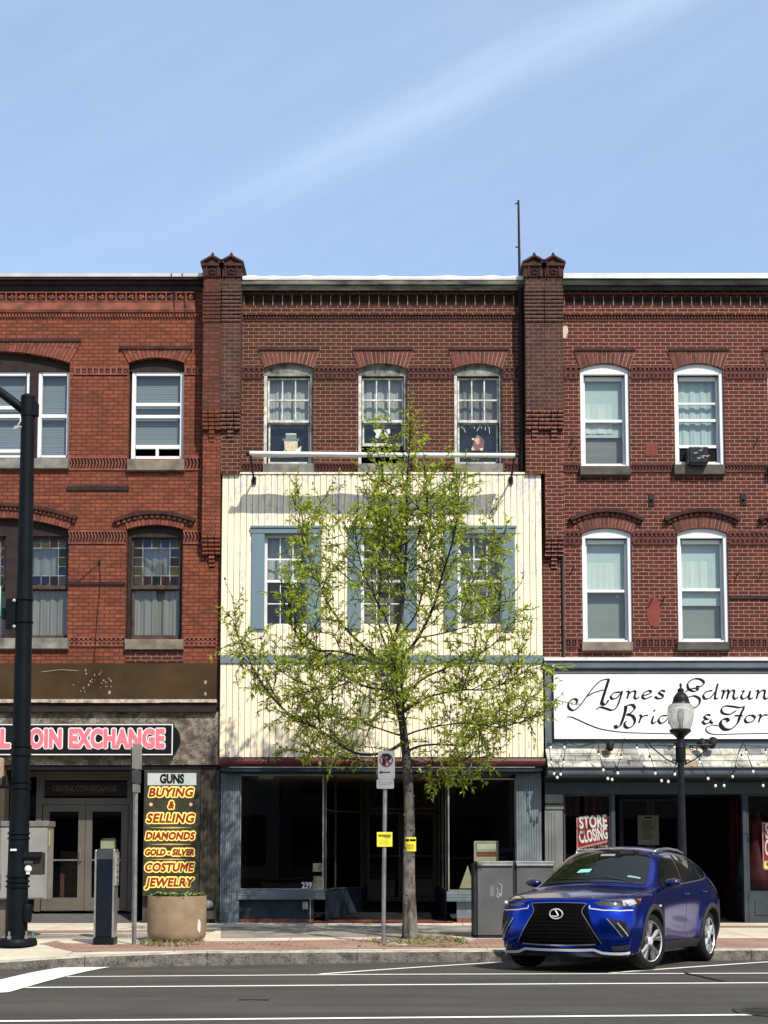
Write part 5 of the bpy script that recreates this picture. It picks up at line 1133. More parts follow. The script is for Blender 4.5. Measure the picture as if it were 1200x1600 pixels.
B_ = [z7((752, 450), (746, 500), (725, 570), (702, 622), (672, 636), (664, 616)), z7((738, 474), (762, 450), (808, 445), (826, 474), (795, 512), (764, 524), (808, 538), (828, 578), (812, 620), (772, 640), (742, 622), (746, 592), (762, 582))]
r_s = [z7((862, 536), (882, 538), (862, 600)), z7((868, 572), (900, 540), (942, 532))]
i_ = [z7((988, 538), (974, 588), (990, 601), (1012, 584)), z7((990, 488), (997, 497))]
d_z7 = [z7((1105, 535), (1055, 540), (1030, 574), (1050, 601), (1090, 582), (1128, 530)), z7((1152, 468), (1122, 578), (1136, 601), (1156, 590))]
al = [z7((1225, 535), (1180, 540), (1158, 574), (1176, 601), (1210, 582), (1240, 532)), z7((1240, 532), (1230, 585), (1244, 600), (1262, 585)), z7((1300, 470), (1276, 580), (1290, 601), (1308, 590))]
al = [[(x - 2.5, y) for x, y in s] for s in al]
E_ = [z8((450, 350), (500, 350), (532, 312), (492, 276), (422, 274), (366, 318), (370, 372), (420, 400), (468, 388), (452, 370), (400, 376), (335, 408)), z8((370, 462), (430, 450), (486, 482), (478, 542), (430, 574), (402, 560))]
d_ = [z8((622, 394), (562, 404), (526, 444), (546, 480), (600, 466), (648, 408)), z8((677, 318), (652, 430), (650, 478), (686, 470))]
m_ = [z8((708, 402), (738, 398), (718, 482)), z8((725, 442), (762, 396), (787, 400), (772, 482)), z8((780, 442), (817, 396), (847, 400), (838, 460), (860, 481), (892, 460))]
u_s = [z8((922, 404), (948, 398), (922, 452), (940, 480), (990, 452), (1016, 396)), z8((1018, 394), (1000, 464), (1020, 481), (1046, 464))]
n2 = [z8((1068, 402), (1097, 398), (1078, 482)), z8((1085, 442), (1130, 396), (1166, 400), (1158, 460), (1180, 481), (1212, 460))]
amp = [z8((602, 652), (562, 645), (536, 668), (560, 690), (586, 690)), z8((560, 690), (520, 714), (545, 741), (590, 726), (608, 694), (600, 718), (626, 736))]
F_ = [z8((872, 600), (802, 640), (732, 630), (714, 592), (750, 556), (830, 560), (900, 570), (962, 558)), z8((850, 655), (938, 655))]
F2 = [z8((952, 568), (912, 650), (882, 730), (820, 790), (750, 796), (706, 752), (720, 702), (765, 690), (782, 710), (762, 726))]
o_ = [z8((1032, 650), (982, 660), (960, 700), (985, 726), (1040, 712), (1062, 672), (1030, 650))]
r2 = [z8((1092, 652), (1122, 652), (1100, 727)), z8((1106, 692), (1150, 652), (1197, 648))]
for st in strokes + g_ + n_ + e_ + s_ + r_s + i_ + d_z7 + al + E_ + d_ + m_ + u_s + n2 + amp + F_ + o_ + r2: pen(mb, st, .058, .021, D0 - BO - .003)
for st in thick + B_[:1] + F2: pen(mb, st, .088, .021, D0 - BO - .0035)
for st in B_[1:]: pen(mb, st, .066, .021, D0 - BO - .004)
for st in [sh(s, 106) for s in d_] + [sh(s, 208, 0) for s in s_] + [sh(s, 77, 37) for s in m_] + [sh(s, 156) for s in al]: pen(mb, st, .058, .021, D0 - BO - .003)
for st in (z7((250, 546), (290, 548), (330, 565), (430, 610), (540, 650), (700, 675), (900, 685), (1160, 690)), z8((682, 762), (620, 755), (556, 782), (570, 828), (650, 850), (850, 846), (1210, 838), (1600, 835))): pen(mb, st, .030, .014, D0 - BO - .003)
mb.build('lettering', M_ink, bs)

# floodlights under the sign
def flood(px, py, label, dirx):
    c = P(px, py, D0 - .45); t = thing('floodlight', label, 'floodlight', (c.x, D0 - OF, c.z), group='floodlights under the white sign')
    mb = MB(); mb.tube([(c.x, D0 - OF, c.z + .03), (c.x, D0 - .33, c.z + .05), (c.x, D0 - .42, c.z + .02)], .014, 8); mb.build('arm', M_iron, t)
    mb = MB(); mb.lathe([(.02, -.12), (.06, -.10), (.075, 0), (.085, .08), (.075, .085)], (0, 0, 0), 14)
    M = Matrix.Translation((c.x, D0 - .47, c.z)) @ Euler((R(-35), R(dirx), 0)).to_matrix().to_4x4(); mb.v = [tuple(M @ Vector(v)) for v in mb.v]; mb.build('lamp_head', M_iron, t, smooth=True)
    mb = MB(); mb.lathe([(.001, .12), (.05, .11), (.082, .087)], (0, 0, 0), 14); mb.v = [tuple(M @ Vector(v)) for v in mb.v]; mb.build('lens', M_lens, t)
M_lens = plain('clear_lens', (.62, .63, .62), .12, var=.1, spec=.8)
flood(953, 1165, 'black floodlight under the white sign over the red closing notice', 10); flood(1097, 1163, 'black floodlight under the white sign, just right of the street lantern, tilted left', -22); flood(1113, 1161, 'black floodlight right of the street lantern under the white sign, outer of the pair', 25)
# festoon lights
DF = D0 - .78
fl = thing('string_lights', 'string of white bulbs on black cable looped along the slate pent roof', 'string lights', (P(1000, 1165, DF).x, DF, P(1000, 1165, DF).z))
M_cable = plain('black_cable', (.012, .012, .012), .6, bump=0); M_bulb = plain('white_frosted_bulb', (.88, .88, .84), .15, var=.03, bump=0, spec=.7)
path = [(855, 1168), (857, 1161), (861, 1190), (866, 1206), (871, 1211), (876, 1206), (881, 1188), (886, 1161), (906, 1166), (932, 1160), (937, 1180), (943, 1200), (950, 1212), (957, 1213), (964, 1200), (970, 1180), (976, 1157), (1000, 1160), (1011, 1167), (1018, 1187), (1024, 1205), (1033, 1214), (1044, 1216), (1053, 1205), (1057, 1180), (1060, 1162), (1078, 1166), (1093, 1188), (1106, 1212), (1118, 1222), (1131, 1222), (1144, 1210), (1153, 1180), (1162, 1163), (1170, 1185), (1176, 1202), (1185, 1213), (1195, 1222), (1215, 1226), (1240, 1200), (1250, 1163), (1262, 1190), (1280, 1220)]
mb = MB(); mb.tube([P(a, b, DF) for a, b in spline(path, 4)], .007, 5)
for y in (1177, 1187): mb.tube([P(853, y, DF + .10), P(1100, y + 1.5, DF + .10), P(1300, y, DF + .10)], .004, 5)
for a, b in ((858, 1160), (887, 1160), (932, 1159), (976, 1156), (1011, 1165), (1060, 1161), (1162, 1162), (1250, 1162)): mb.tube([P(a, b, DF), P(a, b - 3, D0 - OF)], .006, 5)
for pth in (((858, 1161), (880, 1166), (905, 1168), (930, 1161)), ((935, 1158), (976, 1157), (1056, 1160)), ((1011, 1166), (1035, 1162), (1057, 1167)), ((1162, 1164), (1180, 1166), (1200, 1168), (1240, 1164))): mb.tube([P(a, b, DF + .02) for a, b in pth], .006, 5)
mb.build('cable', M_cable, fl)
seven = [(228, 805), (110, 808), (115, 935), (222, 935), (140, 1030), (195, 1035), (167, 1062), (560, 1000), (683, 1025), (597, 1072), (634, 1080), (846, 812), (711, 895), (520, 868), (952, 910), (1002, 1027), (1168, 1035), (1055, 1090), (1113, 1097), (1168, 806)]
eight = [(575, 1310), (830, 1290), (652, 1385), (742, 1383), (1045, 1238), (1148, 1383), (970, 1040), (925, 1095), (400, 1010), (1175, 1042), (487, 1140)]
bl = [(840 + x / 5.4545, 1020 + y / 5.4545) for x, y in seven] + [(1020 + x / 6.667, 1020 + y / 6.667) for x, y in eight] + [(1216, 1235), (1236, 1210), (1262, 1200), (1279, 1228)]
bp = None
for k, (a, b) in enumerate(bl):
    c = P(a, b, DF)
    if bp is None:
        mb = MB(); mb.lathe([(.001, -.034), (.016, -.030), (.026, -.015), (.027, .0), (.020, .018), (.012, .030)], (0, 0, 0), 12); bp = mb.build('bulb', M_bulb, fl, smooth=True, local=True)
        mb = MB(); mb.lathe([(.012, .028), (.016, .032), (.016, .070), (.008, .082)], (0, 0, 0), 10); bq = mb.build('socket', M_cable, bp, local=True); o = bp
    else:
        o = bp.copy(); COL.objects.link(o); o.parent = fl; q = bq.copy(); COL.objects.link(q); q.parent = o
    o.location = c - fl.location
# closing notices and papers in the bridal windows
M_sr = plain('red_poster_card', (.36, .018, .022), .5, var=.06, bump=.02)
def closing(px0, px1, py0, py1, drop, label, y):
    """a card whose foot and words climb to the right by drop (share of its height)"""
    c = P((px0 + px1) / 2, (py0 + py1) / 2, y); w = (px1 - px0) * y / F; h = (py1 - py0) * y / F; t = thing('closing_sign', label, 'sign', (c.x, y, c.z))
    def pan(name, mat, a0, a1, b0, b1, d, foot): mb = MB(); mb.prism([(a0 * w, b0 * h), (a1 * w, (b0 + foot) * h), (a1 * w, b1 * h), (a0 * w, (b1 - .02) * h)], d - .002, d); mb.build(name, mat, t, local=True)
    pan('card', plain('pink_card_edge', (.62, .26, .27), .6), -.5, .5, -.5, .5, .002, drop); pan('red_panel', M_sr, -.465, .465, -.30, .465, -.001, drop); pan('yellow_panel', M_yel, -.465, .465, -.47, -.315, -.001, drop)
    for word, zz, ww, sl in (('STORE', .29, .83, 4), ('CLOSING', -.055, .86, 9)):
        letters(word, .43 * h, M_sign_white, t, 'lettering', (0, -.005, (zz + drop * .3) * h), .001, .011, width=ww * w, local=True, rot=(R(90), R(-sl * drop / .2), 0), spacing=1.06)
    mb = MB(); rr = random.Random(3); x = -.40
    while x < .42: e = .03 + .05 * rr.random(); zz = -.415 + drop * (x + .5); mb.prism([(x * w, zz * h), ((x + e) * w, (zz + drop * e) * h), ((x + e) * w, (zz + .07) * h), (x * w, (zz + .07) * h)], -.004, -.003); x += e + .02
    mb.build('small_print', M_ink, t, local=True)
closing(901, 953, 1276, 1336, .20, 'red store closing notice with white letters in the window above the blue car', D0 + .07)
closing(1191.5, 1246, 1284, 1359, 0.0, 'second red store closing notice, cut off at the edge of the right bridal window', D0 + .30)
yd = DE - .02; c = P(1013, 1297, yd); w, h = 33 * yd / F, 46 * yd / F
pt = thing('notice', 'dim grey paper of store hours on the glass entry door', 'notice', (c.x, yd, c.z))
mb = MB(); mb.box(-w / 2, w / 2, -.002, .002, -h / 2, h / 2); mb.build('paper', plain('grey_paper', (.34, .36, .33), .8, var=.08), pt, local=True)
mb = MB(); rr = random.Random(3)
for k in range(10): mb.box(-w * .30, w * (.1 + .22 * rr.random()), -.004, -.0021, h * (.28 - k * .065), h * (.28 - k * .065) + .012)
mb.box(-w * .16, w * .16, -.004, -.0021, h * .40, h * .45); mb.build('lines_of_text', M_ink, pt, local=True)
mb = MB(); c2 = P(1013, 1326, yd); mb.box(-w * .3, w * .3, -.002, .002, -.05, .05); mb.build('notice', plain('dim_card', (.16, .17, .16), .8), None, local=True, origin=(c2.x, yd, c2.z), cat='notice', label='small dim card below the paper on the glass entry door')

# awning bar held out over the cream boarding
AO = 0.93
zb1 = P(600, 710.5, D0 - AO).z; xa, xb = P(390, 709, D0 - AO).x, P(805, 711.5, D0 - AO).x
ab = thing('awning_bar', 'white tubular bar with a folded awning on three black arms below the top windows', 'awning bar', ((xa + xb) / 2, D0, zb1 - .15))
mb = MB(); mb.tube([(xa, D0 - AO, P(390, 708.3, D0 - AO).z), ((xa + xb) / 2, D0 - AO, zb1), (xb, D0 - AO, P(805, 711.5, D0 - AO).z)], .042, 14); mb.build('bar', M_white, ab, smooth=True, angle=40)
mb = MB()
for x, z in ((xa - .03, P(390, 708.3, D0 - AO).z), (xb + .03, P(805, 711.5, D0 - AO).z)): mb.lathe([(.02, -.04), (.05, -.03), (.05, .03), (.02, .04)], (x, D0 - AO, z), 12, 'x')
mb.build('end_cap', M_cornice_brown, ab)
zr = zb1 - .02
for x in (xa + .02, (xa + xb) / 2, xb - .02):
    mb = MB(); mb.tube([(x, D0 - PF, zb1 - .30), (x, D0 - .5, zb1 - .22), (x, D0 - AO, zb1 - .03)], .020, 8); mb.box(x - .04, x + .04, D0 - PF - .05, D0 - PF, zb1 - .38, zb1 - .24); mb.build('arm', M_iron, ab)
mb = MB(); n = 40; rr = random.Random(2); y0, y1 = D0 - AO + .05, D0 - .68; vs = []
for i in range(n + 1):
    x = xa + .05 + (xb - xa - .1) * i / n; s_ = .02 * math.sin(i * .5) + .012 * (rr.random() - .5)
    vs += [(x, y0, zb1 - .005), (x, (y0 + y1) / 2, zb1 + .012 + s_ * .5), (x, y1 + s_, zb1 + .022)]
mb.add(vs, [(3 * i + k, 3 * i + 3 + k, 3 * i + 4 + k, 3 * i + 1 + k) for i in range(n) for k in (0, 1)]); mb.build('folded_canvas', plain('white_canvas', (.66, .66, .62), .9, var=.1), ab)
# figures cut from paper in the top windows
def paper(px0, py0, polys, label, mats):
    y = YW + .062; c = P(px0, py0, y); t = thing('window_decoration', label, 'decoration', (c.x, y, c.z), group='paper cut outs behind the top centre windows')
    for nm, mt, pts in polys:
        q = [P(a, b, y) for a, b in pts]; k = polys.index((nm, mt, pts)); mb = MB(); mb.prism([(v.x, v.z) for v in q][::-1], y - .004 - .002 * k, y - .001 - .002 * k); mb.build(nm, mats[mt], t)
PM = [plain('cream_paper', (.62, .55, .36), .8, var=.25, nscale=25), plain('grey_green_paper', (.16, .21, .21), .8, var=.25, nscale=25), plain('white_paper', (.66, .68, .66), .8, var=.15), plain('pink_paper', (.62, .36, .30), .8, var=.25, nscale=30), plain('plum_paper', (.20, .09, .10), .8, var=.3)]
paper(455, 692, [('face', 0, [(444, 689), (445, 703), (452, 707), (460, 707), (465, 702), (465, 689)]), ('hat', 1, [(441.5, 685), (442, 689.5), (467, 689.5), (467.5, 685), (463.5, 686), (463, 678), (457, 676.5), (447, 677), (446, 686)]), ('hat_band', 2, [(446, 677.6), (463, 677.6), (462.8, 679), (446.2, 679)]), ('scarf', 2, [(444, 703), (450, 709), (447, 712), (443, 708)]), ('scarf', 2, [(465, 701), (471, 697), (470, 705), (464, 711), (459, 706)])], 'paper face with grey hat and scarf in the first window above the awning bar', PM)
paper(597, 676, [('wing', 2, [(583, 672), (593, 670), (597, 672), (594, 681), (590, 686), (586, 683), (588, 678)]), ('wing', 2, [(599, 672), (609, 670), (610, 676), (606, 680), (608, 685), (603, 682)]), ('crest', 1, [(584, 661), (592, 664), (603, 664), (612, 660), (606, 669), (590, 669)])], 'white paper bow with a grey crest in the middle top window', PM)
paper(748, 692, [('coat', 4, [(737, 704), (740, 690), (746, 683), (752, 683), (757, 690), (755, 704)]), ('face', 3, [(741, 688), (744, 683), (749, 685), (749, 693), (745, 695)]), ('hat', 1, [(743, 684), (746, 679), (751, 684)]), ('trim', 0, [(736.5, 701), (739, 697), (742, 704), (737, 704)]), ('trim', 0, [(749, 701), (755, 700), (754, 704.5), (750, 704.5)]), ('trim', 2, [(737, 685.5), (741, 684.5), (741, 688), (738, 688)])], 'pink and plum paper figure in the third top window', PM)
mb = MB(); y = YW + .062; rr = random.Random(4)
for a, b in (((720, 668), (727, 676)), ((721, 668), (730, 662)), ((730, 662), (735, 666)), ((745, 674), (750, 664)), ((748, 664), (752, 670)), ((756, 662), (758, 673)), ((760, 662), (765, 678)), ((738, 664), (741, 670))):
    p, q = P(*a, y), P(*b, y); mb.tube([p + Vector((0, -.012, 0)), (p + q) / 2 + Vector((.02, -.012, .02)), q + Vector((0, -.012, 0))], .007, 5)
pc = P(742, 668, y); mb.build('paper_streamer', PM[2], None, origin=tuple(pc), cat='streamer', label='thin white paper streamer above the pink paper figure in the third top window')
# aerial mast on the roof
DM = D0 + 1.2; pb, pt_ = P(812, 440, DM), P(810, 313, DM); am = thing('aerial_mast', 'thin dark aerial mast rising behind the right hand gabled pier', 'mast', tuple(pb))
mb = MB(); mb.tube([pb, pt_], [.030, .022], 8); mb.build('pole', M_cornice_brown, am); mb = MB()
for py in (318, 386): 
    c = P(809.5, py, DM); mb.tube([c + Vector((-.06, 0, 0)), c], .014, 6)
mb.build('stub', M_cornice_brown, am)
# loose wires on the left brick front
mb = MB(); f = lambda a, b: Vector((xz(a, b, .03)[0], D0 - .03, zt(b, .03)))
mb.tube([f(107, 909), f(125, 905), f(140, 892), f(155, 878), f(157, 900), f(152, 960), f(147, 1034)], .007, 5); c = f(155, 879); mb.box(c.x - .02, c.x + .02, c.y, D0, c.z - .03, c.z + .05)
mb.build('loose_wire', M_cable, None, origin=tuple(f(155, 880)), cat='wire', label='thin black wire hooked on the red brick between the two stained glass windows')
mb = MB(); mb.tube([f(270, 434), f(272, 455), f(273, 492)], .010, 5); mb.tube([f(287, 434), f(288, 455), f(290, 492)], .010, 5)
for v in range(len(mb.v)): 
    x, y, z = mb.v[v]; mb.v[v] = (x, y - .22 if z > zt(450) else y - .03, z)
mb.build('cornice_bracket', M_cornice_brown, LB)
# ================================================================ ground
M_asph, t = new('asphalt'); v = t.obj(); n1 = t.noise(v, 45, 3, .7); n2 = t.math('ADD', t.math('MULTIPLY', t.noise(t.scale(v, .06, 1.3, 1), 1.2, 5, .6), .6), t.math('MULTIPLY', t.noise(t.scale(v, .5, 1.1, 1), 1.6, 6, .65), .4)); n3 = t.noise(v, 110, 2)
c = t.mix(t.ramp(n2, .36, .64), (.031, .029, .024), (.072, .067, .055)); c = t.mix(t.math('MULTIPLY', t.ramp(n1, .55, .75), .35), c, (.15, .142, .122)); c = t.mix(t.math('MULTIPLY', t.ramp(n3, .52, .62), .45), c, (.035, .033, .029))
t.l(c, t.b.inputs['Base Color']); t.b.inputs['Roughness'].default_value = .92; t.b.inputs['Specular IOR Level'].default_value = .25; t.bump(t.math('ADD', n1, n3), .35, .006)
M_paint, t = new('worn_road_paint'); v = t.obj(); n1 = t.noise(v, 22, 5, .7); n2 = t.noise(v, 120, 3)
f = t.ramp(t.math('ADD', n1, t.math('MULTIPLY', n2, .35)), .74, .90); t.l(t.mix(f, (.70, .70, .66), (.16, .155, .15)), t.b.inputs['Base Color']); t.b.inputs['Roughness'].default_value = .8
M_conc, t = new('pavement_concrete'); v = t.obj(); n1 = t.noise(v, .8, 6, .65); n2 = t.noise(v, 40, 4); n3 = t.noise(v, 5, 5)
b = t.n('ShaderNodeTexBrick'); b.offset = 0; b.inputs['Scale'].default_value = 1; b.inputs['Brick Width'].default_value = 1.5; b.inputs['Row Height'].default_value = 1.5; b.inputs['Mortar Size'].default_value = .012; t.l(v, b.inputs['Vector'])
c = t.mix(t.ramp(n1, .3, .7), (.37, .33, .245), (.58, .525, .41)); c = t.mix(t.math('MULTIPLY', t.ramp(n3, .55, .75), .3), c, (.28, .25, .20)); c = t.mix(t.math('MULTIPLY', b.outputs['Fac'], .75), c, (.10, .09, .07))
t.l(c, t.b.inputs['Base Color']); t.b.inputs['Roughness'].default_value = .9; t.bump(t.math('SUBTRACT', n2, t.math('MULTIPLY', b.outputs['Fac'], 2.0)), .3, .008)
M_paver, t = new('brick_pavers'); v = t.obj(); b = t.n('ShaderNodeTexBrick'); b.inputs['Scale'].default_value = 1; b.inputs['Brick Width'].default_value = .205; b.inputs['Row Height'].default_value = .105; b.inputs['Mortar Size'].default_value = .006
b.inputs['Color1'].default_value = (.235, .105, .072, 1); b.inputs['Color2'].default_value = (.17, .082, .062, 1); b.inputs['Mortar'].default_value = (.30, .26, .21, 1); t.l(v, b.inputs['Vector'])
n1 = t.noise(v, 1.5, 6, .65); c = t.mix(t.math('MULTIPLY', t.ramp(n1, .4, .7), .55), b.outputs['Color'], (.30, .24, .18)); t.l(c, t.b.inputs['Base Color']); t.b.inputs['Roughness'].default_value = .9; t.bump(t.math('SUBTRACT', 1.0, b.outputs['Fac']), .5, .008)
M_curb, t = new('granite_kerb'); v = t.obj(); n1 = t.noise(v, 7, 7, .72); n2 = t.noise(v, 60, 4); c = t.mix(t.ramp(n1, .38, .62), (.030, .027, .023), (.155, .142, .12)); c = t.mix(t.math('MULTIPLY', t.ramp(n2, .45, .7), .4), c, (.34, .31, .27)); t.l(c, t.b.inputs['Base Color']); t.b.inputs['Roughness'].default_value = .92; t.bump(t.math('ADD', n1, t.math('MULTIPLY', n2, .5)), .9, .03)
M_curbtop = plain('kerb_top_granite', (.40, .37, .315), .85, var=.25, nscale=5, bump=.4)
# one ground sheet to the horizon, well under the road and buildings
mb = MB(); mb.quad((-900, -900, -.35), (900, -900, -.35), (900, 900, -.35), (-900, 900, -.35)); struct(mb.build('ground', M_asph))
# road: a crowned sheet as far as the kerb
def sheet_xy(xs, ys, fy, fz, name, mat, lift=0.0):
    mb = MB(); vs = [(x, fy(x, y), 0) for y in ys for x in xs]; vs = [(x, y, fz(x, y) + lift) for x, y, _ in vs]; n = len(xs)
    mb.add(vs, [(j * n + i, j * n + i + 1, (j + 1) * n + i + 1, (j + 1) * n + i) for j in range(len(ys) - 1) for i in range(n - 1)]); return struct(mb.build(name, mat, smooth=True))
xs = [-120, -60, -30, -20, -14] + [-11 + .5 * i for i in range(45)] + [13, 16, 20, 30, 60, 120]
qs = [-9.5, -4, 0, 3, 6, 8] + [10 + .4 * i for i in range(26)] + [20.3]
sheet_xy(xs, [q - 20.25 for q in qs], lambda x, y: kerb_y(x) + y, road_z, 'road', M_asph)
# kerb stones: rough granite blocks
kx = [-14, -12, -10, -8.4, -7.2, -6.2, -5.2]
x = -4.15; rr = random.Random(21); joints = [-14.0, -11.8, -9.6, -7.7, -6.0, -4.20]
while x < 16: x += 1.5 + rr.random() * .9; joints.append(x)
def kerb_top(x):
    z = WALK_Z - .012 - .03 * min(max(-x - 2.6, 0), 3.0)
    if x < -4.2: z -= .03 * min(-x - 4.2, 2.2)
    return z
mb = MB()
for a, c in zip(joints, joints[1:]):
    n = max(int((c - a) / .12), 2)
    for i in range(n):
        xa, xb = a + (c - a) * i / n + (.004 if i == 0 else 0), a + (c - a) * (i + 1) / n - (.004 if i == n - 1 else 0)
        fa, fb_ = [.012 * math.sin(v * 9.1) + .008 * math.sin(v * 23 + 2) for v in (xa, xb)]
        za, zc2 = kerb_top(xa), kerb_top(xb); ya, yb = kerb_y(xa), kerb_y(xb)
        mb.m = 0; mb.quad((xa, ya + fa * .6, -.2), (xb, yb + fb_ * .6, -.2), (xb, yb + fb_ + .012, zc2 - .022), (xa, ya + fa + .012, za - .022))
        mb.m = 1; mb.quad((xa, ya + fa + .012, za - .022), (xb, yb + fb_ + .012, zc2 - .022), (xb, yb + .035, zc2), (xa, ya + .035, za)); mb.quad((xa, ya + .035, za), (xb, yb + .035, zc2), (xb, yb + .17, zc2), (xa, ya + .17, za)); mb.m = 0
    mb.quad((a + .004, kerb_y(a) + .02, -.2), (a + .004, kerb_y(a) + .17, -.2), (a + .004, kerb_y(a) + .17, kerb_top(a)), (a + .004, kerb_y(a) + .02, kerb_top(a)))
struct(mb.build('kerb', [M_curb, M_curbtop]))
def pz_(x, y):                                       # pavement sheet height: meets the kerb stones
    k = max(0.0, 1 - (y - kerb_y(x) - .16) / 1.2); return WALK_Z + (kerb_top(x) - WALK_Z) * max(k, 0) - .002
sheet_xy([-60, -30, -20] + [-14 + .5 * i for i in range(60)] + [20, 30, 60], [.165, .4, .7, 1.0, 1.4, 2, 3, 4.5, 6, 7.4, 9], lambda x, y: kerb_y(x) + y, pz_, 'pavement', M_conc)
def walk_patch(name, mat, pts, lift=.004, kind=True):
    """a paving patch given by photo points on the pavement"""
    g = [G(a, b, pz_) for a, b in pts]; n = len(g); me = MB(); bm = bmesh.new(); vs = [bm.verts.new((p.x, p.y, 0)) for p in g]; bm.faces.new(vs)
    bmesh.ops.triangulate(bm, faces=bm.faces[:]); bmesh.ops.subdivide_edges(bm, edges=bm.edges[:], cuts=5, use_grid_fill=True)
    for v_ in bm.verts: v_.co.z = pz_(v_.co.x, v_.co.y) + lift
    bmesh.ops.recalc_face_normals(bm, faces=bm.faces[:])
    m = bpy.data.meshes.new(name); bm.to_mesh(m); bm.free(); m.materials.append(mat); o = bpy.data.objects.new(name, m); COL.objects.link(o)
    return struct(o) if kind else o
walk_patch('brick_paving', M_paver, [(228, 1486.0), (420, 1485), (600, 1482.5), (860, 1481), (1300, 1481), (1300, 1466), (860, 1466.5), (600, 1468), (420, 1470.5), (232, 1471.5)])
walk_patch('brick_paving', M_paver, [(60, 1484.5), (118, 1487.6), (228, 1486.2), (231, 1476), (100, 1474), (88, 1470)])
walk_patch('brick_paving', M_paver, [(-40, 1459), (230, 1457), (231, 1453.5), (-40, 1454.5)])
walk_patch('brick_paving', M_paver, [(230, 1457), (335, 1456), (335, 1452.5), (231, 1453.5)])
walk_patch('brick_paving', M_paver, [(1100, 1449.6), (1320, 1449.6), (1320, 1446.6), (1100, 1446.6)])
M_grey_conc = plain('grey_concrete', (.27, .25, .21), .9, var=.3, nscale=2.5, bump=.3)
walk_patch('pavement_slab', M_grey_conc, [(345, 1466), (600, 1464), (742, 1462), (742, 1446), (345, 1448.5)])
walk_patch('pavement_slab', M_grey_conc, [(-40, 1470), (90, 1466), (232, 1466.5), (232, 1458.5), (-40, 1460)])
M_soil, t = new('tree_pit_soil'); v = t.obj(); n1 = t.noise(v, 12, 6, .7); n2 = t.noise(v, 60, 3); c = t.mix(t.ramp(n1, .35, .65), (.10, .065, .035), (.26, .19, .11)); c = t.mix(t.math('MULTIPLY', t.ramp(n2, .5, .7), .5), c, (.40, .33, .22)); t.l(c, t.b.inputs['Base Color']); t.b.inputs['Roughness'].default_value = .95; t.bump(n2, .8, .02)
walk_patch('tree_pit', M_soil, [(592, 1479), (700, 1479.5), (732, 1474), (705, 1464), (640, 1462.5), (588, 1468)], .010)
# road markings
def strip(a, b, w, name='road_marking', n=None):
    p, q = G(*a), G(*b); d = Vector((q.x - p.x, q.y - p.y)); L = d.length; d /= L; nn = Vector((-d.y, d.x)) * w / 2; n = n or max(int(L / .35), 2); mb = MB()
    for i in range(n):
        A, B = p.to_2d() + d * L * i / n, p.to_2d() + d * L * (i + 1) / n
        c4 = [A - nn, B - nn, B + nn, A + nn]; mb.add([(k.x, k.y, road_z(k.x, k.y) + .005) for k in c4], [(0, 1, 2, 3)])
    return mb, name
def lay(*ms):
    mb = MB()
    for m in ms: mb.add(m.v, m.f)
    return struct(mb.build('road_marking', M_paint))
lay(strip((104, 1526.6), (1320, 1520.8), .115)[0]); lay(strip((30, 1543.6), (1320, 1535.4), .115)[0]); lay(strip((-140, 1597.6), (1320, 1585.0), .105)[0])
lay(strip((500, 1522.5), (786, 1503.5), .11)[0]); lay(strip((955, 1520.5), (1260, 1499.5), .11)[0])
q = [G(-60, 1552), G(16, 1551.5), G(172, 1511.6), G(100, 1511.6), G(-60, 1540)]; q = [G(a, b) for a, b in ((-150, 1560), (12, 1551.5), (170, 1511.8), (98, 1511.8), (-150, 1556))]
q = [G(a, b) for a, b in ((-90, 1556), (14, 1551), (172, 1511.8), (96, 1512.4), (-90, 1549))]
bm = bmesh.new(); pl = [(14, 1551.3), (172, 1511.8), (97, 1512.2), (0, 1532), (-80, 1549), (-80, 1557)]; bm.faces.new([bm.verts.new((G(a, b).x, G(a, b).y, 0)) for a, b in pl]); bmesh.ops.triangulate(bm, faces=bm.faces[:]); bmesh.ops.subdivide_edges(bm, edges=bm.edges[:], cuts=6, use_grid_fill=True)
for v_ in bm.verts: v_.co.z = road_z(v_.co.x, v_.co.y) + .009
bmesh.ops.recalc_face_normals(bm, faces=bm.faces[:]); m = bpy.data.meshes.new('crossing_marking'); bm.to_mesh(m); bm.free(); m.materials.append(M_paint); o = bpy.data.objects.new('crossing_marking', m); COL.objects.link(o); struct(o)
n_lines = 0
M_tar = plain('tar_seal', (.018, .017, .017), .6, var=.2)
def tar(pts, w):
    mb = MB(); g = [G(a, b) for a, b in spline(pts, 4)]
    for i in range(len(g) - 1):
        d = (g[i + 1] - g[i]).to_2d().normalized(); nn = Vector((-d.y, d.x)) * w * (.7 + .6 * ((i * 7) % 5) / 5)
        c4 = [g[i].to_2d() - nn, g[i + 1].to_2d() - nn, g[i + 1].to_2d() + nn, g[i].to_2d() + nn]; mb.add([(k.x, k.y, road_z(k.x, k.y) + .0075) for k in c4], [(0, 1, 2, 3)])
    return struct(mb.build('tar_seam', M_tar))
tar([(1070, 1521), (1090, 1525), (1112, 1530), (1132, 1534)], .035); tar([(372, 1563), (390, 1562.5), (420, 1563)], .03); tar([(1146, 1577), (1160, 1580.5), (1185, 1585), (1215, 1587)], .03)
c = G(1222, 1582); mb = MB(); mb.lathe([(.42, .0), (.42, .010), (.36, .010), (.35, .004), (.30, .004)], (c.x, c.y, road_z(c.x, c.y) + .002), 32)
for k in range(-3, 4): mb.box(c.x - .28, c.x + .28, c.y + k * .08 - .012, c.y + k * .08 + .012, road_z(c.x, c.y) + .004, road_z(c.x, c.y) + .012)
mb.build('manhole_cover', plain('worn_iron_cover', (.06, .057, .055), .6, metal=.4, var=.3), None, cat='manhole cover', label='round iron manhole cover in the road at the lower right', origin=tuple(c))

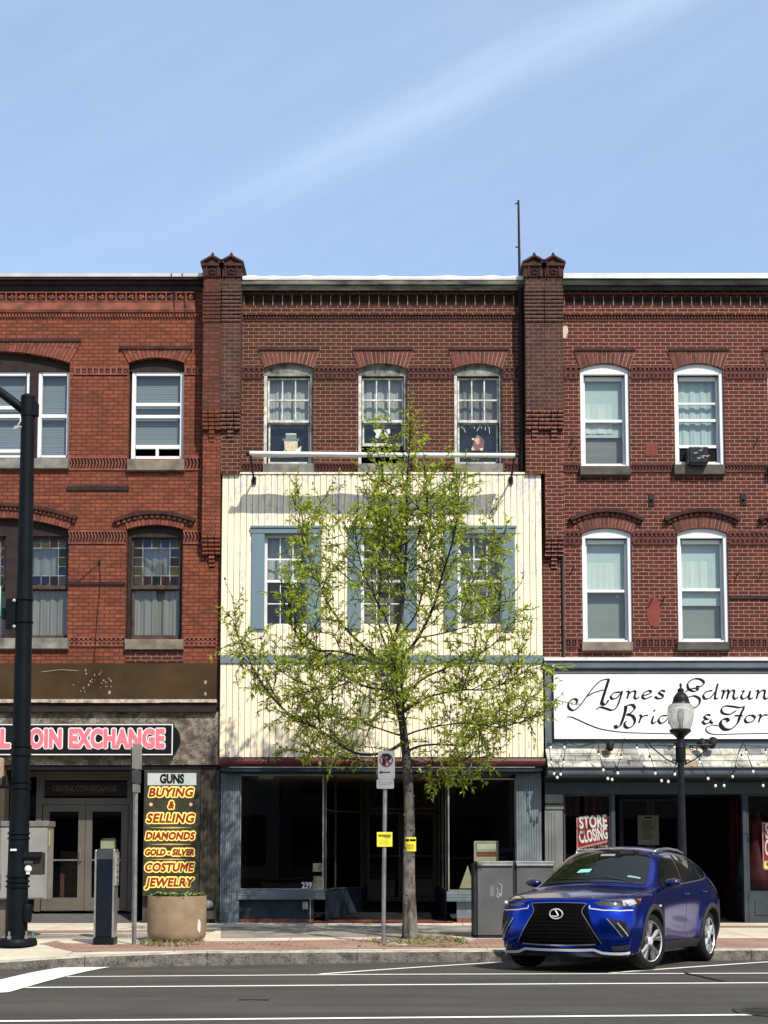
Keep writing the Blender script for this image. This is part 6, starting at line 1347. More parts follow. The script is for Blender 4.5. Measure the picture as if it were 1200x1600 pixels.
# ================================================================ street furniture
def on_walk(px, py): return G(px, py, pz_)
M_pole = plain('blue_black_pole_paint', (.006, .0085, .011), .5, var=.15, nscale=3, bump=.04, spec=.25)
M_steel = plain('galvanised_steel', (.33, .34, .34), .45, metal=.6, var=.2, nscale=6, bump=.1)
M_chrome = plain('bright_steel', (.62, .62, .60), .3, metal=.8, var=.08, bump=.05)
# tall signal pole with mast arm
b = on_walk(25, 1477); DP = b.y
sp_ = thing('signal_pole', 'tall blue black tapered steel pole with a mast arm and bolted base at the corner', 'pole', tuple(b))
def pc(px, py, D=None): return P(px, py, D or DP)
top = pc(44, 622); s_px = DP / F
mb = MB(); mb.tube([(b.x, b.y, b.z + .02), pc(27, 1400), pc(33, 1180), pc(38, 950), pc(44, 622)], [17.2 * s_px, 16.3 * s_px, 14.2 * s_px, 12.5 * s_px, 10.3 * s_px], 20, True); mb.build('shaft', M_pole, sp_, smooth=True, angle=40)
mb = MB(); mb.lathe([(.31, .0), (.31, .05), (.29, .10), (.20, .105)], tuple(b), 28); mb.build('base_plate', M_pole, sp_)
mb = MB()
for py, px, w in ((1166, 33.3, 14.6), (1180, 33, 14.8), (1222, 32, 15.2), (1231, 31.8, 15.2), (1302, 29.5, 16), (1310, 29.3, 16), (1369, 28, 17), (1377, 27.8, 17), (1385, 27.6, 17.2), (972, 37.5, 13.5), (937, 38.3, 13.2)):
    c = pc(px, py); mb.lathe([(w * s_px - .02, -.02), (w * s_px + .012, -.012), (w * s_px + .012, .012), (w * s_px - .02, .02)], tuple(c), 20)
mb.build('band_clamp', M_pole, sp_, smooth=False)
mb = MB(); c = pc(44, 620); mb.lathe([(11.0 * s_px, -.05), (11.4 * s_px, -.03), (11.4 * s_px, .0), (7 * s_px, .035), (.02, .05)], tuple(c), 20); c2 = pc(44, 638); mb.lathe([(11.6 * s_px, -.13), (11.6 * s_px, .13)], tuple(c2), 20); q = pc(54.5, 640); mb.box(q.x - .02, q.x + .05, DP - .06, DP + .06, q.z - .10, q.z + .10); mb.build('cap', M_pole, sp_)
mb = MB(); e = pc(40, 643); mb.tube([e, pc(26, 632), pc(0, 612), pc(-60, 585), pc(-260, 560)], [.075, .072, .07, .065, .05], 14); mb.build('mast_arm', M_pole, sp_, smooth=True)
mb = MB(); mb.tube([pc(32, 650, DP - .14), pc(32, 658, DP - .14), pc(28, 664, DP - .15), pc(34, 667, DP - .15), pc(24, 666, DP - .15), pc(20, 670, DP - .15), pc(28, 668, DP - .16)], .008, 6); mb.build('cable_tie', M_white, sp_)
bolt = None
for k, (px, py) in enumerate(((3, 1470), (9, 1471), (30, 1472), (44, 1470), (25, 1466), (46, 1467))):
    w = k * math.pi / 3 + .35; v = Vector((.245 * math.cos(w), .245 * math.sin(w), .105))
    if bolt is None:
        mb = MB(); mb.lathe([(.032, 0), (.032, .045), (.016, .047), (.016, .10), (.012, .11)], (0, 0, 0), 6); bolt = mb.build('anchor_bolt', M_chrome, sp_, local=True); o = bolt
    else: o = bolt.copy(); COL.objects.link(o); o.parent = sp_
    o.location = v
mb = MB(); q = pc(42.5, 1427, DP - .08); mb.lathe([(.06, -.13), (.07, -.08), (.07, .08), (.06, .13), (.01, .14)], tuple(q), 12); mb.build('hand_hole_cover', M_pole, sp_)
q = pc(21, 1328, DP - .172); mb = MB(); mb.box(q.x - .045, q.x + .045, DP - .176, DP - .15, q.z - .014, q.z + .016); mb.build('sticker', M_sign_white, sp_)
# call button box
q = pc(51, 1367, DP - .1); cb = thing('call_button_box', 'dark call button box with a white button on the side of the signal pole', 'button box', tuple(q))
mb = MB(); p0, p1 = pc(38, 1367, DP - .1), pc(66, 1332, DP - .1); mb.box(p0.x, p1.x, DP - .10, DP + .10, p0.z, p1.z); mb.build('case', plain('dark_olive_case', (.045, .042, .036), .5, var=.2), cb, bevel=.01)
mb = MB(); mb.profile(p0.x - .005, p1.x + .005, [(DP - .17, p1.z - .09), (DP - .10, p1.z - .02), (DP - .10, p1.z + .01), (DP - .18, p1.z - .07)]); mb.build('hood', M_pole, cb)
mb = MB(); c = pc(43.5, 1358, DP - .13); mb.lathe([(.05, .03), (.055, .0), (.045, -.02), (.02, -.035)], (c.x, DP - .11, c.z), 14, 'y'); mb.box(c.x - .025, c.x + .025, DP - .125, DP - .10, c.z - .075, c.z - .045); mb.build('button', M_sign_white, cb)
mb = MB(); c = pc(45, 1347, DP - .1); mb.box(c.x - .07, c.x + .06, DP - .106, DP - .10, c.z - .02, c.z + .02); mb.build('plate', plain('tan_plate', (.30, .27, .22), .6), cb)
# signs and signal head cut by the picture's edge, on the same pole
q = pc(-22, 940); ss = thing('street_sign', 'white street sign with a green border on a bracket, cut by the left edge', 'sign', tuple(q))
mb = MB(); p0, p1 = pc(-120, 966), pc(4, 914); mb.box(p0.x, p1.x, DP - .03, DP + .0, p0.z, p1.z); mb.build('sign_panel', plain('green_sign_border', (.015, .10, .055), .4), ss, bevel=.01)
mb = MB(); p0, p1 = pc(-117, 963.5), pc(2, 916.5); mb.box(p0.x, p1.x, DP - .034, DP - .031, p0.z, p1.z); mb.build('sign_face', M_sign_white, ss)
mb = MB(); p0, p1 = pc(10, 983), pc(26, 936); mb.box(p0.x, p1.x, DP - .06, DP + .06, p0.z, p1.z); p0, p1 = pc(3, 968), pc(11, 950); mb.box(p0.x, p1.x, DP - .02, DP + .02, p0.z, p1.z); mb.build('bracket', M_pole, ss, bevel=.008)
mb = MB()
for py in (938.5, 979): c = pc(22, py, DP - .065); mb.lathe([(.03, 0), (.025, -.02), (.01, -.025)], (c.x, DP - .06, c.z), 8, 'y')
mb.build('bolt', M_chrome, ss)
q = pc(-15, 1228); ps = thing('pedestrian_signal', 'pedestrian signal with a pale edge on a bracket, cut by the left edge', 'signal', tuple(q))
mb = MB(); p0, p1 = pc(-56, 1216), pc(2.5, 1184); mb.box(p0.x, p1.x, DP - .10, DP + .15, p0.z, p1.z); mb.build('housing', plain('cream_signal_case', (.72, .55, .36), .5), ps, bevel=.012)
mb = MB(); p0, p1 = pc(-60, 1226), pc(-4, 1180); mb.box(p0.x, p1.x, DP - .14, DP - .101, p0.z, p1.z); mb.build('visor', M_pole, ss if False else ps)
mb = MB(); mb.tube([pc(-18, 1215), pc(-18, 1229), pc(20, 1229)], .03, 8); mb.tube([pc(6, 1213, DP), pc(6, 1226, DP)], .025, 8); mb.build('arm', M_pole, ps)
# control cabinet
DC = on_walk(4, 1466).y + .12; c0, c1 = P(-16, 1405, DC), P(74.5, 1283, DC)
kb = thing('control_cabinet', 'grey aluminium traffic control cabinet on a post behind the signal pole', 'cabinet', ((c0.x + c1.x) / 2, DC + .25, WALK_Z))
M_cab = plain('grey_aluminium_cabinet', (.36, .35, .33), .5, metal=.35, var=.10, nscale=3, bump=.04)
mb = MB(); mb.box(c0.x, c1.x, DC, DC + .45, c0.z, c1.z - .09); cbx = mb.build('housing', M_cab, kb, bevel=.008)
mb = MB(); mb.box(c0.x - .02, c1.x + .02, DC - .025, DC + .47, c1.z - .088, c1.z); mb.build('lid', plain('dull_cabinet_lid', (.22, .21, .20), .5, metal=.3), kb, bevel=.008)
mb = MB(); mb.box(c0.x + .03, c1.x - .03, DC - .012, DC - .001, c0.z + .02, c1.z - .11); dr = mb.build('door', M_cab, kb, bevel=.004)
mb = MB(); mb.box(c1.x - .12, c1.x - .09, DC - .03, DC - .012, c0.z + .5, c0.z + .62); mb.build('handle', M_steel, dr)
mb = MB(); mb.box(c1.x, c1.x + .012, DC + .12, DC + .16, c1.z - .40, c1.z - .16); mb.build('seal_strip', plain('yellow_tape', (.45, .40, .12), .6), kb)
q0, q1 = P(0, 1440, DC + .2), P(9, 1440, DC + .2); mb = MB(); mb.box(q0.x, q1.x, DC + .15, DC + .30, WALK_Z - .02, c0.z); q = P(36, 1440, DC + .2); mb.box(q.x - .04, q.x + .04, DC + .15, DC + .30, WALK_Z - .02, c0.z); mb.build('post', plain('brown_cabinet_post', (.14, .12, .10), .6), kb)
# parking kiosk
b = on_walk(165.5, 1476.5); DK = b.y; k0 = P(147.5, 1400, DK); k1 = P(179, 1400, DK); zt_ = P(165, 1326, DK).z
pk = thing('parking_meter', 'slim navy parking pay station with silver edges standing near the kerb', 'parking meter', tuple(b))
M_navy = plain('navy_kiosk_panel', (.008, .012, .020), .35, var=.12, spec=.5)
w = k1.x - k0.x; mb = MB(); mb.box(k0.x + .028, k1.x - .032, DK - .012, DK + .24, b.z + .11, zt_ - .0); mb.build('body', M_navy, pk, bevel=.015)
mb = MB(); mb.box(k0.x, k0.x + .027, DK - .03, DK + .26, b.z + .11, zt_ - .02); mb.box(k1.x - .031, k1.x, DK - .03, DK + .26, b.z + .11, zt_ - .01); mb.build('edge_trim', M_chrome, pk, bevel=.008)
mb = MB(); mb.box(k0.x - .004, k1.x + .004, DK - .03, DK + .27, b.z - .03, b.z + .109); mb.build('plinth', M_sign_black, pk, bevel=.006)
mb = MB(); mb.box(k0.x + .03, k1.x - .034, DK - .02, DK - .0125, zt_ - .16, zt_ - .01); mb.build('louvre', plain('dark_grey_louvre', (.05, .055, .06), .5), pk)
for i in range(9):
    pass
mb = MB(); mb.box(k1.x, k1.x + .022, DK + .0, DK + .20, zt_ - .55, zt_ - .05)
for i in range(5): mb.box(k1.x + .022, k1.x + .030, DK + .02, DK + .17, zt_ - .15 - i * .09, zt_ - .10 - i * .09)
mb.build('face_plate', plain('kiosk_side_face', (.30, .29, .25), .5, var=.3, nscale=20), pk)
# parking sign post seen edge on
b = on_walk(209.5, 1476); DS = b.y; tp_ = P(212.5, 1164, DS)
pp = thing('sign_post', 'galvanised square post carrying parking signs seen edge on, left of the tall goods panel', 'sign post', tuple(b))
mb = MB(); mb.tube([(b.x, b.y, b.z - .02), tp_], .036, 4, True); mb.build('post', M_steel, pp)
def edge_sign(px0, px1, py0, py1, name, mat, y0, y1):
    p0, p1 = P(px0, py1, DS), P(px1, py0, DS); mb = MB(); mb.add([(p0.x, DS + y0, p0.z), (p1.x, DS + y1, p0.z), (p1.x, DS + y1, p1.z), (p0.x, DS + y0, p1.z), (p0.x + .008, DS + y0, p0.z), (p1.x + .008, DS + y1, p0.z), (p1.x + .008, DS + y1, p1.z), (p0.x + .008, DS + y0, p1.z)], [(0, 1, 2, 3), (7, 6, 5, 4), (0, 4, 5, 1), (3, 2, 6, 7), (0, 3, 7, 4), (1, 5, 6, 2)]); return mb.build(name, mat, pp)
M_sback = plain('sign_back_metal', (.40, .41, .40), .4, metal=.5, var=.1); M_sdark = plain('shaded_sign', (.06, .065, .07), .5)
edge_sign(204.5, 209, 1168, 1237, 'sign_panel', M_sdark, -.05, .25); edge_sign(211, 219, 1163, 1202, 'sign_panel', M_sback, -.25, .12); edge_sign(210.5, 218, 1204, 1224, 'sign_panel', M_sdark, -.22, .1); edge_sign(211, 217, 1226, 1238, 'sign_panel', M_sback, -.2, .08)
# round planter
b = on_walk(276, 1473.5); s_px = b.y / F; DPt = b.y + 46 * s_px; b = Vector((P(276, 1473, DPt).x, DPt, pz_(0, DPt)))
s_px = (DPt - .3) / F; rp = 46.0 * s_px; hp = P(276, 1401, DPt - rp).z - b.z
pn = thing('planter', 'round tan concrete planter with low green plants in front of the tall goods panel', 'planter', tuple(b))
M_plant_pot = plain('tan_concrete', (.285, .208, .128), .85, var=.14, nscale=4, bump=.2)
mb = MB(); mb.lathe([(rp * .80, 0), (rp * .91, .03), (rp * .975, .08), (rp, .15), (rp, hp - .02), (rp * .985, hp), (rp * .90, hp), (rp * .89, hp - .10), (.02, hp - .10)], tuple(b), 48); mb.build('tub', M_plant_pot, pn, smooth=True, angle=35)
mb = MB(); mb.lathe([(rp * .89, hp - .07), (.02, hp - .05)], tuple(b), 32, cap=False); mb.build('soil', M_soil, pn)
cpx = P(314.5, 1450, b.y - rp * .5); mb = MB(); rr = random.Random(3)
wv = math.atan2(-math.sqrt(1 - .83 ** 2), .83); pts = []
for k in range(10): pts.append((wv + .07 * math.cos(k * .628) * (1 + .3 * rr.random()), .25 + .085 * math.sin(k * .628) * (1 + .5 * rr.random())))
mb.poly([(b.x + (rp + .004) * math.cos(a), b.y + (rp + .004) * math.sin(a), b.z + h) for a, h in pts]); mb.build('chip', plain('white_chip', (.75, .74, .70), .8), pn)
M_leafg = plain('low_plant_green', (.17, .25, .05), .55, var=.45, nscale=14, bump=0); M_leafd = plain('dark_plant_green', (.09, .15, .05), .55, var=.4, nscale=14, bump=0); M_dry = plain('dry_grass', (.30, .24, .12), .85, var=.4, nscale=20, bump=0); M_grassg = plain('weed_green', (.10, .16, .03), .7, var=.4, nscale=20, bump=0)
def rosette(mb, c, r_, n, rnd, up=.6):
    for k in range(n):
        w = rnd.random() * 6.28; l = r_ * (.6 + .6 * rnd.random()); e = Vector((math.cos(w), math.sin(w), up * (.4 + rnd.random()))).normalized() * l; sd = Vector((-math.sin(w), math.cos(w), 0)) * l * .28; m = c + e * .55 + Vector((0, 0, l * .12))
        mb.add([c, m - sd, c + e, m + sd], [(0, 1, 2, 3)])
mb = MB(); rr = random.Random(17)
for k in range(210):
    a, r_ = rr.random() * 6.28, rp * .84 * math.sqrt(rr.random()); mb.m = 0 if rr.random() < .55 else 1
    rosette(mb, Vector((b.x + r_ * math.cos(a), b.y + r_ * math.sin(a), b.z + hp - .06)), .085 + .05 * rr.random(), 14, rr, 1.0)
mb.build('plants', [M_leafg, M_leafd], pn)
# no parking sign
b = on_walk(599, 1475); DN = b.y; tpn = P(602.5, 1170, DN)
npk = thing('parking_sign', 'no parking sign on a leaning galvanised post with a yellow paper tied to it', 'sign post', tuple(b)); npk['label'] = 'white no parking sign on a slim leaning galvanised post beside the tree trunk'
mb = MB(); mb.tube([(b.x, b.y, b.z - .02), P(600.5, 1320, DN), tpn], .032, 8); mb.build('post', M_steel, npk)
def npanel(a, c, b_, d, y, name, mat, r_=.03):
    p0, p1 = P(a, d, DN), P(c, b_, DN); mb = MB(); pts = []
    for cx, cz, w0 in ((p1.x - r_, p0.z + r_, -90), (p1.x - r_, p1.z - r_, 0), (p0.x + r_, p1.z - r_, 90), (p0.x + r_, p0.z + r_, 180)):
        for k in range(5): pts.append((cx + r_ * math.cos(R(w0 + 22.5 * k)), cz + r_ * math.sin(R(w0 + 22.5 * k))))
    mb.prism(pts, DN + y, DN + y + .004); return mb.build(name, mat, npk)
M_sgrey = plain('weathered_white_sign', (.30, .30, .305), .5, var=.10, nscale=4)
M_maroon = plain('maroon_sign_ink', (.13, .012, .018), .5)
s1 = npanel(590.5, 617, 1173.5, 1217.5, -.045, 'sign_panel', M_sgrey); s2 = npanel(588.5, 615.5, 1217.8, 1232.5, -.045, 'sign_panel', M_sgrey, .02)
cc = P(603.6, 1187.5, DN - .05); yy = DN - .0495; ro, ri = 10.6 * DN / F, 8.6 * DN / F
mb = MB(); n = 40
for k in range(n):
    w0, w1 = 6.2832 * k / n, 6.2832 * (k + 1) / n; mb.quad((cc.x + ri * math.cos(w0), yy, cc.z + ri * math.sin(w0)), (cc.x + ro * math.cos(w0), yy, cc.z + ro * math.sin(w0)), (cc.x + ro * math.cos(w1), yy, cc.z + ro * math.sin(w1)), (cc.x + ri * math.cos(w1), yy, cc.z + ri * math.sin(w1)))
h_ = .010; a_ = math.sqrt(.5); mb.quad((cc.x + (-ri) * a_ - h_, yy - .002, cc.z + ri * a_ - h_), (cc.x + ri * a_ - h_, yy - .002, cc.z - ri * a_ - h_), (cc.x + ri * a_ + h_, yy - .002, cc.z - ri * a_ + h_), (cc.x - ri * a_ + h_, yy - .002, cc.z + ri * a_ + h_)); mb.build('prohibition_ring', M_maroon, s1)
letters('P', .225, M_ink, s1, 'lettering', (cc.x, yy - .0005, cc.z), .0008, .013, sx=1.1)
aa = P(602, 1206.5, DN - .05); mb = MB(); mb.box(aa.x - .065, aa.x + .075, yy - .001, yy, aa.z - .006, aa.z + .006); mb.prism([(aa.x - .095, aa.z), (aa.x - .055, aa.z - .022), (aa.x - .055, aa.z + .022)], yy - .001, yy); mb.build('arrow', M_ink, s1)
a2 = P(602, 1224.5, DN - .05); mb = MB(); rr = random.Random(8)
for k in range(9): x = a2.x - .09 + .022 * k; mb.box(x, x + .006 + .010 * rr.random(), yy - .001, yy, a2.z + .012 - .03 * (k % 2), a2.z + .030 - .03 * (k % 2))
mb.build('small_print', plain('worn_sign_print', (.10, .10, .11), .6), s2)
M_ypaper = plain('yellow_paper', (.86, .76, .05), .7, var=.05, nscale=6, bump=.1)
def yellow_notice(c, w, h, label, curve=0.0, rotz=0.0, rough=0):
    t = thing('paper_notice', label, 'notice', c); t.rotation_euler = (0, 0, rotz); mb = MB(); n = 10
    def cp(u, v):                                     # bent round the trunk when curve is set
        if curve: a = u * w / curve; return (curve * math.sin(a), curve * (1 - math.cos(a)), v * h)
        return (u * w, .012 * math.sin(u * 3.1 + .4) - .006, v * h)
    vs = [cp(-.5 + i / n, v) for v in (-.5, .5) for i in range(n + 1)]
    mb.add(vs, [(i, i + 1, n + 2 + i, n + 1 + i) for i in range(n)]); mb.build('sheet', M_ypaper, t, local=True)
    mb = MB(); rr = random.Random(5)
    def bar(u0, u1, v0, v1):
        m_ = 5; 
        for i in range(m_):
            q = [cp(u0 + (u1 - u0) * i / m_, v0), cp(u0 + (u1 - u0) * (i + 1) / m_, v0), cp(u0 + (u1 - u0) * (i + 1) / m_, v1), cp(u0 + (u1 - u0) * i / m_, v1)]; mb.add([(x, y - .0025, z) for x, y, z in q], [(0, 1, 2, 3)])
    if curve:
        bar(-.46, -.12, .20, .36); bar(-.06, .46, .20, .36)
    for k in range(5): bar(-.32, .05 + .30 * rr.random(), -.05 - k * .075, -.035 - k * .075 + .008)
    mb.build('print', M_ink if curve else plain('faint_print', (.55, .47, .05), .7), t, local=True)
    if not curve: letters('NO PARKING', h * .19, M_ink, t, 'lettering', (0, -.016, h * .26), .0006, .002, width=w * .80, local=True)
    return t
c = P(601, 1311.5, DN - .045); yellow_notice((c.x, DN - .045, c.z), 24 * DN / F, 22.5 * DN / F, 'bright yellow paper notice tied to the leaning sign post', 0)
# twin waste bins
b = on_walk(798, 1466); DB = b.y; M_bin = plain('grey_bin_panel', (.110, .113, .115), .5, var=.12, nscale=2.5, bump=.03)
bx = [P(v, 1410, DB).x for v in (746.5, 801.5, 807.5, 866)]; xl_b = P(740.5, 1410, DB).x; zt_b = P(800, 1346, DB).z; wb = thing('waste_bin', 'pair of grey waste and recycling bins joined side by side behind the blue car', 'bin', ((bx[0] + bx[3]) / 2, DB + .3, b.z))
for a, c in ((bx[0], bx[1]), (bx[2], bx[3])):
    mb = MB(); mb.box(a, c, DB, DB + .70, b.z + .05, zt_b - .05); mb.build('cabinet', M_bin, wb, bevel=.006)
    mb = MB(); mb.box(a - .01, c + .005, DB - .02, DB + .71, zt_b - .049, zt_b); mb.box(a, c, DB - .028, DB - .021, zt_b - .075, zt_b - .045); mb.build('lid', M_steel, wb, bevel=.005)
mb = MB(); mb.box(bx[1] + .001, bx[2] - .001, DB + .03, DB + .68, b.z + .05, zt_b - .03); mb.box(xl_b, bx[0] - .001, DB + .02, DB + .70, b.z + .02, zt_b - .03); mb.box(xl_b, bx[3], DB + .02, DB + .68, b.z - .02, b.z + .049); mb.build('frame', plain('dark_bin_frame', (.03, .031, .033), .5), wb)
M_mark = plain('pale_bin_mark', (.46, .47, .48), .6, bump=0)
def mark(polys, name, mat):
    mb = MB()
    for pts in polys:
        q = [P(a, b_, DB - .004) for a, b_ in pts]; mb.prism([(v.x, v.z) for v in q][::-1], DB - .004, DB - .001)
    mb.build(name, mat, wb)
mark([[(765, 1385), (772, 1385), (771, 1401), (766.5, 1401)], [(764, 1383), (773, 1383), (773, 1384.3), (764, 1384.3)]], 'bin_emblem', plain('grey_bin_mark', (.19, .195, .20), .6))
mb = MB()
for pth in (((776, 1387), (777.5, 1394), (776.5, 1401), (779, 1402), (781, 1395), (782.5, 1401), (783.5, 1392), (783.5, 1384), (780, 1380.5)),):
    g = [P(a, b_, DB - .006) for a, b_ in spline(list(pth), 4)]
    mb.tube(g, .007, 5)
mb.build('recycling_emblem', M_mark, wb)
# lantern post
DLt = 22.0; lp_b = Vector((P(1064.5, 1470, DLt).x, DLt, WALK_Z)); s_px = DLt / F
sl_ = thing('street_lamp', 'black lantern street lamp with a frosted acorn globe and scroll brackets', 'street lamp', tuple(lp_b))
M_lblk = plain('black_lamp_paint', (.014, .015, .018), .4, var=.15, spec=.5)
def lz(py): return P(1064, py, DLt).z
lx = lambda px, py: P(px, py, DLt).x
bx_, tx_ = lp_b.x, lx(1063.5, 1160)
mb = MB(); mb.tube([(bx_, DLt, WALK_Z), (bx_, DLt, WALK_Z + .7)], .095, 16); mb.tube([(bx_, DLt, WALK_Z + .7), (lx(1066.5, 1330), DLt, lz(1330)), (lx(1063.5, 1190), DLt, lz(1190))], [.068, .064, .052], 16); mb.lathe([(.17, 0), (.17, .10), (.12, .14), (.10, .22)], tuple(lp_b), 20); mb.build('post', M_lblk, sl_, smooth=True, angle=40)
xc = lx(1063, 1150); mb = MB(); mb.lathe([(.052, lz(1192)), (.062, lz(1190)), (.062, lz(1170)), (.075, lz(1168)), (.055, lz(1160)), (.06, lz(1153)), (.085, lz(1150)), (.16, lz(1144)), (.17, lz(1141)), (.15, lz(1139)), (.10, lz(1139))], (xc, DLt, 0), 24); mb.build('collar', M_lblk, sl_, smooth=True, angle=30)
M_globe, t = new('frosted_globe'); t.b.inputs['Base Color'].default_value = (.66, .67, .63, 1); t.b.inputs['Roughness'].default_value = .18; t.b.inputs['Transmission Weight'].default_value = .72; t.b.inputs['IOR'].default_value = 1.12; t.b.inputs['Subsurface Weight'].default_value = 0.0
xg = lx(1063.5, 1115); prof = [(13.5, 1140), (17.5, 1132), (20.3, 1120), (20.6, 1112), (19.6, 1105), (17.0, 1101), (13.8, 1099.5)]
mb = MB(); mb.lathe([(r_ * s_px, lz(y)) for r_, y in prof], (xg, DLt, 0), 32, cap=False); mb.build('globe', M_globe, sl_, smooth=True)
mb = MB(); mb.lathe([(.03, lz(1139)), (.035, lz(1128)), (.05, lz(1124)), (.05, lz(1112)), (.02, lz(1108))], (xg, DLt, 0), 14); mb.build('lamp_tube', plain('inner_lamp', (.50, .50, .46), .4), sl_, smooth=True)
mb = MB(); pr = [(14.2, 1101), (14.0, 1098), (12.8, 1096.5), (13.0, 1095), (11.8, 1092), (12, 1090.5), (10, 1087), (7.5, 1084), (4.6, 1081), (5.2, 1079.5), (4.8, 1077), (2.2, 1075), (1.2, 1074), (2.0, 1072), (2.2, 1070), (1.3, 1068), (.2, 1067)]
mb.lathe([(r_ * s_px, lz(y)) for r_, y in pr], (lx(1063.8, 1090), DLt, 0), 24); mb.build('cap', M_lblk, sl_, smooth=True, angle=35)
mb = MB()
for sgn in (-1, 1):
    x0 = xc + sgn * .07; x1 = xc + sgn * .48; zt2, zb2 = lz(1165), lz(1196)
    mb.tube([(x0, DLt, zt2), (x1, DLt, zt2 + .01)], .012, 6); mb.tube([(x0, DLt, zt2 + .05), (x0, DLt, zb2)], .011, 6); mb.tube([(x0, DLt, zb2 + .02), (x0 + sgn * .16, DLt, zb2 + .10), (x1, DLt, zt2)], .011, 6)
    for cx_, cz_, rr_ in ((x1, zt2 + .035, .03), (x0 + sgn * .04, zb2 + .06, .035), (x0 + sgn * .1, zt2 - .04, .03)): mb.tube([(cx_ + rr_ * math.cos(k * .52) * (1 - k * .03), DLt, cz_ + rr_ * math.sin(k * .52) * (1 - k * .03)) for k in range(12)], .008, 5)
mb.build('scroll_bracket', M_lblk, sl_)
# weeds and litter at the foot of things
def tufts(name, spots, seed, mats, label=None, h=.10):
    rnd = random.Random(seed); mb = MB()
    for px, py, n, sp2 in spots:
        for k in range(n):
            g = on_walk(px + rnd.gauss(0, sp2), py + rnd.gauss(0, .9)); hh = h * (.4 + rnd.random()); w = rnd.random() * 6.28; e = Vector((math.cos(w) * .5, math.sin(w) * .5, 1)).normalized() * hh; s2 = Vector((-math.sin(w), math.cos(w), 0)) * .006
            mb.m = 0 if rnd.random() < .6 else 1; mb.add([g - s2, g + s2, g + e * .7 + s2 * .7 + Vector((0, 0, .0)), g + e + Vector((math.cos(w), math.sin(w), -.2)) * hh * .2], [(0, 1, 2, 3)])
    o = mb.build(name, mats); o['kind'] = 'stuff'; return o
tufts('weeds', [(222, 1476, 40, 5), (240, 1478, 40, 9), (270, 1479, 50, 14), (300, 1477, 35, 10)], 2, [M_dry, M_grassg])
tufts('weeds', [(620, 1474, 70, 10), (650, 1476, 60, 12), (690, 1470, 60, 14), (720, 1473, 90, 4), (585, 1472, 30, 5), (660, 1468, 60, 10)], 3, [M_dry, M_grassg], h=.08)
rr = random.Random(31); mb = MB()
for k in range(420):                                   # fallen leaves in the tree pit and along the kerb
    if k < 300: px, py = 640 + rr.gauss(0, 45), 1471 + rr.gauss(0, 4.5)
    else: px, py = 230 + rr.random() * 520, 1474 + rr.random() * 9
    if py > 1481 or py < 1462: continue
    g = on_walk(px, py); w = rr.random() * 6.28; l = .018 + .03 * rr.random(); e = Vector((math.cos(w), math.sin(w), 0)) * l; s2 = Vector((-math.sin(w), math.cos(w), 0)) * l * .35; g.z += .014
    mb.m = rr.choice((0, 0, 1)); mb.add([g - e, g - s2 + Vector((0, 0, .006)), g + e, g + s2 + Vector((0, 0, .01))], [(0, 1, 2, 3)])
o = mb.build('fallen_leaves', [M_dry, plain('pale_leaf_litter', (.50, .42, .28), .85)]); o['kind'] = 'stuff'
mb = MB(); 
for px, py, w, h in ((614, 1475.5, 17, 3), (630, 1477.5, 16, 2.4), (608, 1471, 8, 2.2), (735, 1470, 9, 2.4)):
    a, c = on_walk(px - w / 2, py + h / 2), on_walk(px + w / 2, py - h / 2); mb.slab([(a.x, a.y), (c.x, a.y + .02), (c.x - .03, c.y), (a.x + .04, c.y - .02)], a.z - .02, a.z + .022)
struct(mb.build('pavement_rubble', M_curbtop))

# ================================================================ the far side of the street, seen only in reflections
M_opp = [plain('shaded_brick', (.27, .12, .09), .9, var=.2), plain('buff_brick', (.50, .42, .30), .9, var=.2), plain('grey_render', (.42, .42, .40), .9, var=.2), plain('unseen_dark_brown_brick', (.07, .045, .038), .9, var=.2)]
M_opp_w = gloss_m = plain('far_window', (.02, .025, .03), .15)
xo = -46.0
for k, (w, h, mt, lb) in enumerate(((15, 9.5, 0, 'red brick building on the near side of the street'), (12, 11.5, 1, 'buff brick building on the near side of the street'), (14, 8.6, 2, 'grey rendered building on the near side of the street'), (11, 12.0, 0, 'tall red brick building on the near side of the street'), (16, 9.8, 1, 'long buff building on the near side of the street'), (20, 10.5, 2, 'wide grey building on the near side of the street'))):
    bo = thing('unseen_street_building', lb, 'building', (xo + w / 2, -13, .14)); mb = MB(); mb.box(xo, xo + w - .05, -24, -13, -.2, h); mb.box(xo - .0, xo + w - .05, -13.0, -12.7, h - .5, h + .1); mb.build('wall', M_opp[mt], bo)
    mb = MB()
    for fl in (4.2, 7.6):
        if fl + 2 > h - .7: continue
        for i in range(int(w / 2.4)): mb.box(xo + 1 + i * 2.4, xo + 2.1 + i * 2.4, -13.06, -12.94, fl, fl + 1.9)
    mb.box(xo + .6, xo + w - .7, -13.08, -12.94, .7, 3.1); mb.build('window', M_opp_w, bo); xo += w
mb = MB(); mb.quad((-120, -13.2, .12), (120, -13.2, .12), (120, -9.5, .12), (-120, -9.5, .12)); struct(mb.build('near_pavement', M_conc))
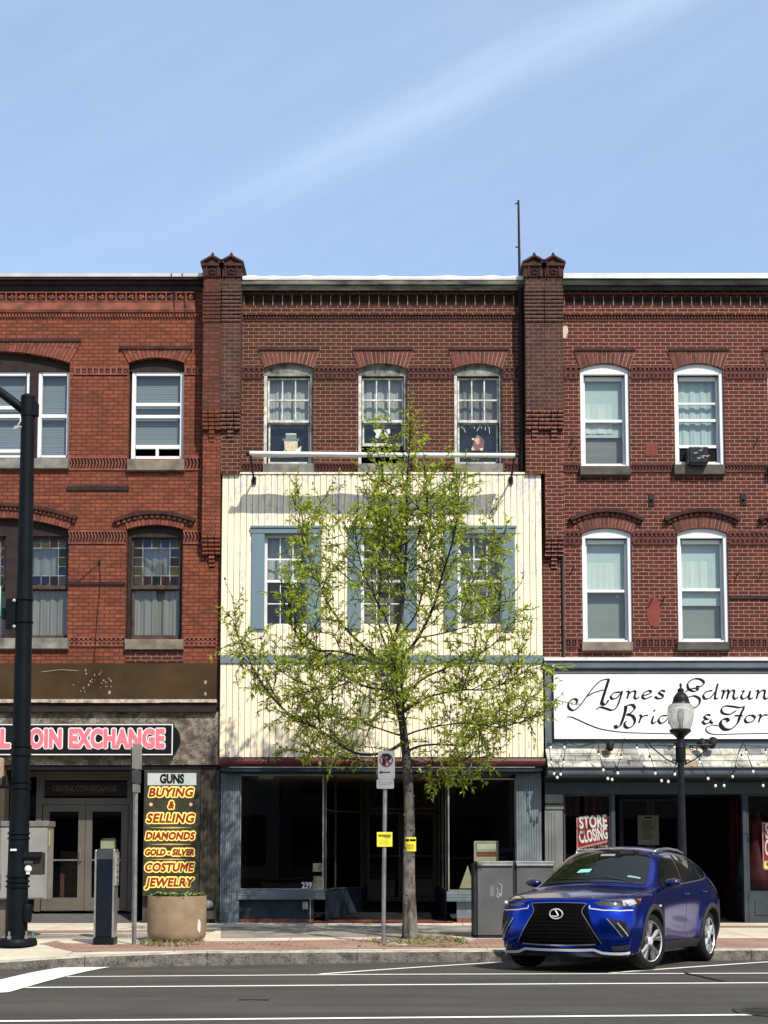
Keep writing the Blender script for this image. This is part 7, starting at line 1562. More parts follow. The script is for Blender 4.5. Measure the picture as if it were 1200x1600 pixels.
for x0, x1, h, mt, lb in ((9.35, 24, 11.5, 3, 'dark brown brick building added beyond the bridal shop, outside the picture'), (24.1, 44, 10, 3, 'unseen dark brown building added farther along beyond the bridal shop'), (-30, XL0 - .05, 11.2, 1, 'buff brick building added beyond the coin shop, outside the picture')):  # unseen neighbours added for reflections, dark ones to deepen the car's side
    bo = thing('unseen_street_building', lb, 'building', ((x0 + x1) / 2, D0, .14)); mb = MB(); mb.box(x0, x1, D0 + .05, D0 + 10, -.2, h); mb.box(x0, x1, D0 - .15, D0 + .05, h - .5, h + .1); mb.build('wall', M_opp[mt], bo)
    mb = MB(); mb.box(x0 + .5, x1 - .5, D0 + .02, D0 + .06, .6, 3.2); mb.build('unseen_shop_window', M_opp_w, bo); x = x0 + 1
    while x < x1 - 1.5:
        for z in (4.6, 8.0): mb = MB(); mb.box(x, x + 1.1, D0 + .0, D0 + .06, z, z + 1.8); mb.build('window', M_opp_w, bo)
        x += 2.3
# ================================================================ street tree: young willow oak in new leaf
TB = on_walk(641, 1467); DT = TB.y
tree = thing('street_tree', 'young street tree in fresh green leaf in front of the cream boarded building', 'tree', tuple(TB))
def bark(name):
    m, t = new(name); v = t.obj(); n1 = t.noise(t.scale(v, 9, 9, 2.2), 1.0, 6, .7); n2 = t.noise(v, 3.0, 4); q = t.n('ShaderNodeSeparateXYZ'); t.l(v, q.inputs[0])
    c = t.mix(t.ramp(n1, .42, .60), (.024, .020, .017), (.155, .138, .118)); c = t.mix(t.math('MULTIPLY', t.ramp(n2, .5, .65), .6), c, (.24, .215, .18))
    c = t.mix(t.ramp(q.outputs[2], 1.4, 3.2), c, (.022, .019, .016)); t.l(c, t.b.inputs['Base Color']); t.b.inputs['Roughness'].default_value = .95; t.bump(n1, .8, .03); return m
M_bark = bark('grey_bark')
RT = random.Random(2024)
def TP(px, py, dy=0.0): return P(px, py, DT + dy)
trunk_px = [(641, 1468), (640, 1420), (639, 1360), (640, 1300), (638.5, 1240), (636, 1195), (631, 1150), (626, 1112), (619, 1085), (614, 1050), (611, 1030)]
limbs = []                                             # (points, radii, leafy from)
limbs.append(([TP(a, b) for a, b in trunk_px], [.150, .112, .098, .090, .083, .077, .068, .058, .050, .045, .041]))
def limb(pts, r0, r1, slope):
    n = len(pts); g = [TP(*pts[0])]; L = 0; out = [TP(pts[0][0], pts[0][1], 0)]
    for i in range(1, n):
        L += math.hypot(pts[i][0] - pts[i - 1][0], pts[i][1] - pts[i - 1][1]) * DT / F; out.append(TP(pts[i][0], pts[i][1], slope * L + .06 * math.sin(i * 2.1)))
    limbs.append((out, [r0 + (r1 - r0) * (i / (n - 1)) ** .8 for i in range(n)]))
limb([(611, 1030), (616, 1000), (628, 952), (633, 890), (635, 830), (636, 760), (640, 690), (641, 648)], .040, .006, .05)
limb([(613, 1035), (630, 1024), (653, 997), (675, 952), (693, 893), (706, 848), (716, 781), (711, 727)], .036, .006, -.25)
limb([(611, 1032), (594, 1031), (549, 992), (518, 952), (500, 916), (486, 880), (475, 826), (464, 760)], .032, .005, .35)
limb([(609, 1034), (590, 1036), (536, 1019), (491, 1015), (468, 1001), (448, 956), (440, 920)], .028, .005, -.4)
limb([(616, 1078), (585, 1076), (563, 1069), (522, 1046), (500, 1033), (470, 1028)], .024, .004, .7)
limb([(630, 1160), (600, 1176), (554, 1176), (500, 1141), (450, 1114), (410, 1069), (388, 1028), (370, 985), (366, 945)], .032, .004, -.22)
limb([(629, 1150), (612, 1145), (594, 1139), (567, 1130), (520, 1120), (470, 1120)], .020, .004, .6)
limb([(621, 1091), (640, 1078), (662, 1060), (702, 1042), (747, 1024), (788, 988), (800, 950)], .028, .004, .3)
limb([(627, 1115), (650, 1100), (675, 1087), (725, 1078), (766, 1076), (830, 1046), (856, 1040)], .026, .004, -.35)
limb([(634, 1175), (655, 1166), (680, 1163), (725, 1160), (792, 1114), (837, 1087), (848, 1070)], .024, .004, .25)
limb([(610, 1033), (603, 1010), (592, 970), (594, 889), (588, 840), (572, 770)], .026, .005, .3)
limb([(637, 1186), (665, 1192), (702, 1190), (747, 1185), (780, 1170)], .018, .004, -.5)
limb([(637, 1188), (668, 1200), (700, 1208), (735, 1212), (762, 1200)], .016, .004, .3); limb([(636, 1190), (600, 1195), (560, 1188), (500, 1178), (440, 1172)], .018, .004, .5)
limb([(632, 1150), (660, 1140), (720, 1130), (790, 1135), (850, 1110)], .018, .004, -.7)
limb([(616, 1000), (650, 960), (664, 900), (676, 830), (690, 780)], .020, .004, .7)
limb([(617, 1005), (600, 960), (570, 900), (556, 840), (558, 800)], .020, .004, -.7)
limb([(618, 1080), (560, 1062), (505, 1078), (440, 1050), (396, 1010)], .018, .004, -.6)
limb([(634, 870), (655, 835), (668, 790), (664, 735)], .012, .003, -.6); limb([(633, 890), (612, 850), (604, 800), (612, 745)], .012, .003, .6)
limb([(675, 952), (720, 930), (760, 880), (790, 830)], .014, .003, .5); limb([(653, 997), (710, 985), (770, 960), (800, 930)], .014, .003, -.5)
for k in range(3):                                     # limbs that lean mostly towards or away from the street
    py = 1165 - k * 17; sgn = 1 if k % 2 else -1; x0 = 632 - k * 2.5; w = RT.uniform(-60, 60)
    limb([(x0, py), (x0 + w * .3, py - 25), (x0 + w * .7, py - 55), (x0 + w, py - 95), (x0 + w * 1.2, py - 130)], .022, .004, sgn * RT.uniform(1.0, 1.6))
mb = MB(); leaves = MB(); leaves.smooth = False
def add_leaf(p, d, l):
    up = Vector((RT.gauss(0, .5), RT.gauss(0, .5), 1)); s2 = d.cross(up)
    if s2.length < 1e-3: return
    s2 = s2.normalized() * l * .15; m = p + d * l * .5 + Vector((0, 0, -l * .05)); e = p + d * l + Vector((0, 0, -l * .22))
    r_ = RT.random(); leaves.m = 0 if r_ < .5 else (1 if r_ < .80 else (2 if r_ < .95 else 3)); leaves.add([p, m - s2, e, m + s2], [(0, 1, 2, 3)])
def spray(p, d, l, dens):
    """a leafy twig: thin stem with narrow leaves fanning off"""
    n = max(3, int(l / .085)); q = p.copy(); dd = d.copy(); pts = [q.copy()]
    for i in range(n):
        dd = (dd + Vector((RT.gauss(0, .16), RT.gauss(0, .16), RT.gauss(.0, .12) - .03))).normalized(); q = q + dd * l / n; pts.append(q.copy())
        for k in range(int(dens) + (RT.random() < dens % 1)):
            v = Vector((RT.gauss(0, 1), RT.gauss(0, 1), RT.gauss(.3, .8))).normalized(); add_leaf(q, (dd * .75 + v * .85).normalized(), RT.uniform(.045, .125))
    mb.tube(pts, [.0055 * (1 - i / (n + 1)) + .0018 for i in range(n + 1)], 4, False)
for li, (pts, rad) in enumerate(limbs):
    sp3 = []; sr = []
    for i in range(len(pts) - 1):
        for j in range(4):
            t_ = j / 4; p0, p1, p2, p3 = pts[max(i - 1, 0)], pts[i], pts[i + 1], pts[min(i + 2, len(pts) - 1)]
            sp3.append(.5 * (2 * p1 + (p2 - p0) * t_ + (2 * p0 - 5 * p1 + 4 * p2 - p3) * t_ * t_ + (3 * p1 - p0 - 3 * p2 + p3) * t_ ** 3)); sr.append(rad[i] + (rad[i + 1] - rad[i]) * t_)
    sp3.append(pts[-1]); sr.append(rad[-1]); mb.smooth = True; mb.tube(sp3, sr, 10 if li == 0 else 7)
    if li == 0: continue
    tot = sum((b_ - a).length for a, b_ in zip(sp3, sp3[1:])); done = 0.0; nxt = tot * .20
    for a, b_ in zip(sp3, sp3[1:]):
        seg = (b_ - a).length; d = (b_ - a).normalized() if seg > 1e-6 else Vector((0, 0, 1))
        while done + seg > nxt:
            f = nxt / tot; p = a + d * (nxt - done)
            side = Vector((RT.gauss(0, 1), RT.gauss(0, 1), RT.gauss(.25, .6))).normalized(); dd = (d * .75 + side).normalized()
            if RT.random() < .30 and f < .85:            # a side branch bearing several sprays
                L2 = RT.uniform(.35, .75) * (1.2 - .5 * f); e = [p + dd * L2 * k / 4 + Vector((0, 0, .02 * k * k)) for k in range(5)]; mb.tube(e, [.009, .008, .006, .005, .003], 5, False)
                for k in range(1, 5):
                    for _ in range(2): s3 = Vector((RT.gauss(0, 1), RT.gauss(0, 1), RT.gauss(.1, .7))).normalized(); spray(e[k], (dd * .8 + s3 * .9).normalized(), RT.uniform(.22, .45), 5.6)
            else: spray(p, dd, RT.uniform(.20, .48) * (1.1 - .3 * f), 5.6 if f > .3 else 3.6)
            nxt += RT.uniform(.038, .084)
        done += seg
    spray(sp3[-1], (sp3[-1] - sp3[-3]).normalized(), .4, 4)
mb.smooth = True
# wart-like bark bosses on the trunk
for k in range(26):
    i = RT.randrange(1, 6); a, b_ = limbs[0][0][i], limbs[0][0][i + 1]; t_ = RT.random(); c = a.lerp(b_, t_); r_ = limbs[0][1][i] * (1 - t_) + limbs[0][1][i + 1] * t_; w = RT.uniform(-3.1, 0); n_ = Vector((math.cos(w), math.sin(w), 0)); mb.ball(tuple(c + n_ * r_ * .93), RT.uniform(.012, .028), 6)
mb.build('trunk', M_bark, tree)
def leafmat(name, a, b_):
    m, t = new(name); nt = m.node_tree; nt.nodes.remove(t.b); nz_ = t.noise(t.obj(), 5.0, 2); c = t.mix(t.ramp(nz_, .35, .65), a, b_)
    df = t.n('ShaderNodeBsdfDiffuse'); tr_ = t.n('ShaderNodeBsdfTranslucent'); gl = t.n('ShaderNodeBsdfGlossy'); gl.inputs['Roughness'].default_value = .45; gl.inputs[0].default_value = (.5, .5, .5, 1)
    t.l(c, df.inputs[0]); t.l(t.mix(1.0, c, (1.15, 1.25, .5), 'MULTIPLY'), tr_.inputs[0]); m1 = t.n('ShaderNodeMixShader'); m1.inputs[0].default_value = .48; t.l(df.outputs[0], m1.inputs[1]); t.l(tr_.outputs[0], m1.inputs[2]); m2 = t.n('ShaderNodeMixShader'); m2.inputs[0].default_value = .05; t.l(m1.outputs[0], m2.inputs[1]); t.l(gl.outputs[0], m2.inputs[2]); t.l(m2.outputs[0], nt.nodes['Material Output'].inputs[0]); return m
leaves.build('crown', [leafmat('fresh_leaf', (.34, .39, .04), (.45, .50, .06)), leafmat('mid_leaf', (.18, .235, .022), (.25, .31, .035)), leafmat('pale_leaf', (.34, .40, .11), (.40, .44, .14)), leafmat('bronze_leaf', (.20, .15, .035), (.15, .13, .03))], tree)
c = TP(641, 1319); rt = .098 * 1.0; yn = yellow_notice((c.x + .005, DT - rt - .006, c.z), .205, 22 * DT / F, 'yellow paper notice with bold black print wrapped round the tree trunk', rt + .006)
# ================================================================ blue car backed to the kerb at an angle
AL = R(61.5); hd = Vector((-math.cos(AL), -math.sin(AL))); lf = Vector((-hd.y, hd.x))
fl_ = Vector((3.31, 18.12)); cc_ = fl_ - lf * .79 - hd * 1.33
def rzv(v): return road_z(v.x, v.y)
zf_, zr_ = (rzv(cc_ + hd * 1.33 + lf * .79) + rzv(cc_ + hd * 1.33 - lf * .79)) / 2, (rzv(cc_ - hd * 1.33 + lf * .79) + rzv(cc_ - hd * 1.33 - lf * .79)) / 2
roll = math.atan2(rzv(cc_ + hd * 1.33 + lf * .79) - rzv(cc_ + hd * 1.33 - lf * .79), 1.58)
car = thing('car', 'dark blue sport utility car parked nose out at an angle to the kerb', 'car', (cc_.x, cc_.y, (zf_ + zr_) / 2 + .006), rot=(roll, -math.atan2(zf_ - zr_, 2.66), math.atan2(hd.y, hd.x)))
M_blue_car, t = new('blue_metallic_paint'); t.b.inputs['Base Color'].default_value = (.002, .026, .30, 1); t.b.inputs['Metallic'].default_value = .92; t.b.inputs['Roughness'].default_value = .20; t.b.inputs['Coat Weight'].default_value = .4; t.b.inputs['Coat IOR'].default_value = 1.38; t.b.inputs['Coat Roughness'].default_value = .03
fl2 = t.noise(t.obj(), 900, 1); t.bump(fl2, .04, .001)
def gloss(name, col, rough, metal=0.0, coat=0.0):
    m, t = new(name); t.b.inputs['Base Color'].default_value = col + (1,); t.b.inputs['Roughness'].default_value = rough; t.b.inputs['Metallic'].default_value = metal; t.b.inputs['Coat Weight'].default_value = coat; return m
M_cglass = gloss('dark_car_glass', (.004, .006, .005), .02); M_cglass.node_tree.nodes['Principled BSDF'].inputs['Specular IOR Level'].default_value = .28; M_cblack = gloss('gloss_black_trim', (.006, .006, .007), .22); M_clad = plain('grey_black_cladding', (.040, .040, .044), .55, var=.1, nscale=20); M_rub = plain('tyre_rubber', (.016, .016, .017), .8, var=.2, nscale=30); M_sil = gloss('satin_silver', (.62, .63, .65), .3, .35); M_darkrim = gloss('dark_rim_paint', (.02, .02, .022), .3, .5); M_seam = gloss('panel_gap', (.002, .002, .004), .6); M_lampw = gloss('headlamp_lens', (.30, .31, .32), .08, .0, 1.0); M_lampd = gloss('headlamp_recess', (.025, .026, .03), .08, .3, 1.0); M_drl = gloss('white_lamp_strip', (.42, .44, .48), .15); M_chr = gloss('dark_chrome', (.34, .35, .37), .2, .8); M_navy_mir = gloss('dark_mirror_shell', (.006, .008, .05), .2, .5, 1.0); M_amber = gloss('amber_reflector', (.35, .09, .01), .2)
ST_ = [  # x, then (y, z) up the side and over to the middle
 (-2.22, [(.74, .38), (.78, .50), (.79, .68), (.77, .86), (.70, .98), (.62, 1.04), (.52, 1.07), (.40, 1.085), (.22, 1.095), (0, 1.10)]),
 (-2.10, [(.80, .30), (.85, .46), (.87, .68), (.86, .88), (.80, 1.04), (.74, 1.11), (.64, 1.17), (.50, 1.21), (.27, 1.23), (0, 1.24)]),
 (-1.80, [(.83, .26), (.90, .44), (.925, .68), (.92, .90), (.875, 1.06), (.83, 1.15), (.71, 1.31), (.585, 1.43), (.33, 1.475), (0, 1.49)]),
 (-1.33, [(.83, .24), (.905, .43), (.935, .68), (.93, .89), (.895, 1.045), (.855, 1.135), (.735, 1.36), (.605, 1.515), (.34, 1.57), (0, 1.585)]),
 (-0.85, [(.81, .23), (.885, .40), (.895, .64), (.910, .87), (.895, 1.03), (.860, 1.11), (.745, 1.375), (.615, 1.55), (.35, 1.605), (0, 1.625)]),
 (-0.30, [(.80, .22), (.875, .38), (.880, .62), (.905, .85), (.893, 1.012), (.862, 1.085), (.750, 1.365), (.622, 1.552), (.35, 1.612), (0, 1.632)]),
 (0.15, [(.80, .22), (.875, .38), (.885, .62), (.905, .84), (.890, .995), (.862, 1.065), (.752, 1.34), (.628, 1.525), (.36, 1.592), (0, 1.612)]),
 (0.38, [(.80, .22), (.878, .38), (.890, .62), (.905, .835), (.890, .988), (.862, 1.052), (.765, 1.27), (.650, 1.44), (.38, 1.53), (0, 1.558)]),
 (0.72, [(.81, .22), (.885, .39), (.900, .62), (.910, .83), (.890, .98), (.862, 1.035), (.800, 1.13), (.705, 1.235), (.40, 1.32), (0, 1.352)]),
 (1.03, [(.82, .23), (.900, .41), (.920, .64), (.922, .82), (.892, .965), (.862, 1.012), (.825, 1.028), (.74, 1.045), (.42, 1.09), (0, 1.118)]),
 (1.10, [(.82, .23), (.905, .42), (.925, .65), (.925, .82), (.892, .958), (.858, 1.000), (.805, 1.014), (.64, 1.030), (.36, 1.056), (0, 1.068)]),
 (1.50, [(.83, .23), (.910, .43), (.930, .66), (.925, .81), (.880, .930), (.830, .970), (.745, .985), (.58, 1.000), (.31, 1.018), (0, 1.024)]),
 (1.86, [(.84, .22), (.905, .42), (.915, .64), (.905, .77), (.862, .895), (.800, .938), (.690, .956), (.51, .970), (.27, .982), (0, .986)]),
]
FRONT = [(2.02, .83, .20), (2.05, .875, .40), (2.05, .875, .58), (2.04, .850, .72), (2.00, .815, .835), (2.08, .72, .868), (2.145, .595, .884), (2.195, .44, .894), (2.225, .22, .900), (2.235, 0, .902)]
CAPF = {3: [(2.135, .735, .735), (2.205, .60, .745), (2.255, .43, .755), (2.29, .22, .76), (2.30, 0, .76)], 2: [(2.165, .75, .58), (2.235, .60, .585), (2.285, .43, .59), (2.32, .22, .59), (2.33, 0, .59)],
        1: [(2.17, .75, .40), (2.245, .60, .40), (2.295, .43, .40), (2.325, .22, .40), (2.335, 0, .40)], 0: [(2.11, .72, .20), (2.17, .58, .20), (2.21, .42, .20), (2.24, .22, .20), (2.25, 0, .20)]}
CAPR = {3: [(-2.24, .66, .90), (-2.255, .52, .91), (-2.265, .40, .915), (-2.27, .22, .92), (-2.27, 0, .92)], 2: [(-2.28, .66, .68), (-2.295, .52, .68), (-2.305, .40, .68), (-2.31, .22, .68), (-2.31, 0, .68)],
        1: [(-2.28, .66, .50), (-2.295, .52, .50), (-2.305, .4, .50), (-2.31, .22, .50), (-2.31, 0, .50)], 0: [(-2.24, .62, .36), (-2.25, .5, .36), (-2.26, .4, .36), (-2.26, .22, .36), (-2.26, 0, .36)]}
bm = bmesh.new(); cache = {}
def bv(x, y, z):
    k = (round(x, 4), round(y, 4), round(z, 4))
    if k not in cache: cache[k] = bm.verts.new(k)
    return cache[k]
rings = [[(x, y, z) for y, z in pr] for x, pr in ST_] + [FRONT]
for sg in (1, -1):
    for r0, r1 in zip(rings, rings[1:]):
        for i in range(9):
            f = [bv(p[0], sg * p[1], p[2]) for p in (r0[i], r1[i], r1[i + 1], r0[i + 1])]
            try: bm.faces.new(f if sg > 0 else f[::-1])
            except ValueError: pass
    for ring, cap, flip in ((rings[-1], CAPF, False), (rings[0], CAPR, True)):
        rows = [[ring[i]] + cap[i] for i in range(4)] + [ring[4:]]
        for a_, b_ in zip(rows, rows[1:]):
            for i in range(5):
                f = [bv(p[0], sg * p[1], p[2]) for p in (a_[i], a_[i + 1], b_[i + 1], b_[i])]
                try: bm.faces.new(f if (sg > 0) != flip else f[::-1])
                except ValueError: pass
bmesh.ops.recalc_face_normals(bm, faces=bm.faces[:])
cl_ = bm.edges.layers.float.new('crease_edge')
for r0, r1 in zip(rings, rings[1:]):
    for sg in (1, -1):
        for i, w in ((4, .45), (3, .30), (5, .25)):
            e = bm.edges.get((bv(r0[i][0], sg * r0[i][1], r0[i][2]), bv(r1[i][0], sg * r1[i][1], r1[i][2])))
            if e: e[cl_] = w
for e in bm.edges:                                     # keep the shoulder, bonnet edge and screen base crisp
    a, b_ = e.verts[0].co, e.verts[1].co
    if (abs(a.x - 1.03) < 1e-3 and abs(b_.x - 1.03) < 1e-3 and min(a.z, b_.z) > 1.0): e[cl_] = .55
    if a.x > 1.9 and b_.x > 1.9 and abs(a.z - b_.z) < .04 and min(a.z, b_.z) > .82 and max(a.z, b_.z) < .905: e[cl_] = .55
me = bpy.data.meshes.new('body_cage'); bm.to_mesh(me); bm.free(); tmp = bpy.data.objects.new('tmp', me); COL.objects.link(tmp)
sb = tmp.modifiers.new('s', 'SUBSURF'); sb.levels = sb.render_levels = 3
body_me = bpy.data.meshes.new_from_object(tmp.evaluated_get(bpy.context.evaluated_depsgraph_get())); bpy.data.objects.remove(tmp); bpy.data.meshes.remove(me)
bm = bmesh.new(); bm.from_mesh(body_me)
WX, WZ, WR = 1.33, .362, .362
for v in bm.verts:                                     # arch flares and a pressed hollow along the doors
    for xw in (WX, -WX):
        d = math.hypot(v.co.x - xw, v.co.z - WZ)
        if abs(v.co.y) > .6 and v.co.z < .95: v.co.y += math.copysign(.030 * math.exp(-((d - .46) / .10) ** 2), v.co.y)
    if abs(v.co.y) > .6 and -1.0 < v.co.x < 1.0: v.co.y -= math.copysign(.011 * math.exp(-((v.co.z - .52 - .08 * (v.co.x + .5)) / .09) ** 2) * math.cos(v.co.x * 1.55) ** 2, v.co.y)
bm.normal_update(); BT = BVHTree.FromBMesh(bm)
dead = [f for f in bm.faces if any(math.hypot(f.calc_center_median().x - xw, f.calc_center_median().z - WZ) < .415 for xw in (WX, -WX)) and abs(f.calc_center_median().y) > .55 and f.calc_center_median().z < .90]
bmesh.ops.delete(bm, geom=dead, context='FACES'); bm.to_mesh(body_me); bm.free()
for p in body_me.polygons: p.use_smooth = True
body_me.name = 'body'; body_me.materials.clear(); body_me.materials.append(M_blue_car); body = bpy.data.objects.new('body', body_me); COL.objects.link(body); body.parent = car
so_ = body.modifiers.new('solid', 'SOLIDIFY'); so_.thickness = .012; so_.offset = -1
def snap(p, off):
    c, n, i, d = BT.find_nearest(Vector(p)); return c + n * off
def patch(name, pts, mat, off=.004, parent=None, cuts=5, both=True, thick=.0, label=None):
    """a panel cut to an outline and laid on the body"""
    parent = parent or body; out = []
    for sg in ((1, -1) if both else (1,)):
        b = bmesh.new(); vs = [b.verts.new((x, y * sg, z)) for x, y, z in pts]; b.faces.new(vs)
        bmesh.ops.triangulate(b, faces=b.faces[:], ngon_method='EAR_CLIP'); bmesh.ops.subdivide_edges(b, edges=b.edges[:], cuts=cuts, use_grid_fill=True)
        nrm = Vector((0, 0, 0))
        for v in b.verts:
            c, n, i, d = BT.find_nearest(v.co); v.co = c + n * off; nrm += n
        b.normal_update(); s_ = sum((f.normal.dot(nrm) for f in b.faces))
        if s_ < 0: bmesh.ops.reverse_faces(b, faces=b.faces[:])
        if thick: bmesh.ops.solidify(b, geom=b.faces[:], thickness=-thick)
        m = bpy.data.meshes.new(name); b.to_mesh(m); b.free(); m.materials.append(mat)
        for p in m.polygons: p.use_smooth = True
        o = bpy.data.objects.new(name, m); COL.objects.link(o); o.parent = parent; out.append(o)
        if label: o['label'] = label
    return out
def line(mb, pts, w, off=.002, sg=1, k=6):
    """a thin strip laid along the body"""
    q = []
    for a, b_ in zip(pts, pts[1:]): q += [Vector(a).lerp(Vector(b_), j / k) for j in range(k)]
    q.append(Vector(pts[-1])); g = [(BT.find_nearest(Vector((p.x, p.y * sg, p.z)))) for p in q]
    for (c0, n0, _, _), (c1, n1, _, _) in zip(g, g[1:]):
        d = c1 - c0
        if d.length < 1e-6: continue
        s0, s1 = n0.cross(d).normalized() * w / 2, n1.cross(d).normalized() * w / 2
        mb.add([c0 + n0 * off - s0, c1 + n1 * off - s1, c1 + n1 * off + s1, c0 + n0 * off + s0], [(0, 1, 2, 3)])
# glass
ws = patch('windscreen', [(.98, .735, 1.095), (.99, .4, 1.14), (1.0, 0, 1.155), (.99, -.4, 1.14), (.98, -.735, 1.095), (.62, -.67, 1.31), (.36, -.605, 1.478), (.30, -.3, 1.548), (.29, 0, 1.565), (.30, .3, 1.548), (.36, .605, 1.478), (.62, .67, 1.31)], M_cglass, .005, car, 9, False)[0]
fwin = patch('side_window', [(.76, .86, 1.072), (-.17, .86, 1.112), (-.26, .69, 1.46), (-.20, .655, 1.505), (.10, .66, 1.475), (.34, .70, 1.36), (.56, .77, 1.22)], M_cglass, .005, car, 6)
rwin = patch('side_window', [(-.25, .86, 1.116), (-1.12, .85, 1.165), (-1.16, .68, 1.435), (-.90, .65, 1.492), (-.34, .65, 1.510), (-.33, .68, 1.48)], M_cglass, .005, car, 6)
qwin = patch('quarter_window', [(-1.17, .85, 1.17), (-1.42, .83, 1.20), (-1.60, .76, 1.285), (-1.21, .67, 1.425)], M_cglass, .005, car, 4)
patch('rear_window', [(-1.72, .50, 1.44), (-1.70, 0, 1.47), (-1.72, -.50, 1.44), (-2.08, -.60, 1.20), (-2.10, 0, 1.22), (-2.08, .60, 1.20)], M_cglass, .005, car, 6, False)
mb = MB()
for sg in (1, -1):
    line(mb, [(.72, .865, 1.055), (-.25, .862, 1.10), (-1.15, .85, 1.155), (-1.44, .83, 1.19), (-1.64, .755, 1.285), (-1.2, .67, 1.45), (-.9, .64, 1.507), (-.2, .64, 1.522), (.12, .65, 1.49)], .016, .008, sg); line(mb, [(-.20, .86, 1.112), (-.24, .77, 1.30), (-.27, .67, 1.50)], .024, .008, sg); line(mb, [(-1.145, .85, 1.165), (-1.18, .67, 1.44)], .016, .008, sg)
mb.build('window_trim', M_chr, car, local=True)
# spindle grille with its bright edge, badge, lower lip
gr = [(.372, .866), (.322, .770), (.326, .735), (.44, .55), (.565, .345), (.53, .318)]
gp = [(2.3, y, z) for y, z in gr] + [(2.3, -y, z) for y, z in reversed(gr)]
grille = patch('grille', gp, plain('matt_black_grille', (.004, .004, .004), .7, bump=0, spec=.06), .006, car, 7, False)[0]
mb = MB(); mb.m = 0
for sg in (1, -1): line(mb, [(2.3, 0, .871), (2.3, .377, .869), (2.3, .324, .770), (2.3, .326, .73), (2.3, .445, .54), (2.3, .575, .335)], .007, .012, sg)
for sg in (1, -1): line(mb, [(2.34, 0, .318), (2.33, .50, .322)], .016, .014, sg)
mb.build('grille_frame', M_chr, grille, local=True)
mb = MB()
for k in range(9):                                     # bars of the grille mesh
    z = .37 + k * .05; hw = .555 - (z - .345) * .6 if z < .73 else .325
    line(mb, [(2.34, -hw + .02, z), (2.35, 0, z), (2.34, hw - .02, z)], .012, .009)
mb.build('grille_bars', plain('dark_grille_bar', (.008, .008, .008), .7, bump=0, spec=.08), grille, local=True)
mb = MB(); bc = snap((2.34, 0, .715), .028); n = 28
mb.tube([(bc.x, .085 * math.cos(k / n * 6.2832), bc.z + .060 * math.sin(k / n * 6.2832)) for k in range(n + 1)], .0085, 6, False); mb.tube([(bc.x, -.018, bc.z + .050), (bc.x, .018, bc.z - .022), (bc.x, .010, bc.z - .030), (bc.x, -.060, bc.z - .030)] if False else [(bc.x, -.012, bc.z + .052), (bc.x, .028, bc.z - .018), (bc.x, .020, bc.z - .030), (bc.x, -.055, bc.z - .030)], .010, 6); mb.build('badge', M_sil, grille, local=True)
lip = MB()
for sg in (1, -1): line(lip, [(2.30, 0, .268), (2.28, .46, .268), (2.24, .56, .228), (2.10, .76, .232), (2.02, .845, .240)], .034, .022, sg)
for k in range(2): pass
lip.build('bumper_lip', M_sil, car, local=True)
lip = MB()
for sg in (1, -1): line(lip, [(2.26, 0, .215), (2.22, .46, .21), (2.12, .72, .205), (2.0, .86, .21)], .05, .006, sg)
lip.build('bumper_skirt', M_cblack, car, local=True)
# headlamps, day lamps, bumper vents, fog lamps
for sg, nm in ((1, ''), (-1, '')):
    def one(name, pts, mat, off, par, cuts=4): return patch(name, [(x, y * sg, z) for x, y, z in pts], mat, off, par, cuts, False)[0]
    h = one('headlight', [(2.175, .43, .842), (2.10, .60, .862), (1.93, .78, .885), (1.66, .885, .905), (1.74, .895, .845), (1.93, .86, .795), (2.09, .72, .785), (2.17, .52, .800)], M_lampd, .005, car, 5)
    one('lens', [(2.02, .74, .860), (1.86, .835, .872), (1.83, .86, .835), (1.97, .82, .805), (2.04, .76, .805)], M_lampw, .009, h, 3); one('reflector', [(1.80, .86, .890), (1.66, .885, .902), (1.73, .893, .868)], M_amber, .009, h, 2)
    c = snap((1.99, .79 * sg, .832), .012); mb = MB(); mb.ball(tuple(c), .030, 8); mb.build('projector', M_drl, h, local=True, smooth=True)
    mb = MB(); line(mb, [(2.20, .40, .765), (2.16, .56, .745), (2.08, .74, .742), (1.96, .875, .760)], .014, .008, sg); line(mb, [(2.20, .40, .765), (2.21, .40, .81)], .014, .008, sg); mb.build('day_lamp', M_drl, car, local=True)
    v_ = one('bumper_vent', [(2.17, .60, .645), (2.07, .78, .62), (2.03, .84, .50), (2.06, .83, .44), (2.12, .78, .44)], M_cblack, .006, car, 4)
    mb = MB(); line(mb, [(2.18, .60, .655), (2.12, .775, .435)], .014, .012, sg); mb.build('vent_edge', M_chr, v_, local=True)
    mb = MB()
    for k in range(4): line(mb, [(2.11 - k * .01, .70 + k * .03, .60 - k * .035), (2.10 - k * .01, .74 + k * .03, .55 - k * .035)], .012, .010, sg)
    mb.build('vent_leds', M_lampw, v_, local=True)
    mb = MB(); line(mb, [(2.2, .60, .372), (2.13, .72, .362), (2.05, .86, .392)], .030, .016, sg); mb.build('bumper_crease', M_blue_car, car, local=True)
    one('fog_lamp', [(2.15, .64, .335), (2.04, .83, .345), (2.03, .84, .275), (2.14, .66, .270)], M_lampd, .006, car, 3)
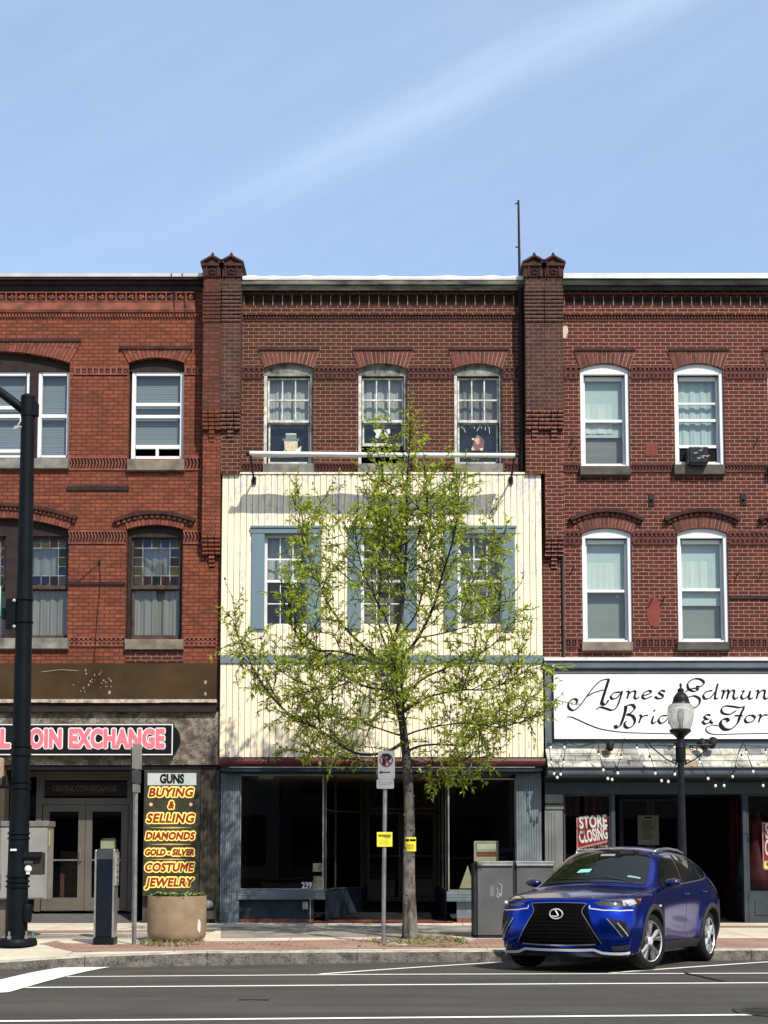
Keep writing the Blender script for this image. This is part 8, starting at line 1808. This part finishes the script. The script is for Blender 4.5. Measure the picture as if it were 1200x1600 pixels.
# wheel arch cladding, sills
for sg in (1, -1):
    for xw in (WX, -WX):
        mb = MB(); n = 40; vs = []
        for k in range(n + 1):
            w = R(-9) + R(198) * k / n; ring = []
            for r_, dy in ((.470, .004), (.462, .014), (.410, .016), (.398, .008), (.395, -.10)):
                x, z = xw + r_ * math.cos(w), WZ + r_ * math.sin(w); q = xw + .468 * math.cos(w), max(WZ + .468 * math.sin(w), .22)
                c, n_, i, d = BT.ray_cast(Vector((q[0], 1.6 * sg, q[1])), Vector((0, -sg, 0))); y = abs(c.y) if c else .9
                ring.append((x, sg * (y + dy), z))
            vs += ring
        mb.add(vs, [(k * 5 + j, (k + 1) * 5 + j, (k + 1) * 5 + j + 1, k * 5 + j + 1) for k in range(n) for j in range(4)]); mb.build('wheel_arch', M_clad, car, local=True, smooth=True, angle=50)
        mb = MB(); vs = [(xw + .43 * math.cos(R(-12 + 204 * k / 24)), sg * yy, WZ + .43 * math.sin(R(-12 + 204 * k / 24))) for yy in (.46, .86) for k in range(25)]
        mb.add(vs, [(k, k + 1, k + 26, k + 25) for k in range(24)]); mb.poly(vs[:25]); mb.build('wheel_well', M_cblack, car, local=True)
patch('sill', [(.86, .88, .335), (-.86, .88, .345), (-.86, .82, .23), (.86, .82, .22)], M_clad, .008, car, 6)
mb = MB(); mb.box(-2.15, 2.1, -.74, .74, .19, .34); mb.build('underbody', M_cblack, car, local=True)
# door gaps, bonnet gaps, handles
gaps = [(1, [(2.2, -.36, .888), (2.22, 0, .893), (2.2, .36, .888)])]
for sg in (1, -1):
    gaps += [(sg, q) for q in ([(.80, .87, 1.035), (.92, .9, .86), (.90, .9, .60), (.86, .89, .36)], [(-.235, .87, 1.09), (-.24, .9, .85), (-.22, .88, .36)], [(-1.12, .86, 1.14), (-1.12, .9, .98), (-.98, .91, .72), (-.86, .89, .50), (-.84, .88, .36)], [(1.06, .80, 1.02), (1.5, .74, .99), (1.86, .67, .945), (2.06, .56, .892), (2.17, .36, .885)], [(1.72, .885, .90), (1.95, .90, .70)])]
for sg, q in gaps: mb = MB(); line(mb, q, .007, .0015, sg); mb.build('panel_gap', M_seam, body, local=True)
for sg in (1, -1):
    for x, z in ((-.10, .955), (-.98, .985)):
        c = snap((x, sg * .9, z), .022); c2 = snap((x - .20, sg * .9, z + .012), .022); mb = MB(); mb.tube([tuple(snap((x + .015, sg * .9, z), .0)), tuple(c), tuple(c2), tuple(snap((x - .215, sg * .9, z + .012), .0))], [.012, .014, .014, .012], 8); mb.build('door_handle', M_blue_car, car, local=True, smooth=True)
    b0 = snap((1.12, sg * .92, .80), .006); mb = MB(); mb.box(b0.x - .05, b0.x + .03, b0.y - .004, b0.y + .004, b0.z - .012, b0.z + .014); mb.build('wing_badge', M_sil, car, local=True)
    # door mirror
    mb = MB(); mb.tube([(.68, sg * .86, 1.055), (.66, sg * .93, 1.075)], [.035, .028], 8); mb.build('mirror_arm', M_cblack, car, local=True)
    mb = MB(); mb.lathe([(.004, -.115), (.055, -.10), (.078, -.04), (.080, .03), (.066, .09), (.03, .12), (.004, .125)], (0, 0, 0), 16)
    M = Matrix.Translation((.66, sg * .985, 1.105)) @ Euler((R(90), 0, R(sg * 8))).to_matrix().to_4x4() @ Matrix.Diagonal((.9, .74, .92, 1)); mb.v = [tuple(M @ Vector(v)) for v in mb.v]
    mo = mb.build('mirror', M_navy_mir, car, local=True, smooth=True); mb = MB(); mb.lathe([(.066, -.004), (.066, .004)], (0, 0, 0), 16, 'x'); M = Matrix.Translation((.596, sg * .985, 1.105)) @ Matrix.Diagonal((1, 1.25, .72, 1)); mb.v = [tuple(M @ Vector(v)) for v in mb.v]; mb.build('mirror_glass', M_cglass, mo, local=True)
    mb = MB(); c0 = snap((.05, sg * .62, 1.57), 0); p_ = [snap((x, sg * .60, 1.6), o) for x, o in ((.12, .0), (.02, .035), (-.4, .045), (-.9, .042), (-1.2, .03), (-1.32, .0))]; mb.tube(p_, [.013, .017, .018, .018, .016, .012], 8); mb.build('roof_rail', M_chr, car, local=True, smooth=True)
    patch('tail_light', [(-2.02, sg * .84, 1.0), (-2.30, sg * .66, .98), (-2.30, sg * .66, .90), (-2.0, sg * .86, .93)], gloss('tail_lamp_red', (.18, .005, .008), .1), .006, car, 3, False)
mb = MB(); line(mb, [(.99, -.70, 1.105), (1.02, 0, 1.15), (.99, .70, 1.105)], .05, .007); mb.build('cowl', M_cblack, car, local=True)
mb = MB(); line(mb, [(.99, .55, 1.12), (.93, .10, 1.19)], .014, .016); line(mb, [(.99, -.05, 1.14), (.93, -.52, 1.17)], .014, .016); mb.build('wiper', M_cblack, car, local=True)
patch('windscreen_sticker', [(.84, -.10, 1.235), (.84, -.28, 1.235), (.78, -.25, 1.275), (.78, -.08, 1.275)], gloss('pale_cyan_card', (.18, .62, .55), .6), .007, ws, 2, False); patch('dash_card', [(.90, .62, 1.165), (.90, .44, 1.18), (.87, .45, 1.205), (.87, .62, 1.185)], gloss('grey_dash_card', (.20, .27, .30), .5), .007, ws, 2, False)
mb = MB(); line(mb, [(.47, -.06, 1.45), (.47, .14, 1.45)], .06, .007); mb.build('interior_mirror', gloss('mirror_grey', (.18, .2, .2), .3), ws, local=True)
# wheels
def make_wheel():
    w = bpy.data.objects.new('wheel', None); COL.objects.link(w); w.parent = car
    W2 = .112; mb = MB(); mb.lathe([(.262, -W2), (.276, -W2 - .006), (.325, -W2 - .004), (.350, -W2 + .018), (.360, -W2 + .045), (.362, 0), (.360, W2 - .045), (.350, W2 - .018), (.325, W2 + .004), (.276, W2 + .006), (.262, W2)], (0, 0, 0), 40, 'y', cap=False); mb.build('tyre', M_rub, w, local=True, smooth=True)
    mb = MB(); mb.lathe([(.266, -W2 + .01), (.25, -W2 + .02), (.240, .02), (.246, W2 - .03), (.261, W2 + .004), (.266, W2 - .004)], (0, 0, 0), 40, 'y', cap=False); mb.lathe([(.245, .035), (.02, .045)], (0, 0, 0), 40, 'y', cap=True); mb.build('rim', M_darkrim, w, local=True, smooth=True, angle=40)
    sp = MB()
    for k in range(5):
        a0 = k * 2 * math.pi / 5 + math.pi / 2
        for sgn in (-1, 1):
            a1 = a0 + sgn * .055; a2 = a0 + sgn * .215; pts = []
            for r_, a, hw in ((.050, a1, .012), (.13, a0 + sgn * .12, .011), (.254, a2, .028)):
                ex, ez = math.cos(a), math.sin(a); pts.append((r_ * ex - hw * -ez * 1, r_ * ez - hw * ex, r_ * ex + hw * -ez, r_ * ez + hw * ex))
            for (A, B) in zip(pts, pts[1:]):
                y0, y1 = .058, W2 - .006; q = [(A[0], A[1]), (A[2], A[3]), (B[2], B[3]), (B[0], B[1])]
                sp.add([(x, y1, z) for x, z in q] + [(x, y0, z) for x, z in q], [(0, 1, 2, 3), (3, 2, 1, 0), (0, 4, 5, 1), (1, 5, 6, 2), (2, 6, 7, 3), (3, 7, 4, 0)])
    sp.lathe([(.058, .05), (.058, .100), (.045, .112), (.01, .114)], (0, 0, 0), 20, 'y'); sp.lathe([(.262, .106), (.255, .114), (.247, .100)], (0, 0, 0), 40, 'y', cap=False); sp.build('spokes', M_sil, w, local=True)
    return w
W0 = make_wheel(); spots = [(WX, .79, R(-15)), (WX, -.79, R(165)), (-WX, .79, 0), (-WX, -.79, math.pi)]
for k, (x, y, a) in enumerate(spots):
    w = W0
    if k:
        w = W0.copy(); COL.objects.link(w); w.parent = car
        for ch in list(W0.children): q = ch.copy(); COL.objects.link(q); q.parent = w
    w.location = (x, y, WZ); w.rotation_euler = (0, 0, a)
